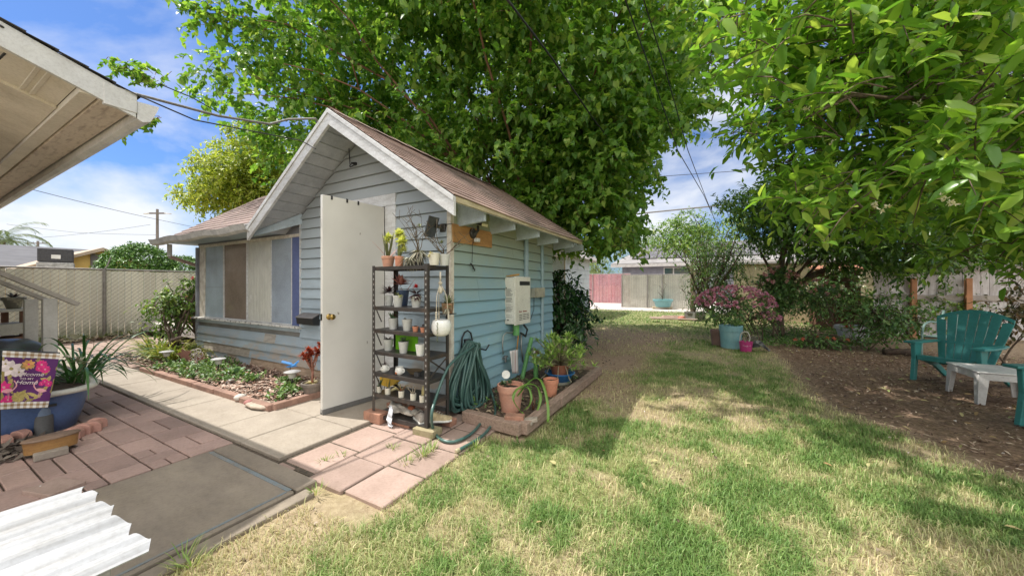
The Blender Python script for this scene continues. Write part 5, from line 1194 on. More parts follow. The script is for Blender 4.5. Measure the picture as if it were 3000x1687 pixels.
# ---------------------------------------------------------------- stair railings
wpst = mat('painted_post', (.62,.60,.56), (.54,.52,.48), 3, .5)
def railing(px, d, lab, X, ztop, w_):
    p = gd(px, d); t = empty('stair_railing', (p.x, p.y, 0), lab, 'railing', 'stair railings')
    MB().box(p.x-w_/2, p.x+w_/2, p.y-w_/2, p.y+w_/2, 0, ztop).build('post', wpst, t, .004)
    a = Vector((p.x, p.y+.20, ztop-.10)); b2 = Vector((p.x, p.y-1.6, ztop-.10+1.8*.68)); MB().beam(a+Vector((0,0,.03)), b2+Vector((0,0,.03)), .11, .045).build('handrail', mat('handrail_paint', (.50,.46,.41), (.40,.36,.32), 6, .6), t, .004)
    return p
railing(145, 3.9, 'nearer grey white stair railing post with sloping handrail', 0, 1.15, .10)
railing(90, 4.25, 'farther stair railing post with sloping handrail left of the nearer one', 0, 1.13, .10)
# shelf unit behind the railings
sw_ = mat('shelf_white', (.52,.50,.47), (.30,.22,.17), 7, .7, lo=.55, hi=.68); sb = mat('shelf_brown', (.24,.12,.07), (.16,.08,.05), 6, .7)
q = gd(20, 4.9); t = empty('garden_shelf', (q.x, q.y, 0), 'old wooden shelf with white fronts behind the stair railings', 'shelf')
ev = Vector((.35, .94, 0)).normalized()
def lb_(p0, p1, z, h, dep, m, nm): MB().beam(Vector((p0.x,p0.y,z)), Vector((p1.x,p1.y,z)), dep, h).build(nm, m, t, .004)
a, b2 = gd(-70, 4.5), gd(73, 5.1)
lb_(a, b2, EYE+(HY-908)/FL*4.9, .035, .30, sw_, 'board'); lb_(a, b2, EYE+(HY-962)/FL*4.9, .15, .28, sw_, 'drawer_front'); lb_(a, b2, EYE+(HY-987)/FL*4.9-.01, .03, .30, sb, 'board')
for px in (14, 68): p = gd(px, 5.0); MB().box(p.x-.03, p.x+.03, p.y-.03, p.y+.03, .0, EYE+(HY-910)/FL*4.9).build('leg', sb, t, .003)
p = atd(40, 904, 4.9); p = p; t = pot('potted_plant', 'patterned urn pot with dark rosette standing on the old shelf', 'potted plant', p, .11, .06, .16, mat('urn_glaze', (.16,.15,.12), (.36,.34,.26), 5, .3, lo=.5, hi=.56), None, rim=True)
rosette(t, p+Vector((0,0,.15)), 26, .10, .03, (.1,.9), 'dark')
q = gd(8, 4.0, 0); t = empty('kettle_grill', (q.x, q.y, 0), 'dark grey grill lid showing at the left edge behind the banner', 'grill')
MB().lathe((q.x, q.y, .52), [(.30,0),(.30,.03),(.27,.08),(.17,.15),(.001,.17)], 24, cap=False).build('lid', mat('grill_grey', (.075,.085,.10), (.06,.07,.08), 6, .35), t, smooth='all')
MB().lathe((q.x, q.y, .30), [(.001,0),(.15,.02),(.26,.10),(.295,.21)], 24, cap=False).build('bowl', mat('grill_grey', (.075,.085,.10)), t, smooth='all')
for k in range(3):
    a = 2*PI*k/3; MB().tube([(q.x+.15*math.cos(a), q.y+.15*math.sin(a), .35), (q.x+.27*math.cos(a), q.y+.27*math.sin(a), 0)], .012, 6).build('leg', blk, t)
# ---------------------------------------------------------------- blue tub planter
tb = mat('tub_blue', (.10,.16,.33), (.085,.14,.29), 3, .45, .05, 20, lo=.3, hi=.7); tw_ = mat('tub_rim', (.66,.65,.60), (.60,.59,.53), 4, .3)
t = empty('bathtub_planter', (-5.5, .66, 0), 'old bathtub painted blue with white rim planted with strappy leaves', 'planter')
M = Matrix.Translation((-5.52, .66, -.075)) @ Matrix.Rotation(PI/2, 4, 'Z')
def sup(a, rx, ry, p=.55): c, s = math.cos(a), math.sin(a); return (rx*math.copysign(abs(c)**p, c), ry*math.copysign(abs(s)**p, s))
def loft(sec, n=40):
    vs = []
    for (rx, ry, z, oy) in sec:
        for k in range(n): x, y = sup(2*PI*k/n, rx, ry); vs.append((x, y+oy, z))
    return vs, [(i*n+k, i*n+(k+1)%n, (i+1)*n+(k+1)%n, (i+1)*n+k) for i in range(len(sec)-1) for k in range(n)]
mb = MB(); mb.M = M; mb.add(*loft([(.001,.001,.08,0),(.24,.50,.08,0),(.29,.56,.09,0),(.33,.61,.25,0),(.37,.66,.435,0)])); mb.build('body', tb, t, smooth='all')
mb = MB(); mb.M = M; mb.add(*loft([(.37,.66,.43,0),(.41,.71,.435,0),(.42,.72,.455,0),(.41,.71,.475,0),(.37,.665,.475,0),(.355,.65,.40,0)])); mb.build('rim', tw_, t, smooth='all')
mb = MB(); mb.M = M; mb.add(*loft([(.001,.001,.43,0),(.36,.655,.41,0)])); mb.build('soil', dirtm, t, smooth='all')
MB().box(-4.875, -4.858, .72, .77, .27, .29).build('overflow_slot', blk, t)
pp0 = atd(128, 1188, 2.98); MB().tube([pp0+Vector((0,0,.02)), pp0+Vector((.0,0,-.08))], .045, 12).build('drain_pipe', mat('pipe_blue', (.20,.27,.38), (.17,.23,.33)), t, smooth=True)
MB().tube([pp0+Vector((0,0,-.08)), pp0+Vector((.01,0,-.30))], .052, 12).build('drain_pipe', mat('pipe_grey', (.13,.13,.125), (.10,.10,.10)), t, smooth=True)
ld = leafmat('strap_green', [(0,(.03,.09,.02)),(.6,(.06,.15,.04)),(1,(.12,.24,.06))], .15, .4)
for k in range(4):
    c = gd(200+k*16, 3.45+.06*k, .34); blades(t, c, 18, .72, .019, ld, 1.3, .62, 'leaves', 10, .9, .08)
c = gd(245, 3.45, .34); blades(t, c, 14, .98, .018, ld, 2.0, .65, 'long_leaves', 12, .9, .08)
sticks(t, gd(212, 3.35, .34), 1, .62, .004, .05, 'dead_stalk', br=0); rosette(t, gd(222, 3.35, .78), 6, .09, .05, (-.3,.8), 'dry', 'dead_leaf', 'oval')
for k in range(5): rosette(t, gd(205+k*10, 3.35, .56+.06*random.random()), 5, .07, .03, (-.6,.8), 'dry', 'dead_leaf')
# ---------------------------------------------------------------- welcome banner
P = [gd(176,2.925,.732), gd(8,2.70,.797), gd(0,2.69,.347), gd(140,2.874,.299)]   # TR TL BL BR
NU, NV = 150, 190; uu, vv = np.meshgrid(np.linspace(0,1,NU), np.linspace(0,1,NV))
TR, TL, BL, BR = [np.array(p) for p in P]
G = (TL[None,None]*((1-uu)*(1-vv))[...,None] + TR*(uu*(1-vv))[...,None] + BL*((1-uu)*vv)[...,None] + BR*(uu*vv)[...,None])
nrm = np.cross(TR-TL, BL-TL); nrm /= np.linalg.norm(nrm); nrm = nrm if nrm[0] > 0 else -nrm
G += nrm*(.008*np.sin(uu*7+vv*2)+.006*np.sin(vv*5))[...,None]
C = np.zeros((NV, NU, 3)); C[:] = (.075,.015,.105); C += (.035*vv)[...,None]*np.array([.8,.1,.5])
gold, pink, hot, wht, sal = np.array([.30,.24,.08]), np.array([.62,.30,.33]), np.array([.72,.03,.22]), np.array([.70,.60,.58]), np.array([.60,.30,.10])
def leafsh(cx, cy, ang, L, W, col, rib=True):
    x = (uu-cx)*.62; y = (vv-cy)*.86; a = math.radians(ang); u = x*math.cos(a)+y*math.sin(a); v = -x*math.sin(a)+y*math.cos(a)
    ins = (u > 0) & (u < L) & (np.abs(v) < W*np.sin(np.clip(u/L, 0, 1)*PI)**.8); C[ins] = col*(1 + (.0 if not rib else .22)*np.sign(np.sin((np.abs(v)*2.2+u)*170)))[ins][:, None] if rib else col
def flower(cx, cy, r, n, col, cen=None):
    for k in range(n): leafsh(cx, cy, 360*k/n+17, r, r*.26, col*(.8+.4*((k*7)%5)/5), False)
    if cen is not None: C[((uu-cx)*.62)**2+((vv-cy)*.86)**2 < (r*.18)**2] = cen
edge_ = vnoise(uu, vv, 14, 3); rr = np.maximum(np.abs(uu-.52)*1.9, np.abs(vv-.5)*2.2)
C[(rr+edge_*.22) > 1.02] = gold*.9
for k in range(26):
    a = 2*PI*k/26; leafsh(.52+.40*math.cos(a), .5+.36*math.sin(a), math.degrees(a)+random.uniform(80,200), random.uniform(.10,.17), .025, gold*random.uniform(.7,1.5))
for cx, cy, r_, c_ in ((.16,.30,.16,wht),(.30,.36,.10,wht),(.06,.22,.09,wht)): flower(cx, cy, r_*.8, 7, c_, gold)
for cx, cy, r_ in ((.70,.22,.10),(.78,.30,.09),(.66,.29,.06),(.82,.52,.06),(.90,.56,.07),(.14,.84,.10),(.05,.88,.07),(.76,.56,.05)): flower(cx, cy, r_*.75, 11, hot*.85, pink)
flower(.46,.22,.08,8,sal,hot); flower(.05,.62,.10,7,hot*1.0,pink); flower(.34,.80,.09,12,gold*1.4)
# wading birds: body, neck, legs
for cx, cy, s in ((.80,.66,1),(.10,.66,-1)):
    leafsh(cx-.13*s, cy+.01, 8 if s > 0 else 172, .14, .030, pink*1.15, False)
    for k in range(14):
        t_ = k/13; x0 = cx-.13*s-.05*s*math.sin(t_*PI*1.0)*(1 if s > 0 else 1); y0 = cy-.0-.15*t_; C[((uu-x0)*.62)**2+((vv-y0)*.86)**2 < .0085**2] = pink*1.2
    for lx in (.02, .05): C[(np.abs((uu-(cx-lx*s))*.62) < .0035) & (vv > cy+.02) & (vv < cy+.16)] = pink*.9
gu = (np.floor(uu*15)+0).astype(int) % 2; 
for v0, v1 in ((0, .105), (.885, 1.01)):
    k = (vv >= v0) & (vv <= v1); gv = (np.floor((vv-v0)/.035).astype(int)) % 2; s = gu+gv
    cc = np.where((s == 2)[...,None], np.array([.27,.17,.08]), np.where((s == 1)[...,None], np.array([.46,.38,.29]), np.array([.68,.66,.62]))); C[k] = cc[k]
C4 = np.concatenate([np.clip(C, 0, 1), np.ones((NV, NU, 1))], -1).reshape(-1, 4)
I = (np.arange(NV-1)[:, None]*NU + np.arange(NU-1)[None]).ravel()
m, nt, b = nodes('banner_print'); a = nt.nodes.new('ShaderNodeAttribute'); a.attribute_name = 'print'; nt.links.new(a.outputs['Color'], b.inputs['Base Color']); b.inputs['Roughness'].default_value = .8
t = empty('welcome_banner', (P[3].x, P[3].y, 0), 'purple floral welcome banner with gingham borders hung before the blue tub', 'banner')
o = fast('cloth', G.reshape(-1, 3), np.stack([I, I+1, I+1+NU, I+NU], 1), m, t, True, {'print': C4}); md = o.modifiers.new('solid', 'SOLIDIFY'); md.thickness = .003; md.offset = -1
MB().tube([P[1]+Vector((0,0,.004)), P[0]+Vector((0,0,.004))], .006, 6).build('rod', blk, t); q = (P[0]+P[1])/2; MB().tube([P[1]+(P[1]-P[0])*.05, Vector((P[1].x,P[1].y,0))+(P[1]-P[0])*.05], .006, 6).build('pole', blk, t)
def text(s, org, ux, uy, size, mt, parent, shear=0, name='lettering', ext=.0006, off=0):
    cu = bpy.data.curves.new('txt', 'FONT'); cu.body = s; cu.size = size; cu.shear = shear; cu.align_x = 'CENTER'; cu.extrude = ext; cu.offset = off
    ob = bpy.data.objects.new('txt', cu); COL.objects.link(ob); dg = bpy.context.evaluated_depsgraph_get(); me = bpy.data.meshes.new_from_object(ob.evaluated_get(dg)); bpy.data.objects.remove(ob)
    ux = Vector(ux).normalized(); uy = Vector(uy).normalized(); uz = ux.cross(uy)
    R = Matrix((ux, uy, uz)).transposed().to_4x4(); R.translation = Vector(org); me.transform(R); me.materials.clear(); return link(name, me, mt, parent)
ux = Vector(TR-TL).normalized(); uy = Vector(TL-BL).normalized(); nv = Vector(nrm)
def bp(u, v): return Vector((TL*(1-u)*(1-v)+TR*u*(1-v)+BL*(1-u)*v+BR*u*v)) + nv*.016
ltm = mat('banner_text', (.72,.62,.62), rough=.7)
for s, v, sz, sh_ in (('Welcome', .42, .040, .35), ('TO MY', .487, .022, .0), ('Home', .565, .042, .35)): text(s, bp(.46, v), ux, uy, sz, ltm, t, sh_, off=.0003)
# ---------------------------------------------------------------- wooden tub, bricks, scallops
q = at(135, 1345); t = empty('oval_wooden_tub', (q.x, q.y, .05), 'oval varnished wooden tub with grey lid lying by the scalloped bricks', 'wooden tub')
ax = (at(213,1300)-at(45,1340)); rz = math.atan2(ax.y, ax.x); M = Matrix.Translation((q.x-.03, q.y+.03, .06)) @ Matrix.Rotation(rz, 4, 'Z')
mb = MB(); mb.M = M; mb.lathe((0,0,0), [(.001,0),(.112,0),(.115,.05),(.120,.088)], 28, 1.12, .55, cap=False); mb.build('body', mat('varnished_wood', (.34,.185,.065), (.22,.115,.045), 5, .4, .2, 20, st=(1,1,7)), t, smooth=True)
mb = MB(); mb.M = M; mb.lathe((0,0,0), [(.124,.087),(.127,.094),(.120,.102),(.07,.110),(.001,.112)], 28, 1.12, .55, cap=False); mb.build('lid', mat('weathered_lid', (.24,.16,.11), (.18,.12,.085), 7, .6), t, smooth=True)
brick(146, 1352, rz, 'long grey brick lying before the oval wooden tub', mat('grey_brick', (.36,.31,.26), (.27,.23,.19), 10, .9, .3, 60), L=.16, W=.065, H=.05, loc=at(150, 1348), z0=.026)
brick(0,0,.3, 'worn red brick near the corner of the white corrugated sheet', redp, loc=at(160, 1445), L=.24, W=.16, H=.03, z0=.02)
sc = mat('scallop_brick', (.55,.30,.24), (.45,.25,.20), 6, .85, .2, 60)
for i, (px, py, rzz) in enumerate(((8,1318,.3),(60,1300,.5),(212,1292,.9),(240,1280,1.0),(268,1272,1.2),(282,1262,1.9))):
    p = at(px, py); M = Matrix.Translation((p.x, p.y, .02)) @ Matrix.Rotation(rzz, 4, 'Z'); mb = MB(); mb.M = M
    out = [(-.062,-.03,0),(.062,-.03,0)] + [(.062*math.cos(a), -.03, .055+.04*math.sin(a)) for a in np.linspace(0, PI, 12)]
    mb.prism(out, (0,.06,0)); tag(mb.build('scalloped_brick', sc, None, .006), ['leftmost pink scalloped edging brick at the photo edge', 'pink scalloped edging brick hidden behind the wooden tub', 'pink scalloped edging brick just right of the wooden tub lid', 'middle pink scalloped brick of the three right of the tub', 'pink scalloped brick second from the right end of the edging', 'last pink scalloped brick turned sideways at the tub corner'][i], 'edging brick', 'scalloped bricks around the bathtub')
chips('tub_litter', 'dry twigs and bark below the bathtub planter', [(-5.0,-4.4,.15,.75,1)], 500, .10, [(0,(.08,.06,.05)),(1,(.26,.22,.18))], 'leaf litter', z=.03, lift=.03)
tag(MB().sphere(at(118,1432,.03), .014, 6, 5, 1.6).sphere(at(112,1440,.03), .012, 6, 5).build('white_scrap', vinw, None, smooth='all'), 'tiny white plastic scrap on the red paving', 'scrap')
# ---------------------------------------------------------------- corrugated sheet
t = None; pitch = .076; X0, X1_, Y1_ = -2.14, -1.47, .40; ns = 8; xs = np.arange(X0, X1_+.001, pitch/ns); yv = np.linspace(-1.2, 1, 12)
vs = []; nxs = len(xs); rows_ = []
for j, f in enumerate(np.linspace(0, 1, 12)):
    for i, x in enumerate(xs):
        ph = ((x-X0)/pitch) % 1.0; zz = .51 + .0072*math.sin(2*PI*ph + .5*math.sin(x*13)) - .012*(1-f) + .010*math.sin(x*9) + .004*math.sin(x*31)
        ye = Y1_ + .012*math.sin(x*40) + .02*(x-X0)
        vs.append((x+.0*f, -1.4+(ye+1.4)*f, zz+.02*math.sin(f*3)))
fs = [(j*nxs+i, j*nxs+i+1, (j+1)*nxs+i+1, (j+1)*nxs+i) for j in range(11) for i in range(nxs-1)]
o = MB().add(vs, fs).build('corrugated_sheet', mat('white_sheet', (.38,.39,.41), (.28,.275,.265), 5, .5, .2, 12, lo=.45, hi=.8, st=(6,.6,1)), None); md = o.modifiers.new('solid', 'SOLIDIFY'); md.thickness = .004
tag(o, 'white corrugated sheet lying on a low frame in the bottom left corner', 'corrugated sheet')
t = empty('low_bench_frame', (-1.8, -.4, 0), 'low grey frame carrying the white corrugated sheet', 'frame'); fm = mat('frame_grey', (.34,.33,.31), (.25,.24,.22), 6, .7)
MB().beam((-1.50, .33, .472), (-1.50, -1.3, .46), .04, .04).build('beam', fm, t, .003); MB().beam((-2.1, .30, .472), (-2.1, -1.3, .46), .04, .04).build('beam', fm, t, .003)
for x in (-1.50, -2.1):
    for y in (.20, -1.1): MB().box(x-.02, x+.02, y-.02, y+.02, .0, .44).build('leg', fm, t, .003)
# ================================================================ flower bed things
random.seed(77); rng = np.random.default_rng(21)
lampgl = mat('lamp_glass', (.60,.60,.55), (.5,.5,.46), 9, .2); lcap = mat('solar_cap', (.50,.50,.50), (.42,.42,.42), 9, .35)
def solar(px, d, top_py, lab):
    p = gd(px, d, .05); zt = EYE+(HY-top_py)/FL*d; t = empty('solar_path_light', p, lab, 'path light', 'solar path lights in the flower bed')
    MB().tube([(p.x,p.y,.02),(p.x,p.y,zt-.085)], .009, 8).build('stake', blk, t)
    MB().lathe((p.x,p.y,zt-.088), [(.001,0),(.034,0),(.040,.03),(.046,.068),(.001,.068)], 16, cap=False).build('lens', lampgl, t, smooth=True)
    MB().lathe((p.x,p.y,zt-.018), [(.001,-.001),(.085,0),(.088,.006),(.05,.017),(.001,.020)], 20, cap=False).build('cap', lcap, t, smooth=True)
solar(856, 4.12, 1085, 'solar path light nearest the door under the blue bird')
solar(640, 4.95, 1048, 'middle solar path light beside the white patch on the siding')
solar(488, 5.44, 1027, 'solar path light farthest from the door among strappy leaves')
# blue bird
bl_ = mat('bird_blue', (.06,.25,.60), (.04,.19,.50), 6, .3); q = gd(850, 4.2, 0); t = empty('bird_ornament', q, 'bright blue flying bird ornament on a thin stake above the path light', 'garden ornament')
zb = EYE+(HY-1074)/FL*4.2; MB().tube([(q.x,q.y,.02),(q.x,q.y,zb)], .004, 5).build('stake', blk, t)
e = lot(1, .0).normalized(); up = Vector((0,0,1)); c = Vector((q.x,q.y,zb))
MB().prism([c-e*.07+up*.0, c-e*.02-up*.014, c+e*.06-up*.0, c+e*.095+up*.012, c+e*.05+up*.018, c-e*.02+up*.012], lot(0,.012)).build('body', bl_, t, .004)
MB().prism([c+e*.03+up*.008, c-e*.10+up*.045, c-e*.11+up*.055, c+e*.0+up*.028], lot(0,.02,.02)).build('wing', bl_, t, .002); MB().prism([c+e*.02, c+e*.085+up*.055, c+e*.10+up*.05, c+e*.05], lot(0,.02,.02)).build('wing', bl_, t, .002)
# red succulent in a bowl
p = gd(915, 3.99, .05); t = pot('potted_plant', 'rusty red tree like succulent in a grey bowl beside the door', 'potted plant', p, .115, .075, .15, mat('stone_bowl', (.17,.15,.13), (.28,.22,.18), 7, .8), None, n=20)
mb = MB(); tips = []; c = p+Vector((0,0,.12)); mb.tube([c, c+Vector((.005,0,.12)), c+Vector((0,.01,.22))], [.016,.013,.011], 6)
for i in range(14):
    a = random.uniform(0,2*PI); s = c+Vector((0,0,.13+.10*random.random())); e_ = s+Vector((math.cos(a)*random.uniform(.03,.11), math.sin(a)*random.uniform(.03,.11), .14+.08*random.random())); mb.tube([s, (s+e_)/2+Vector((0,0,-.01)), e_], [.008,.006,.005], 5); tips.append(e_)
mb.build('stem', mat('red_stem', (.36,.17,.12), (.26,.12,.09), 20, .7), t, smooth='all')
for q_ in tips: rosette(t, q_, 36, .046, .022, (-.3,1.3), 'red', 'leaf_cluster')
rosette(t, p+Vector((0,0,.14)), 40, .08, .02, (-.9,.5), 'straw', 'pale_groundcover')
# stars
cop = mat('copper_plate', (.42,.22,.18), (.33,.17,.14), 6, .6)
def star(px, d, pz, r, rot, lab):
    p = gd(px, d, pz); t = []; e = lot(1,0).normalized(); f = lot(0,-1,.3).normalized()
    for k in range(10): a = rot+PI*k/5; rr_ = r if k % 2 == 0 else r*.42; t.append(p+e*rr_*math.cos(a)+Vector((0,0,1))*rr_*math.sin(a))
    tag(MB().prism(t, f*.012).build('star_ornament', cop, None, .002), lab, 'garden ornament', 'flat star ornaments')
star(541, 5.7, .17, .15, .5, 'larger copper pink star ornament leaning behind the groundcover'); star(590, 5.5, .12, .12, .1, 'smaller copper pink star ornament partly behind the wire ornament')
q = gd(576, 5.3, .05); mb = MB(); pw = mat('wire_white', (.62,.56,.54), (.5,.42,.4), 9, .4)
for k in range(5):
    a = 2*PI*k/5; e = lot(1,0); c = q+Vector((0,0,.20)); pts = []
    for j in range(14): b_ = 2*PI*j/13; pts.append(c+e*(.05*math.cos(a)+.045*math.cos(b_))+Vector((0,0,.05*math.sin(a)+.045*math.sin(b_)))+lot(0,.01*math.sin(b_*2)))
    mb.tube(pts, .006, 5)
mb.tube([q, q+Vector((0,0,.2))], .006, 5); tag(mb.build('wire_ornament', pw, None, smooth='all'), 'white curled wire ornament in front of the pink stars', 'garden ornament')
q = gd(672, 4.95, .06)
# ground cover
def cover(name, lab, regs, n, L, W, m, per=6, tl=.06, z=.06, hgt=.05, cat='ground cover'):
    P = []
    for (x0,x1,y0,y1,k) in regs: kk = int(n*k); P.append(np.stack([x0+(x1-x0)*rng.random(kk), y0+(y1-y0)*rng.random(kk), z+hgt*rng.random(kk)], 1))
    P = np.vstack(P); V, F = sprays(P, np.tile([0,0,1.], (len(P),1)), per, tl, L, W, 'oval', hang=-.3, droop=0); return tag(fast(name, V, F, m), lab, cat, kind='stuff')
gcm = leafmat('cover_leaf', [(0,(.05,.11,.03)),(.5,(.13,.25,.06)),(1,(.27,.38,.12))], .2)
P = []
for cx_, cy_, r_, k in ((-6.9,2.15,.30,60),(-6.45,2.25,.28,50),(-6.0,2.12,.25,50),(-5.55,2.25,.30,60),(-6.2,2.5,.3,40),(-5.1,2.35,.16,30),(-4.55,2.5,.16,24),(-4.15,2.3,.14,24),(-4.0,2.1,.10,12),(-6.6,2.6,.3,40)):
    a = rng.random(k)*2*PI; r = r_*np.sqrt(rng.random(k)); P.append(np.stack([cx_+r*np.cos(a), cy_+r*np.sin(a)*.7, .07+.06*rng.random(k)], 1))
P = np.vstack(P); V, F = sprays(P, np.tile([0,0,1.], (len(P),1)), 6, .06, .055, .034, 'oval', hang=-.3, droop=0)
tag(fast('groundcover_plants', V, F, gcm), 'low green groundcover clumps in the bark of the flower bed', 'ground cover', kind='stuff')
q = gd(688, 4.75, .08); t = empty('cabbage_plant', q, 'pale blue green broad leaf plant in the middle of the flower bed', 'plant'); rosette(t, q, 12, .16, .10, (.2,1.2), leafmat('blue_green_leaf', [(0,(.22,.36,.22)),(1,(.36,.50,.34))], .2), 'leaves', 'oval')
for i, (px, py, s, c_) in enumerate(((672,1118,.05,(.74,.72,.70)),(704,1163,.06,(.62,.58,.52)),(728,1178,.045,(.45,.20,.18)),(600,1105,.05,(.7,.66,.62)))):
    p = at(px, py, .07); tag(MB().sphere(p, s, 9, 7, .6).build('bed_stone', mat('stone_%d' % i, c_, None, 9, .8, .3, 40), None, smooth='all'), ['white stone behind the cabbage like plant', 'flat pale stone at the front of the bark bed', 'small reddish stone beside the flat pale one', 'light stone near the left groundcover'][i], 'stone')
tag(MB().lathe(at(760,1188,.045), [(.001,.0),(.17,0),(.18,.02),(.15,.035),(.001,.035)], 9, 1.2, .55, cap=False).build('flat_rock', mat('flat_rock', (.50,.42,.34), (.36,.29,.23), 6, .9, .5, 30), None, .01), 'flat tan rock in the front right corner of the flower bed', 'rock')
# young shrub at the cottage corner, stump, strappy clumps, deck
shm = leafmat('shrub_leaf', [(0,(.07,.15,.03)),(.5,(.17,.30,.06)),(.9,(.32,.44,.10)),(1,(.48,.50,.18))], .35)
q = gd(560, 6.35); zc = lambda py, d: EYE+(HY-py)/FL*d
c1 = gd(505, 6.4, zc(885,6.4)); c2 = gd(525, 6.4, zc(905,6.4)); c3 = gd(565, 6.6, zc(850,6.6)); c4 = gd(480, 6.3, zc(965, 6.3)); c5 = gd(560, 6.7, zc(950,6.7))
tree('young_shrub', 'leafy young shrub at the left corner of the cottage in front of the deck', 'shrub', (q.x,q.y,.0), (q.x-.1,q.y,.45), .035, [(tuple(c1),(.42,.35,.27),3),(tuple(c2),(.32,.3,.24),2.6),(tuple(c3),(.18,.2,.20),1.4),(tuple(c4),(.20,.2,.10),.7)], 250, 7, .20, .085, .042, 'oval', shm, barkm, nl=16, hang=.1, shell=.5, twigstep=2, stems=2, lr=.018)
q = gd(508, 6.0); tag(MB().tube([(q.x,q.y,0),(q.x,q.y,.25),(q.x+.06,q.y+.0,.36),(q.x+.2,q.y+.03,.40)], [.075,.07,.065,.05], 9).build('tree_stump', mat('dark_bark', (.11,.075,.055), (.06,.04,.03), 12, .9, .6, 30), None, smooth='all'), 'short dark bent stump in front of the young shrub', 'stump')
yg = leafmat('strap_yellow', [(0,(.14,.20,.04)),(.5,(.28,.34,.07)),(1,(.55,.50,.14))], .25)
for i, (px, d, n, L) in enumerate(((468,5.85,64,.58),(505,5.8,60,.52),(535,6.0,44,.44),(452,6.3,50,.55))):
    q = gd(px, d, .06); t = empty('strappy_plant', q, ['yellow green strappy clump in front of the dark stump', 'strappy clump beside the farthest path light', 'strappy clump between the stump and cottage corner', 'leftmost yellow green strappy clump at the patio edge'][i], 'plant', 'yellow green strappy clumps'); blades(t, q, n, L, .022, yg, 1.0, .9, 'leaves', 7, .9, .12)
V, F = sprays(np.stack([-9.2+1.9*rng.random(260), 2.5+.9*rng.random(260), .07+.12*rng.random(260)], 1), np.tile([0,0,1.], (260,1)), 6, .10, .06, .03, 'oval', hang=0, droop=.1)
tag(fast('corner_bed_plants', V, F, leafmat('yellowish_cover', [(0,(.16,.18,.05)),(.5,(.34,.34,.10)),(1,(.55,.48,.20))], .2)), 'yellowish low plants around the cottage corner bed', 'ground cover', kind='stuff')
dk = mat('deck_paint', (.56,.56,.54), (.30,.28,.25), 9, .75, .5, 40, st=(.5,2,2), lo=.5, hi=.62)
t = empty('wooden_deck', (-10.6, 4.2, 0), 'low weathered wooden deck between slatted fence and cottage', 'deck')
mb = MB(); y = 3.42
while y < 5.6: mb.box(-12.7, -8.35, y, y+.135, .335, .365); y += .142
mb.build('boards', mat('deck_top', (.62,.58,.50), (.50,.46,.40), 6, .8, .3, 40), t); MB().box(-12.7, -8.35, 3.37, 3.415, .15, .36).build('front_board', dk, t, .004); MB().box(-8.345, -8.30, 3.37, 5.6, .15, .36).build('side_board', dk, t, .004)
for x in (-12.6, -10.6, -8.5):
    for y in (3.5, 5.4): MB().box(x-.05, x+.05, y-.05, y+.05, 0, .33).build('leg', mat('dark_timber', (.06,.045,.035)), t)
q = gd(562, 8.6); t = empty('plant_stand', (q.x, q.y, .365), 'wire plant stand behind the shrub holding two clay pots', 'plant stand'); z1 = zc(876, 8.6)
MB().box(q.x-.75, q.x+.3, q.y-.12, q.y+.12, z1-.02, z1).build('shelf', rk, t)
for dx in (-.7, .25): MB().box(q.x+dx-.015, q.x+dx+.015, q.y-.1, q.y+.1, .365, z1-.021).build('leg', rk, t)
p = gd(563, 8.6, z1+.001); t = pot('potted_plant', 'striped clay bowl on the wire stand beside the cottage corner', 'potted plant', p, .17, .12, .16, tcd); rosette(t, p+Vector((0,0,.14)), 40, .16, .02, (.2,1.2), 'green'); sticks(t, p+Vector((0,0,.14)), 4, .5, .006, .4)
rosette(t, p+Vector((.08,0,.50)), 20, .05, .04, (-.5,1.2), 'crimson', 'flower', 'oval')
p = gd(568, 8.55, .366); t = pot('potted_plant', 'red clay pot standing under the wire plant stand', 'potted plant', p, .13, .10, .24, tc_)
# ================================================================ side bed things
def P_(px, py, z=.05): return at(px, py, z)
p = gd(1496, 3.50, .055); t = pot('potted_plant', 'large terracotta pot with small blue green succulents under the tap', 'potted plant', p, .135, .095, .26, mat('terracotta_aged', (.60,.29,.20), (.50,.32,.24), 3.5, .8, .2, 50, lo=.4, hi=.7))
rosette(t, p+Vector((-.06,-.03,.25)), 50, .05, .02, (.0,1.3), 'aloe'); rosette(t, p+Vector((-.03,.04,.25)), 30, .04, .016, (.0,1.3), 'aloe')
tag(disc_tube(Vector((p.x-.07, p.y+.03, .055+.26+.08)), lot(.0,-1,.2).normalized(), [(0,.015),(.004,.037),(.012,.042),(.013,.037),(.006,.02),(.008,.008)], 20).build('white_dish', wp, None, smooth=True), 'white dish leaning above the large terracotta pot', 'dish')
p = gd(1614, 3.98, .05); t = pot('clay_pot', 'smaller terracotta pot in front of the blue bowl', 'pot', p, .088, .062, .19, tc_)
p = gd(1640, 4.45, .05); t = empty('potted_bush', p, 'bushy bright green succulent in a brown pot set in a blue basin', 'potted plant')
MB().lathe(p, [(.001,.0),(.13,.0),(.15,.03),(.13,.05),(.001,.05)], 18, cap=False).build('stone_base', mat('base_stone', (.24,.24,.19), (.18,.18,.14)), t, smooth='all')
MB().lathe(p+Vector((0,0,.05)), [(.001,0),(.13,0),(.165,.085),(.195,.10),(.19,.107),(.155,.09),(.12,.012),(.001,.012)], 24, cap=False).build('basin', mat('basin_blue', (.03,.17,.42), (.025,.14,.36), 4, .3), t, smooth='all')
MB().lathe(p+Vector((0,0,.065)), [(.001,0),(.09,0),(.115,.16),(.12,.19),(.11,.19),(.10,.17),(.001,.17)], 18, cap=False).build('pot', mat('rust_pot', (.24,.09,.05), (.18,.07,.04)), t, smooth=True)
jl = leafmat('jade_leaf', [(0,(.18,.34,.07)),(.5,(.33,.50,.11)),(1,(.55,.64,.22))], .3, .35)
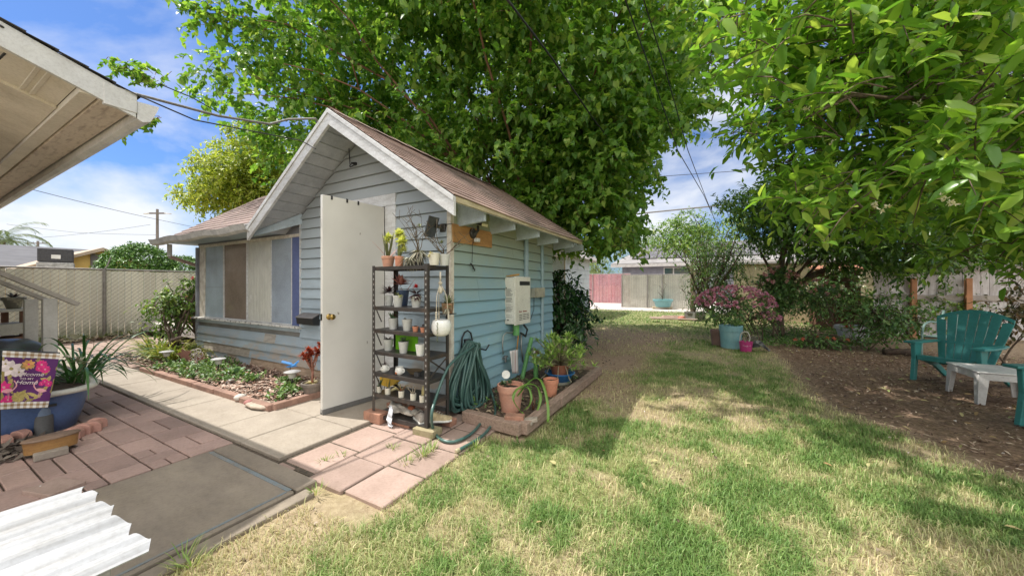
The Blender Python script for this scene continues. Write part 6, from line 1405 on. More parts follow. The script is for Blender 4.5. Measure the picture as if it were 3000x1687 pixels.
C = []; mb = MB(); root = p+Vector((0,0,.24))
for i in range(105):
    a = random.uniform(0, 2*PI); e = random.uniform(-.15, 1.35); r_ = random.uniform(.18, .40); v = Vector((math.cos(a)*math.cos(e)*1.15, math.sin(a)*math.cos(e)*1.1, math.sin(e)*.95+.0))*r_; C.append(root+v+Vector((0,0,.02))); mb.tube([root, root+v*.5+Vector((0,0,.03)), root+v+Vector((0,0,.02))], [.010,.008,.005], 4)
for i in range(6): a = random.uniform(0,2*PI); mb.tube(smooth_path([root, root+Vector((.12*math.cos(a),.12*math.sin(a),.02)), root+Vector((.18*math.cos(a),.18*math.sin(a),-.12)), root+Vector((.24*math.cos(a),.24*math.sin(a),-.16))]), .007, 4)
mb.build('stem', mat('pale_stem2', (.34,.30,.19), (.25,.22,.14)), t, smooth='all')
Pp=[];Aa=[];Uu=[]
for c in C:
    for k in range(15): a = random.uniform(0,2*PI); e = random.uniform(-.1,1.2); Pp.append(tuple(c)); Aa.append((math.cos(a)*math.cos(e), math.sin(a)*math.cos(e), math.sin(e))); Uu.append((-math.cos(a)*math.sin(e), -math.sin(a)*math.sin(e), math.cos(e)))
V, F = leaves(np.array(Pp), np.array(Aa), np.array(Uu), .095*(.7+.5*rng.random(len(Pp))), .026, 'lance', .2, .2); fast('foliage', V, F, jl, t)
# arching strap leaves
aw = leafmat('aloe_strap', [(0,(.10,.22,.03)),(.5,(.16,.30,.05)),(1,(.26,.38,.08))], .2, .35)
q = gd(1560, 3.35, .06); t = empty('arching_strap_plant', q, 'green plant with long strap leaves arching in loops in the side bed', 'plant'); mb = MB()
def px3(px, py, d): return atd(px, py, d)
for P0, w_ in (([(1535,1215,3.3),(1507,1180,3.28),(1503,1150,3.3),(1520,1132,3.35),(1548,1120,3.4),(1575,1128,3.42),(1585,1155,3.4),(1580,1185,3.35),(1565,1220,3.3)], .030), ([(1535,1200,3.3),(1552,1185,3.3),(1558,1160,3.33),(1552,1135,3.36),(1535,1130,3.4),(1520,1140,3.4)], .022),
               ([(1560,1110,3.6),(1580,1105,3.5),(1592,1125,3.4),(1602,1160,3.3),(1607,1200,3.25),(1604,1262,3.15)], .026), ([(1545,1250,3.15),(1540,1230,3.2),(1530,1205,3.3)], .018), ([(1575,1105,3.5),(1560,1108,3.5),(1540,1125,3.45),(1515,1160,3.35)], .022)):
    pts = smooth_path([px3(*a) for a in P0], 2); pts = [Vector((v.x, v.y, max(v.z, .07))) for v in pts]; n = len(pts); mb.strip(pts, [w_*min(1, .35+4*min(i, n-1-i)/n) for i in range(n)], fold=.5)
mb.build('leaves', aw, t, smooth='all')
p = at(1520,1238,.07); t = None; tag(MB().beam(p+Vector((-.10,0,.0)), p+Vector((.13,.02,.02)), .09, .03).beam(p+Vector((.05,0,.03)), p+Vector((.16,.05,.045)), .07, .03).build('scrap_board', mat('pale_board', (.42,.36,.30), (.30,.25,.2), 12, .8), None, .006), 'pale scrap of board lying behind the tipped red brick', 'board')
p = at(1470,1255,.03); tag(MB().beam(p, p+Vector((.09,.01,.0)), .06, .008).build('paper_scrap', vinw, None, .002), 'crumpled white scrap beside the tipped red brick', 'scrap')
p = at(1602,1205,.05); t = empty('red_flower', p, 'small bright red flower drooping over the timber edging', 'flower'); rosette(t, p+Vector((0,0,.03)), 16, .03, .018, (-.4,1.2), 'crimson', 'petals', 'oval'); rosette(t, p+Vector((-.01,.03,.05)), 12, .026, .016, (-.4,1.2), 'crimson', 'petals', 'oval')
p = at(1562,1200,.05); tag(sticks(None, p, 5, .16, .007, .25, 'dead_stems', mat('rust_stem', (.22,.08,.05), (.14,.05,.03)), br=0), 'cluster of rusty dead stems behind the looping strap leaves', 'dead stems')
V, F = sprays(np.stack([-2.2+.75*rng.random(90), 2.86+2.2*rng.random(90), .06+.05*rng.random(90)], 1), np.tile([0,0,1.], (90,1)), 5, .05, .035, .02, 'oval', hang=-.2, droop=0); tag(fast('bed_weeds', V, F, gcm), 'small weeds sprouting in the side bed', 'weeds', kind='stuff')
# weeds between pavers
for i, (px, py, n, L) in enumerate(((1240,1335,46,.10),(1262,1318,36,.09),(1150,1312,22,.055),(1190,1355,22,.06),(955,1350,14,.05),(1005,1330,12,.045),(1395,1310,30,.09),(925,1440,26,.06),(560,1655,26,.09),(540,1640,14,.10))):
    p = at(px, py, .012); tuft('grass_tuft', ['bright grass tuft between the pavers left of the hose end', 'grass tuft beside the mossy block under the rack', 'dry tuft in the paver joint below the hanging rag', 'small tuft on the second paver joint', 'tiny sprout at the path corner', 'tiny sprout in the left paver joint', 'grass tuft under the loose hose end', 'ragged tuft at the slab corner', 'pale tuft at the edge of the slab near the corrugated sheet', 'thin tuft just behind the corrugated sheet corner'][i], p, n, L, .006, leafmat('tuft_%d' % (i % 2), [(0,(.16,.26,.06)),(.6,(.30,.40,.12)),(1,(.55,.50,.25))], .3) , 1.0, .5, 'grass tuft', .05)
# ================================================================ far right yard
random.seed(101); rng = np.random.default_rng(33)
m, nt, b = nodes('pink_slat'); g = nt.nodes.new('ShaderNodeNewGeometry'); nt.links.new(mixc(nt, 1.0, ramp(nt, noise(nt, .8, 5), [(.38, (.52,.11,.15)), (.55, (.62,.25,.28)), (.7, (.45,.16,.24))]), ramp(nt, g.outputs['Random Per Island'], [(0,(.75,.75,.75)),(1,(1.15,1.15,1.15))]), 'MULTIPLY'), b.inputs['Base Color']); b.inputs['Roughness'].default_value = .6; pks = m
whs = mat('white_slat', (.80,.78,.70), (.70,.68,.60), 3, .6, isl=.12); wm2 = mat('wire_light', (.62,.60,.54), (.45,.44,.38), 30, .6)
a = at(1822, 903); b2 = at(2030, 903); Yw = (a.y+b2.y)/2; xa, xb = onY(1821, 900, Yw).x, onY(2031, 900, Yw).x
slat_fence('white_slatted_fence', 'cream slatted chain link fence closing the far end of the yard', (xa, Yw, 0), (xb, Yw, 0), 1.92, [0.02, 1.45, 2.25, xb-xa-.05], whs, wm2, cell=.095, sw=.085, wr=3.2)
Yp = at(1700, 886).y; xa, xb = onY(1655, 880, Yp).x, onY(1826, 880, Yp).x
slat_fence('pink_slatted_fence', 'faded pink slatted chain link fence across the alley', (xa, Yp, 0), (xb+.5, Yp, 0), 2.15, [.1, 1.5, (xb-xa)*.5, xb-xa], pks, mat('wire_pink', (.66,.50,.50), (.55,.38,.4)), cell=.11, sw=.098, wr=3.4)
y0 = at(1700, 905).y; tag(MB().box(-26, 9, y0, Yp+14, -.04, .012).build('alley', mat('alley_concrete', (.60,.54,.49), (.50,.45,.41), 1.2, .9, .2, 30), None), kind='structure')
p = at(1942, 903); c = gd(1942, 19.2, 0); t = empty('small_bench', c, 'tiny tan bench carrying the teal basin at the far fence', 'bench'); MB().box(c.x-.55, c.x+.5, c.y-.25, c.y+.25, .06, .12).build('seat', mat('bench_tan', (.52,.42,.28), (.40,.32,.2)), t, .01)
for sx_ in (-.45,.4): MB().box(c.x+sx_-.04, c.x+sx_+.04, c.y-.2, c.y+.2, 0, .058).build('leg', mat('bench_tan', (.5,.4,.3)), t)
tq = mat('teal_plastic', (.20,.42,.44), (.16,.36,.38), 4, .45); p = Vector((c.x, c.y, .122)); t = pot('teal_basin', 'teal basin planter on the tiny bench in front of the cream fence', 'planter', p, .52, .36, .42, tq)
sticks(t, p+Vector((0,0,.36)), 3, .9, .02, .15, 'stem', br=2)
# neighbouring buildings
wg = mat('slate_wall', (.19,.19,.22), (.16,.16,.19), 2, .9); wr = mat('pale_shingle', (.30,.285,.28), (.24,.23,.23), 2, .9, .2, 40, st=(.3,.3,8)); wf = mat('white_eave', (.47,.45,.43), (.40,.38,.36), 4, .6)
e0 = onY(1790, 776, 33.0); ze = e0.z; x0 = e0.x; t = empty('solar_roof_house', (x0+6, 36, 0), 'slate grey house with solar panels on its roof behind the cream fence', 'house')
MB().box(x0+.9, x0+18, 33.6, 40, 0, ze-.05).build('wall', wg, t); MB().box(x0, x0+18.5, 32.9, 33.05, ze-.25, ze+.02).build('eave_board', wf, t)
zr = ze+1.95; MB().prism([(x0, 33.0, ze), (x0+18.5, 33.0, ze), (x0+18.5, 36.6, zr), (x0+3.0, 36.6, zr)], (0,0,.10)).prism([(x0+.0, 33.05, ze), (x0+3.0, 36.6, zr), (x0, 41, ze)], (0,0,.1)).build('roof', wr, t)
sp_ = mat('solar_panel', (.13,.12,.13), (.20,.19,.19), 1, .3); ee = Vector((0, 3.6, zr-ze)).normalized()
for r_ in range(2):
    for k in range(5):
        o = Vector((x0+1.75+r_*.9+k*2.2, 33.0, ze+.16))+ee*(.75+r_*1.5); nvv = Vector((0,-ee.z,ee.y)); MB().prism([o, o+Vector((2.1,0,0)), o+Vector((2.1,0,0))+ee*1.4, o+ee*1.4], nvv*.06).build('solar_panel', sp_, t)
q0, q1 = onY(1944, 783, 33.58), onY(2030, 806, 33.58); w1 = MB().box(q0.x, q1.x, 33.54, 33.6, q1.z-.3, q0.z).build('window', wf, t); MB().box(q0.x+.10, (q0.x+q1.x)/2-.4, 33.52, 33.545, q1.z-.2, q0.z-.1).box((q0.x+q1.x)/2-.3, q1.x-.1, 33.52, 33.545, q1.z-.2, q0.z-.1).build('pane', mat('window_glass', (.05,.09,.09), (.12,.12,.10), 1, .1), w1)
q = onY(1630, 800, 13.5); xh = onY(1655, 800, 13.5).x; t = empty('white_neighbour_shed', (xh-3, 15, 0), 'white sided shed with brown eave seen past the right wall of the cottage', 'shed')
sdm = mat('white_siding', (.62,.66,.72), (.54,.58,.64), 3, .6); mb = MB(); z = 0
while z < 2.6: mb.box(xh-6, xh, 13.5-.012-.006*(z*5 % 2 > 1), 17, z, z+.19); z += .2
mb.build('wall', sdm, t); mb = MB().prism([(xh+.5, 13.1, 2.45), (xh-3, 13.1, 5.0), (xh-6.5, 13.1, 2.45)], (0, 4.3, 0)); mb.build('roof', mat('shed_roof', (.42,.38,.34), (.34,.30,.27)), t)
MB().box(xh-.02, xh+.02, 13.46, 13.5, 0, 2.45).build('corner_board', mat('corner_tan', (.5,.4,.3)), t)
q = onY(1612, 800, 12.0); tag(MB().box(q.x-.6, q.x-.05, 11.98, 12.02, .0, 1.72).build('fence_panel', mat('grey_panel', (.34,.30,.26), (.25,.22,.19)), None), 'short weathered board fence panel beside the white shed', 'fence')
# tan board fence and garden buildings right of centre
q0, q1 = onY(2150, 775, 15.2), onY(2420, 775, 15.2); tb_ = mat('tan_board', (.50,.43,.27), (.42,.36,.22), 3, .8, isl=.10)
t = empty('tan_board_fence', ((q0.x+q1.x)/2, 15.2, 0), 'tan vertical board fence behind the rose bushes', 'fence'); mb = MB(); x = q0.x
while x < q1.x+1.5: mb.box(x, x+.29, 15.2+jit(.004), 15.24, 0, q0.z); x += .296
mb.build('boards', tb_, t); MB().box(q0.x, q1.x+1.5, 15.1, 15.3, q0.z+.002, q0.z+.07).build('cap', wf, t)
t = empty('wooden_post', gd(2028, 13.4), 'tall brown timber post standing in a planter box at the end of the cream fence', 'post'); p = gd(2030, 13.4); MB().box(p.x-.09, p.x+.09, p.y-.09, p.y+.09, 0, zc(775, 13.4)).build('post', mat('post_brown', (.34,.26,.18), (.25,.19,.13), 5, .8), t, .01)
p = gd(2036, 13.0, 0); t = pot('planter_box', 'grey square planter box at the foot of the brown timber post', 'planter', p, .36, .33, .32, mat('box_grey', (.22,.21,.19), (.17,.16,.14)), None, rim=False, square=True); sticks(t, p+Vector((0,0,.3)), 6, .9, .02, .3, 'stem', br=3)
for k, (px, py, l, rz) in enumerate(((1960,930,1.4,.3),(1985,926,1.2,.5),(1975,934,1.5,.15))):
    p = at(px, py, .05+.04*k); MB_ = MB(); MB_.M = Matrix.Translation(p) @ Matrix.Rotation(rz, 4, 'Z'); MB_.box(-l/2, l/2, -.09, .09, -.02, .02); tag(MB_.build('loose_plank', mat('pink_plank', (.62,.46,.38), (.50,.35,.28), 6, .8), None, .004), ['lowest pinkish plank on the far lawn', 'short plank across the pile on the far lawn', 'top plank of the small pile by the planter box'][k], 'plank', 'planks on the far lawn')
p = at(1997, 933, .05); tag(MB().sphere(p, .16, 9, 6, .6).build('red_bag', mat('red_orange', (.50,.16,.10), (.40,.12,.08)), None, smooth='all'), 'small reddish bag beside the planks on the far lawn', 'bag')
# white plank fence right
Yf = 12.6; q0 = onY(2560, 770, Yf); q1 = onY(3060, 770, Yf); zt = onY(2800, 765, Yf).z
t = empty('grey_board_fence', ((q0.x+q1.x)/2, Yf, 0), 'weathered pale grey board fence with rails behind the right hand chair', 'fence'); wbm = mat('grey_board', (.70,.68,.69), (.52,.49,.49), 4, .85, .4, 30, st=(4,4,.5), isl=.16); x = q0.x; mb = MB()
while x < q1.x+1: mb.box(x, x+.135, Yf+jit(.006), Yf+.022, .05, zt+jit(.03)); x += .142
mb.build('boards', wbm, t)
for px, py in ((2800, 788), (2800, 872)): zr_ = onY(px, py, Yf).z; MB().box(q0.x, q1.x+1, Yf-.05, Yf-.008, zr_-.06, zr_+.06).build('rail', mat('rail_grey', (.40,.36,.33), (.3,.27,.25)), t, .004)
orp = mat('cedar_post', (.50,.24,.12), (.40,.19,.09), 4, .7)
for px in (2676, 2837): p = onY(px, 870, Yf-.10); MB().box(p.x-.05, p.x+.05, Yf-.15, Yf-.052, 0, zc(815, FX*p.x+FY*p.y)).build('post', orp, t, .005)
tag(MB().box(onY(2700,770,14.0).x, onY(3200,770,14.0).x, 14, 15, 0, 3.0).build('neighbour_wall', mat('white_wall', (.62,.62,.64), (.52,.5,.5), 2, .8)), 'pale neighbouring wall rising behind the grey board fence', 'wall')
q = onY(2455, 800, 13.6); t = empty('garden_cabinet', (q.x, 13.8, 0), 'brown wooden cabinet with tiled top among the rose bushes', 'cabinet'); zt2 = onY(2455, 793, 13.6).z
MB().box(q.x-.5, q.x+.5, 13.6, 14.3, 0, zt2).build('body', mat('cabinet_brown', (.16,.07,.04), (.11,.05,.03)), t, .01); MB().prism([(q.x-.6, 13.4, zt2+.002), (q.x+.5, 13.4, zt2+.002), (q.x+.5, 13.95, zt2+.12), (q.x-.6, 13.95, zt2+.12)], (0,0,.06)).build('roof', mat('tile_orange', (.45,.20,.10), (.36,.15,.08)), t, .01)
# raised timber sill / curb line
tag(MB().beam(at(2420, 930), at(2540, 934), .12, .12).build('timber_border', mat('border_grey', (.40,.36,.32), (.28,.25,.22)), None, .01), 'grey timber border on the ground before the brown cabinet', 'edging')
# tubs and pots
p = gd(2141, 7.3, 0); t = pot('turquoise_tub', 'large faded turquoise tub in front of the magenta bush', 'planter', p, .215, .18, .47, mat('turquoise', (.17,.36,.40), (.24,.42,.44), 3, .5)); 
V, F = sprays(np.array([[p.x+jit(.15), p.y+jit(.15), .45+random.random()*.12] for _ in range(40)]), np.tile([0,0,1.], (40,1)), 7, .12, .07, .04, 'oval', hang=-.2, droop=0); fast('foliage', V, F, gcm, t)
p = gd(2185, 6.9, 0); t = pot('pink_bucket', 'magenta pink bucket with white handle and dry twigs', 'bucket', p, .118, .095, .20, mat('bucket_pink', (.50,.05,.22), (.42,.04,.18), 3, .35), rim=False); sticks(t, p+Vector((0,0,.17)), 6, .14, .006, .6, m=mat('pale_stem', (.40,.34,.25)))
MB().tube(smooth_path([p+Vector((-.10,0,.17)), p+Vector((-.09,0,.36)), p+Vector((.03,0,.40)), p+Vector((.07,-.02,.28)), p+Vector((.05,-.03,.2))], 2), .010, 6).build('pale_stem', mat('pale_rope', (.55,.52,.46), (.4,.38,.33)), t, smooth='all')
MB().tube([p+Vector((-.06,-.095,.13)), p+Vector((0,-.115,.115)), p+Vector((.07,-.085,.13))], .003, 5).build('handle', vinw, t)
p = gd(2222, 6.95, 0); cloth('black_bag', [[(p.x-.17+.34*u, p.y-.12+.24*v, .03+.20*math.sin(PI*u)*math.sin(PI*(.15+.7*v))) for u in (0,.33,.66,1)] for v in (0,.5,1)], mat('bag_black', (.03,.03,.03), (.18,.18,.17), 12, .35, lo=.5, hi=.62), 'crumpled black plastic bag beside the pink bucket', 'bag', wr=.05)
p = gd(2105, 7.6, 0); t = pot('brown_pot', 'brown pot half hidden left of the turquoise tub', 'pot', p, .16, .13, .34, mat('brown_glaze', (.20,.12,.10), (.15,.09,.07)))
p = gd(2500, 8.2, 0); t = pot('white_basin', 'white oval basin with grey side near the red blooms', 'basin', p, .34, .24, .36, mat('basin_white', (.60,.60,.62), (.5,.5,.52), 3, .4), rim=True)
p = gd(2488, 7.9, 0); t = empty('red_geranium', p, 'red geranium blooms on a stem in front of the white basin', 'flower'); sticks(t, p, 3, .35, .006, .3); 
for dx in (-.06, .06): rosette(t, gd(2487+dx*130, 7.9, .36), 26, .055, .035, (-.5,1.4), 'crimson', 'bloom', 'oval')
p = gd(2635, 6.5, .0); tag(MB().tube([gd(2590,6.6,.05), gd(2635,6.55,.06), gd(2680,6.45,.05)], [.055,.06,.05], 9).build('log', mat('dark_bark', (.11,.075,.055)), None, smooth='all'), 'short dark log lying left of the teal adirondack chair', 'log')
p = at(2365, 1020, .03)
# ---------------------------------------------------------------- chairs and table
tealc = mat('teal_chair', (.045,.245,.235), (.04,.205,.195), 2.5, .38, .05, 20)
def adirondack(label, group='adirondack chairs'):
    t = empty('adirondack_chair', (0,0,0), label, 'chair', group); W = .27
    # seat: sloping slats (local: front = -y)
    mb = MB()
    for i in range(6): y = -.02+i*.085; z = .36-.11*i/5*1.0; mb.box(-W, W, y, y+.078, z-.012, z+.006)
    mb.build('seat', tealc, t, .003)
    MB().prism([(-W, -.035, .365), (-W, -.05, .30), (-W*.72, -.05, .30), (-W*.6, -.05, .325), (W*.6, -.05, .325), (W*.72, -.05, .30), (W, -.05, .30), (W, -.035, .365)], (0, .02, 0)).build('apron', tealc, t, .004)
    MB().prism([(-W,-.05,.37),(W,-.05,.37),(W,-.05,.315),(W*.8,-.05,.30),(-W*.8,-.05,.30),(-W,-.05,.315)], (0,.03,0)).build('seat_front', tealc, t, .006)
    # fan back with slits: seven staves diverging upward
    yb, zb_, lean = .40, .22, .38; Hs = [.68,.77,.82,.835,.82,.77,.68]
    def bk(u, s): return Vector((u, yb+lean*s*.86, zb_+s*.93))
    mb = MB(); n = 7
    for k in range(n):
        c0 = (k-3)*.070; c1 = (k-3)*.103; w0, w1 = .0335, .0485; H = Hs[k]; pts = []
        for s, ww in ((0,w0),(H*.5,(w0+w1)/2),(H,w1)):
            cc = c0+(c1-c0)*s/H; pts.append((cc, ww, s))
        L_ = [bk(c-w_, s) for c, w_, s in pts]; R_ = [bk(c+w_, s) for c, w_, s in pts]; tp = bk(c1, H+.018)
        mb.prism(L_+[tp]+R_[::-1], (0, .018, -.008))
    bk_o = mb.build('backrest', tealc, t, .004)
    for s in (.05,):
        w_ = .20+.20*s; mb = MB().prism([bk(-w_, s)+Vector((0,.016,0)), bk(w_, s)+Vector((0,.016,0)), bk(w_, s+.05)+Vector((0,.016,0)), bk(-w_, s+.05)+Vector((0,.016,0))], (0,.02,-.008)); mb.build('back_brace', tealc, t, .003)
    mb = MB().prism([bk(x*.87, .735+.125*(1-(x/.41)**2))+Vector((0,-.002,0)) for x in np.linspace(-.41,.41,13)] + [bk(x*.87, .685+.125*(1-(x/.41)**2))+Vector((0,-.002,0)) for x in np.linspace(.41,-.41,13)], (0,.024,-.008))
    mb.build('back_band', tealc, t, .003); mb = MB().prism([bk(x, .37)+Vector((0,-.001,0)) for x in (-.27,.27)] + [bk(x, .33)+Vector((0,-.001,0)) for x in (.25,-.25)], (0,.02,-.008))
    mb.build('back_band', tealc, t, .003)
    for s in (-1, 1):
        x = s*(W+.01)
        MB().prism([(x, -.09, 0), (x, -.02, 0), (x, .01, .28), (x, .07, .36), (x, .10, .53), (x, -.07, .53), (x, -.055, .3)], (s*.05, 0, 0)).build('leg', tealc, t, .008)
        MB().prism([(x, .02, .31), (x, .02, .38), (x, .45, .26), (x, .72, .06), (x, .76, .0), (x, .68, .0), (x, .42, .17)], (s*.035, 0, 0)).build('leg', tealc, t, .006)
        MB().prism([(s*(W-.02), -.13, .532), (s*(W+.11), -.13, .532), (s*(W+.13), .05, .532), (s*(W+.11), .35, .532), (s*(W+.06), .60, .532), (s*(W-.0), .60, .532), (s*(W-.01), .2, .532)], (0,0,.028)).build('armrest', tealc, t, .008)
    return t
ch = adirondack('teal plastic adirondack chair facing left behind the white table')
ch2 = copy_tree(ch)
place(ch, (2.80, 6.72, 0), math.radians(-44.7), .95)
place(ch2, (2.74, 4.83, 0), math.radians(-72.5), 1.0, 'teal adirondack chair cut off by the right edge, only its front leg showing')
wt = mat('table_plastic', (.66,.645,.62), (.54,.52,.50), 3, .5); t = empty('side_table', (2.83, 6.05, 0), 'low white plastic side table in front of the teal chair', 'table')
x0, x1, y0, y1, zt = 2.655, 3.215, 5.80, 6.36, .345
MB().box(x0-.01, x1+.01, y0-.01, y1+.01, zt-.005, zt+.015).build('table_top', wt, t, .012)
mb = MB()
for (a, b2) in (((x0,y0),(x1,y0)),((x0,y1),(x1,y1)),((x0,y0),(x0,y1)),((x1,y0),(x1,y1))):
    mb.prism([(a[0],a[1],zt-.006),(b2[0],b2[1],zt-.006),(b2[0]*.85+a[0]*.15,b2[1]*.85+a[1]*.15,zt-.075),(a[0]*.85+b2[0]*.15,a[1]*.85+b2[1]*.15,zt-.075)], (.012 if a[0]==b2[0] else 0, .012 if a[1]==b2[1] else 0, 0))
mb.build('skirt', wt, t, .003)
for x, sx_ in ((x0,1),(x1,-1)):
    for y, sy_ in ((y0,1),(y1,-1)):
        MB().prism([(x, y, zt-.02), (x+sx_*.085, y, zt-.02), (x+sx_*.045, y-sy_*.01, 0), (x-sx_*.012, y-sy_*.01, 0)], (0, sy_*.012, 0)).prism([(x, y+sy_*.013, zt-.02), (x, y+sy_*.085, zt-.02), (x-sx_*.012, y+sy_*.045, 0), (x-sx_*.012, y+sy_*.003, 0)], (sx_*.012, 0, 0)).build('leg', wt, t, .002)
q = gd(2790, 6.0); t = empty('metal_garden_chair', (q.x, q.y, 0), 'pale teal tubular chair half hidden behind the adirondack chair', 'chair'); mt_ = mat('pale_teal_metal', (.30,.45,.42), (.22,.34,.32), 6, .5)
M = Matrix.Translation((q.x, q.y, 0)) @ Matrix.Rotation(-.8, 4, 'Z')
for s in (-.26, .26):
    mb = MB(); mb.M = M; mb.tube(smooth_path([(s,-.25,0),(s,-.24,.55),(s,-.10,.66),(s,.15,.64),(s,.3,.60)], 2), .016, 6); mb.tube([(s,.25,0),(s,.27,.45),(s,.36,.85)], .016, 6); mb.build('frame', mt_, t, smooth='all')
mb = MB(); mb.M = M; mb.box(-.26,.26,-.24,.26,.40,.415); mb.build('seat', mt_, t); mb = MB(); mb.M = M
for k in range(7): mb.tube([(-.24+k*.08,.28,.42),(-.24+k*.08,.355,.84)], .007, 4)
mb.build('backrest', mt_, t)
# ================================================================ trees and shrubs
random.seed(55); rng = np.random.default_rng(66)
def cc(cx, cy, z): p = lot(cx, cy, z); return (p.x, p.y, p.z)
def camc(C): return FY*C[:,0]-FX*C[:,1], FX*C[:,0]+FY*C[:,1]
big = leafmat('big_tree_leaf', [(0,(.09,.215,.035)),(.5,(.185,.34,.06)),(.85,(.29,.45,.085)),(1,(.46,.56,.15))], .5, .42)
nearm = leafmat('near_tree_leaf', [(0,(.11,.24,.04)),(.45,(.19,.36,.055)),(.8,(.32,.50,.08)),(1,(.52,.62,.16))], .5, .26)
# big tree behind the cottage: crown reaching over the roof and far to the left
def sprig(pts, n, spread=.10):
    C = []; D = []
    for i in range(n):
        t = random.random()**.8*(len(pts)-1); k = min(int(t), len(pts)-2); p = Vector(pts[k]).lerp(Vector(pts[k+1]), t-k); C.append(tuple(p+Vector((jit(spread), jit(spread), jit(spread*.8))))); D.append(tuple((Vector(pts[-1])-Vector(pts[0])).normalized()))
    return C, D
s1 = [tuple(atd(*a)) for a in ((640,330,7.6),(560,285,7.6),(470,246,7.6),(420,222,7.6),(395,215,7.6),(355,195,7.6))]
s2 = [tuple(atd(*a)) for a in ((620,352,7.2),(540,352,7.2),(470,350,7.2),(420,350,7.2),(375,375,7.2),(345,362,7.2))]
s3 = [tuple(atd(*a)) for a in ((900,130,7),(760,90,7),(660,60,7),(585,45,7))]
c1, d1 = sprig(s1[2:], 52, .24); c2, d2 = sprig(s2[2:], 50, .09); c3, d3 = sprig(s3, 60, .16)
ex = (np.array(c1+c2+c3), np.array(d1+d2+d3))
blobs = [(cc(-1.2,9.4,6.2),(4.6,3.6,3.9),10),(cc(-4.9,9.2,7.2),(2.6,2.8,3.2),4),(cc(2.1,8.6,6.0),(3.0,2.8,3.4),6.5),(cc(3.9,9.0,7.2),(1.6,2.2,2.6),2.2),(cc(2.1,7.9,3.7),(1.8,1.5,1.9),3.0),(cc(.5,7.9,3.6),(1.6,1.3,1.6),2.0),(cc(-.8,6.5,7.4),(3.0,2.1,1.4),2.6),(cc(-3.6,9.2,4.6),(2.6,2.0,1.6),2.6),(cc(1.3,7.3,2.6),(.75,.7,.9),.8)]
def jx(C): return 60*np.sin(C[:,2]*5+C[:,1]*3)
def kp(C):
    cx, cy = camc(C); px = HX+FL*cx/cy; py = HY-FL*(C[:,2]-EYE)/cy
    inroof = (C[:,0] < -1.75) & (C[:,0] > -8.5) & (C[:,1] < 6.2) & (C[:,2] < 3.6)
    return ~inroof & (cy > 3.2) & (C[:,2] > 1.5) & ~((px > 2070-np.clip(py-300,0,200)*.9+jx(C)) & (py > -300)) & ~((px > 1930) & (py > 400)) & ~((px > 1600) & (py > 730) & (cy > 4)) & ~((px > 1890) & (py > 560)) & ~((px < 640) & (py > 560)) & ~((px < 560) & (py > 130) & (py < 800))
tree('broadleaf_tree', 'huge leafy green tree with hanging twigs towering behind the cottage', 'tree', cc(.2,8.6,0), cc(.1,8.6,2.3), .24, blobs, 19000, 8, .32, .14, .105, 'heart', big, barkr, nl=40, hang=.15, out=.8, shell=.62, twigstep=9, stems=4, fine=ex, keep=kp, droop=.38, clump=26, csize=.85)
mb = MB(); mb.tube(smooth_path(s1[:4], 1), .006, 4)
# olive toned tree left behind the wing
cA = cc(-6.6,11.5,4.3)
tree('yellow_green_tree', 'yellow green small leaved tree above the wing roof at left', 'tree', cc(-8.2,11.5,0), cc(-8.2,11.5,2.6), .14, [(cc(-9.1,11.5,4.35),(1.25,1.2,1.15),3),(cc(-8.1,11.3,4.9),(1.3,1.3,1.3),3),(cc(-7.2,11.3,4.5),(1.5,1.4,1.3),2)], 4200, 8, .26, .12, .07, 'oval', leafmat('yellow_leaf', [(0,(.18,.26,.04)),(.5,(.38,.44,.08)),(1,(.62,.62,.16))], .5), barkm, nl=18, shell=.6, hang=.05, twigstep=16, clump=22, csize=.45)
# near tree at right, its branches overhead
def kn(C): cx, cy = camc(C); r = cx/cy; px = HX+FL*r; py = HY-FL*(C[:,2]-EYE)/cy; return (C[:,2] > 4.75) & (py < -130) & (cy > .5) | (cy > 1.5) & (px > 2060+jx(C)) & (py < np.interp(px, [2030,2150,2330,2600,3000], [240,420,600,730,780])) & (C[:,2] > 1.4)
def jx(C): return 60*np.sin(C[:,2]*5+C[:,1]*3)
nb = [(cc(2.9,2.7,3.3),(1.6,1.2,1.3),4),(cc(4.2,3.0,2.7),(1.7,1.3,1.2),5),(cc(2.6,3.5,4.0),(1.5,1.4,1.5),2.2),(cc(5.4,4.2,3.4),(2.4,1.8,1.9),5),(cc(3.0,2.1,2.15),(.8,.5,.5),.9),(cc(4.6,3.2,1.95),(1.3,.9,.5),1.4),(cc(-.1,2.8,5.3),(.45,.9,.25),.6)]  # last clump is added out of view to throw shade on the lawn
tree('overhanging_tree', 'near broad leaved tree with bright leaves hanging over the right side', 'tree', cc(7.3,4.3,0), cc(6.4,4.0,2.2), .13, nb, 3800, 8, .26, .15, .062, 'oval', nearm, barkm, nl=34, hang=-.05, out=.8, shell=.6, twigstep=2, keep=kn, droop=-.05, lr=.03, clump=22, csize=.34)
# white blossoms on it
t = bpy.data.objects.get('overhanging_tree'); Pb = []
for px, py, d in ((2360,315,2.6),(2380,690//1,3.0),(2560,600,2.3),(2590,612,2.3),(2760,575,2.0),(2790,590,2.0),(2830,350,2.4),(2500,15,3),(2690,300,2.6),(2440,420,2.7),(2860,45,2.2)):
    if py > 650: continue
    for k in range(4): Pb.append(tuple(atd(px+jit(12), py+jit(9), d-.1)))
Pb = np.repeat(np.array(Pb), 6, 0); A = unit(len(Pb)); V, F = leaves(Pb, A, unit(len(Pb)), .022, .010, 'oval'); fast('blossom', V, F, leafmat('blossom', [(0,(.62,.50,.30)),(.5,(.75,.70,.58)),(1,(.85,.80,.74))], .3), t)
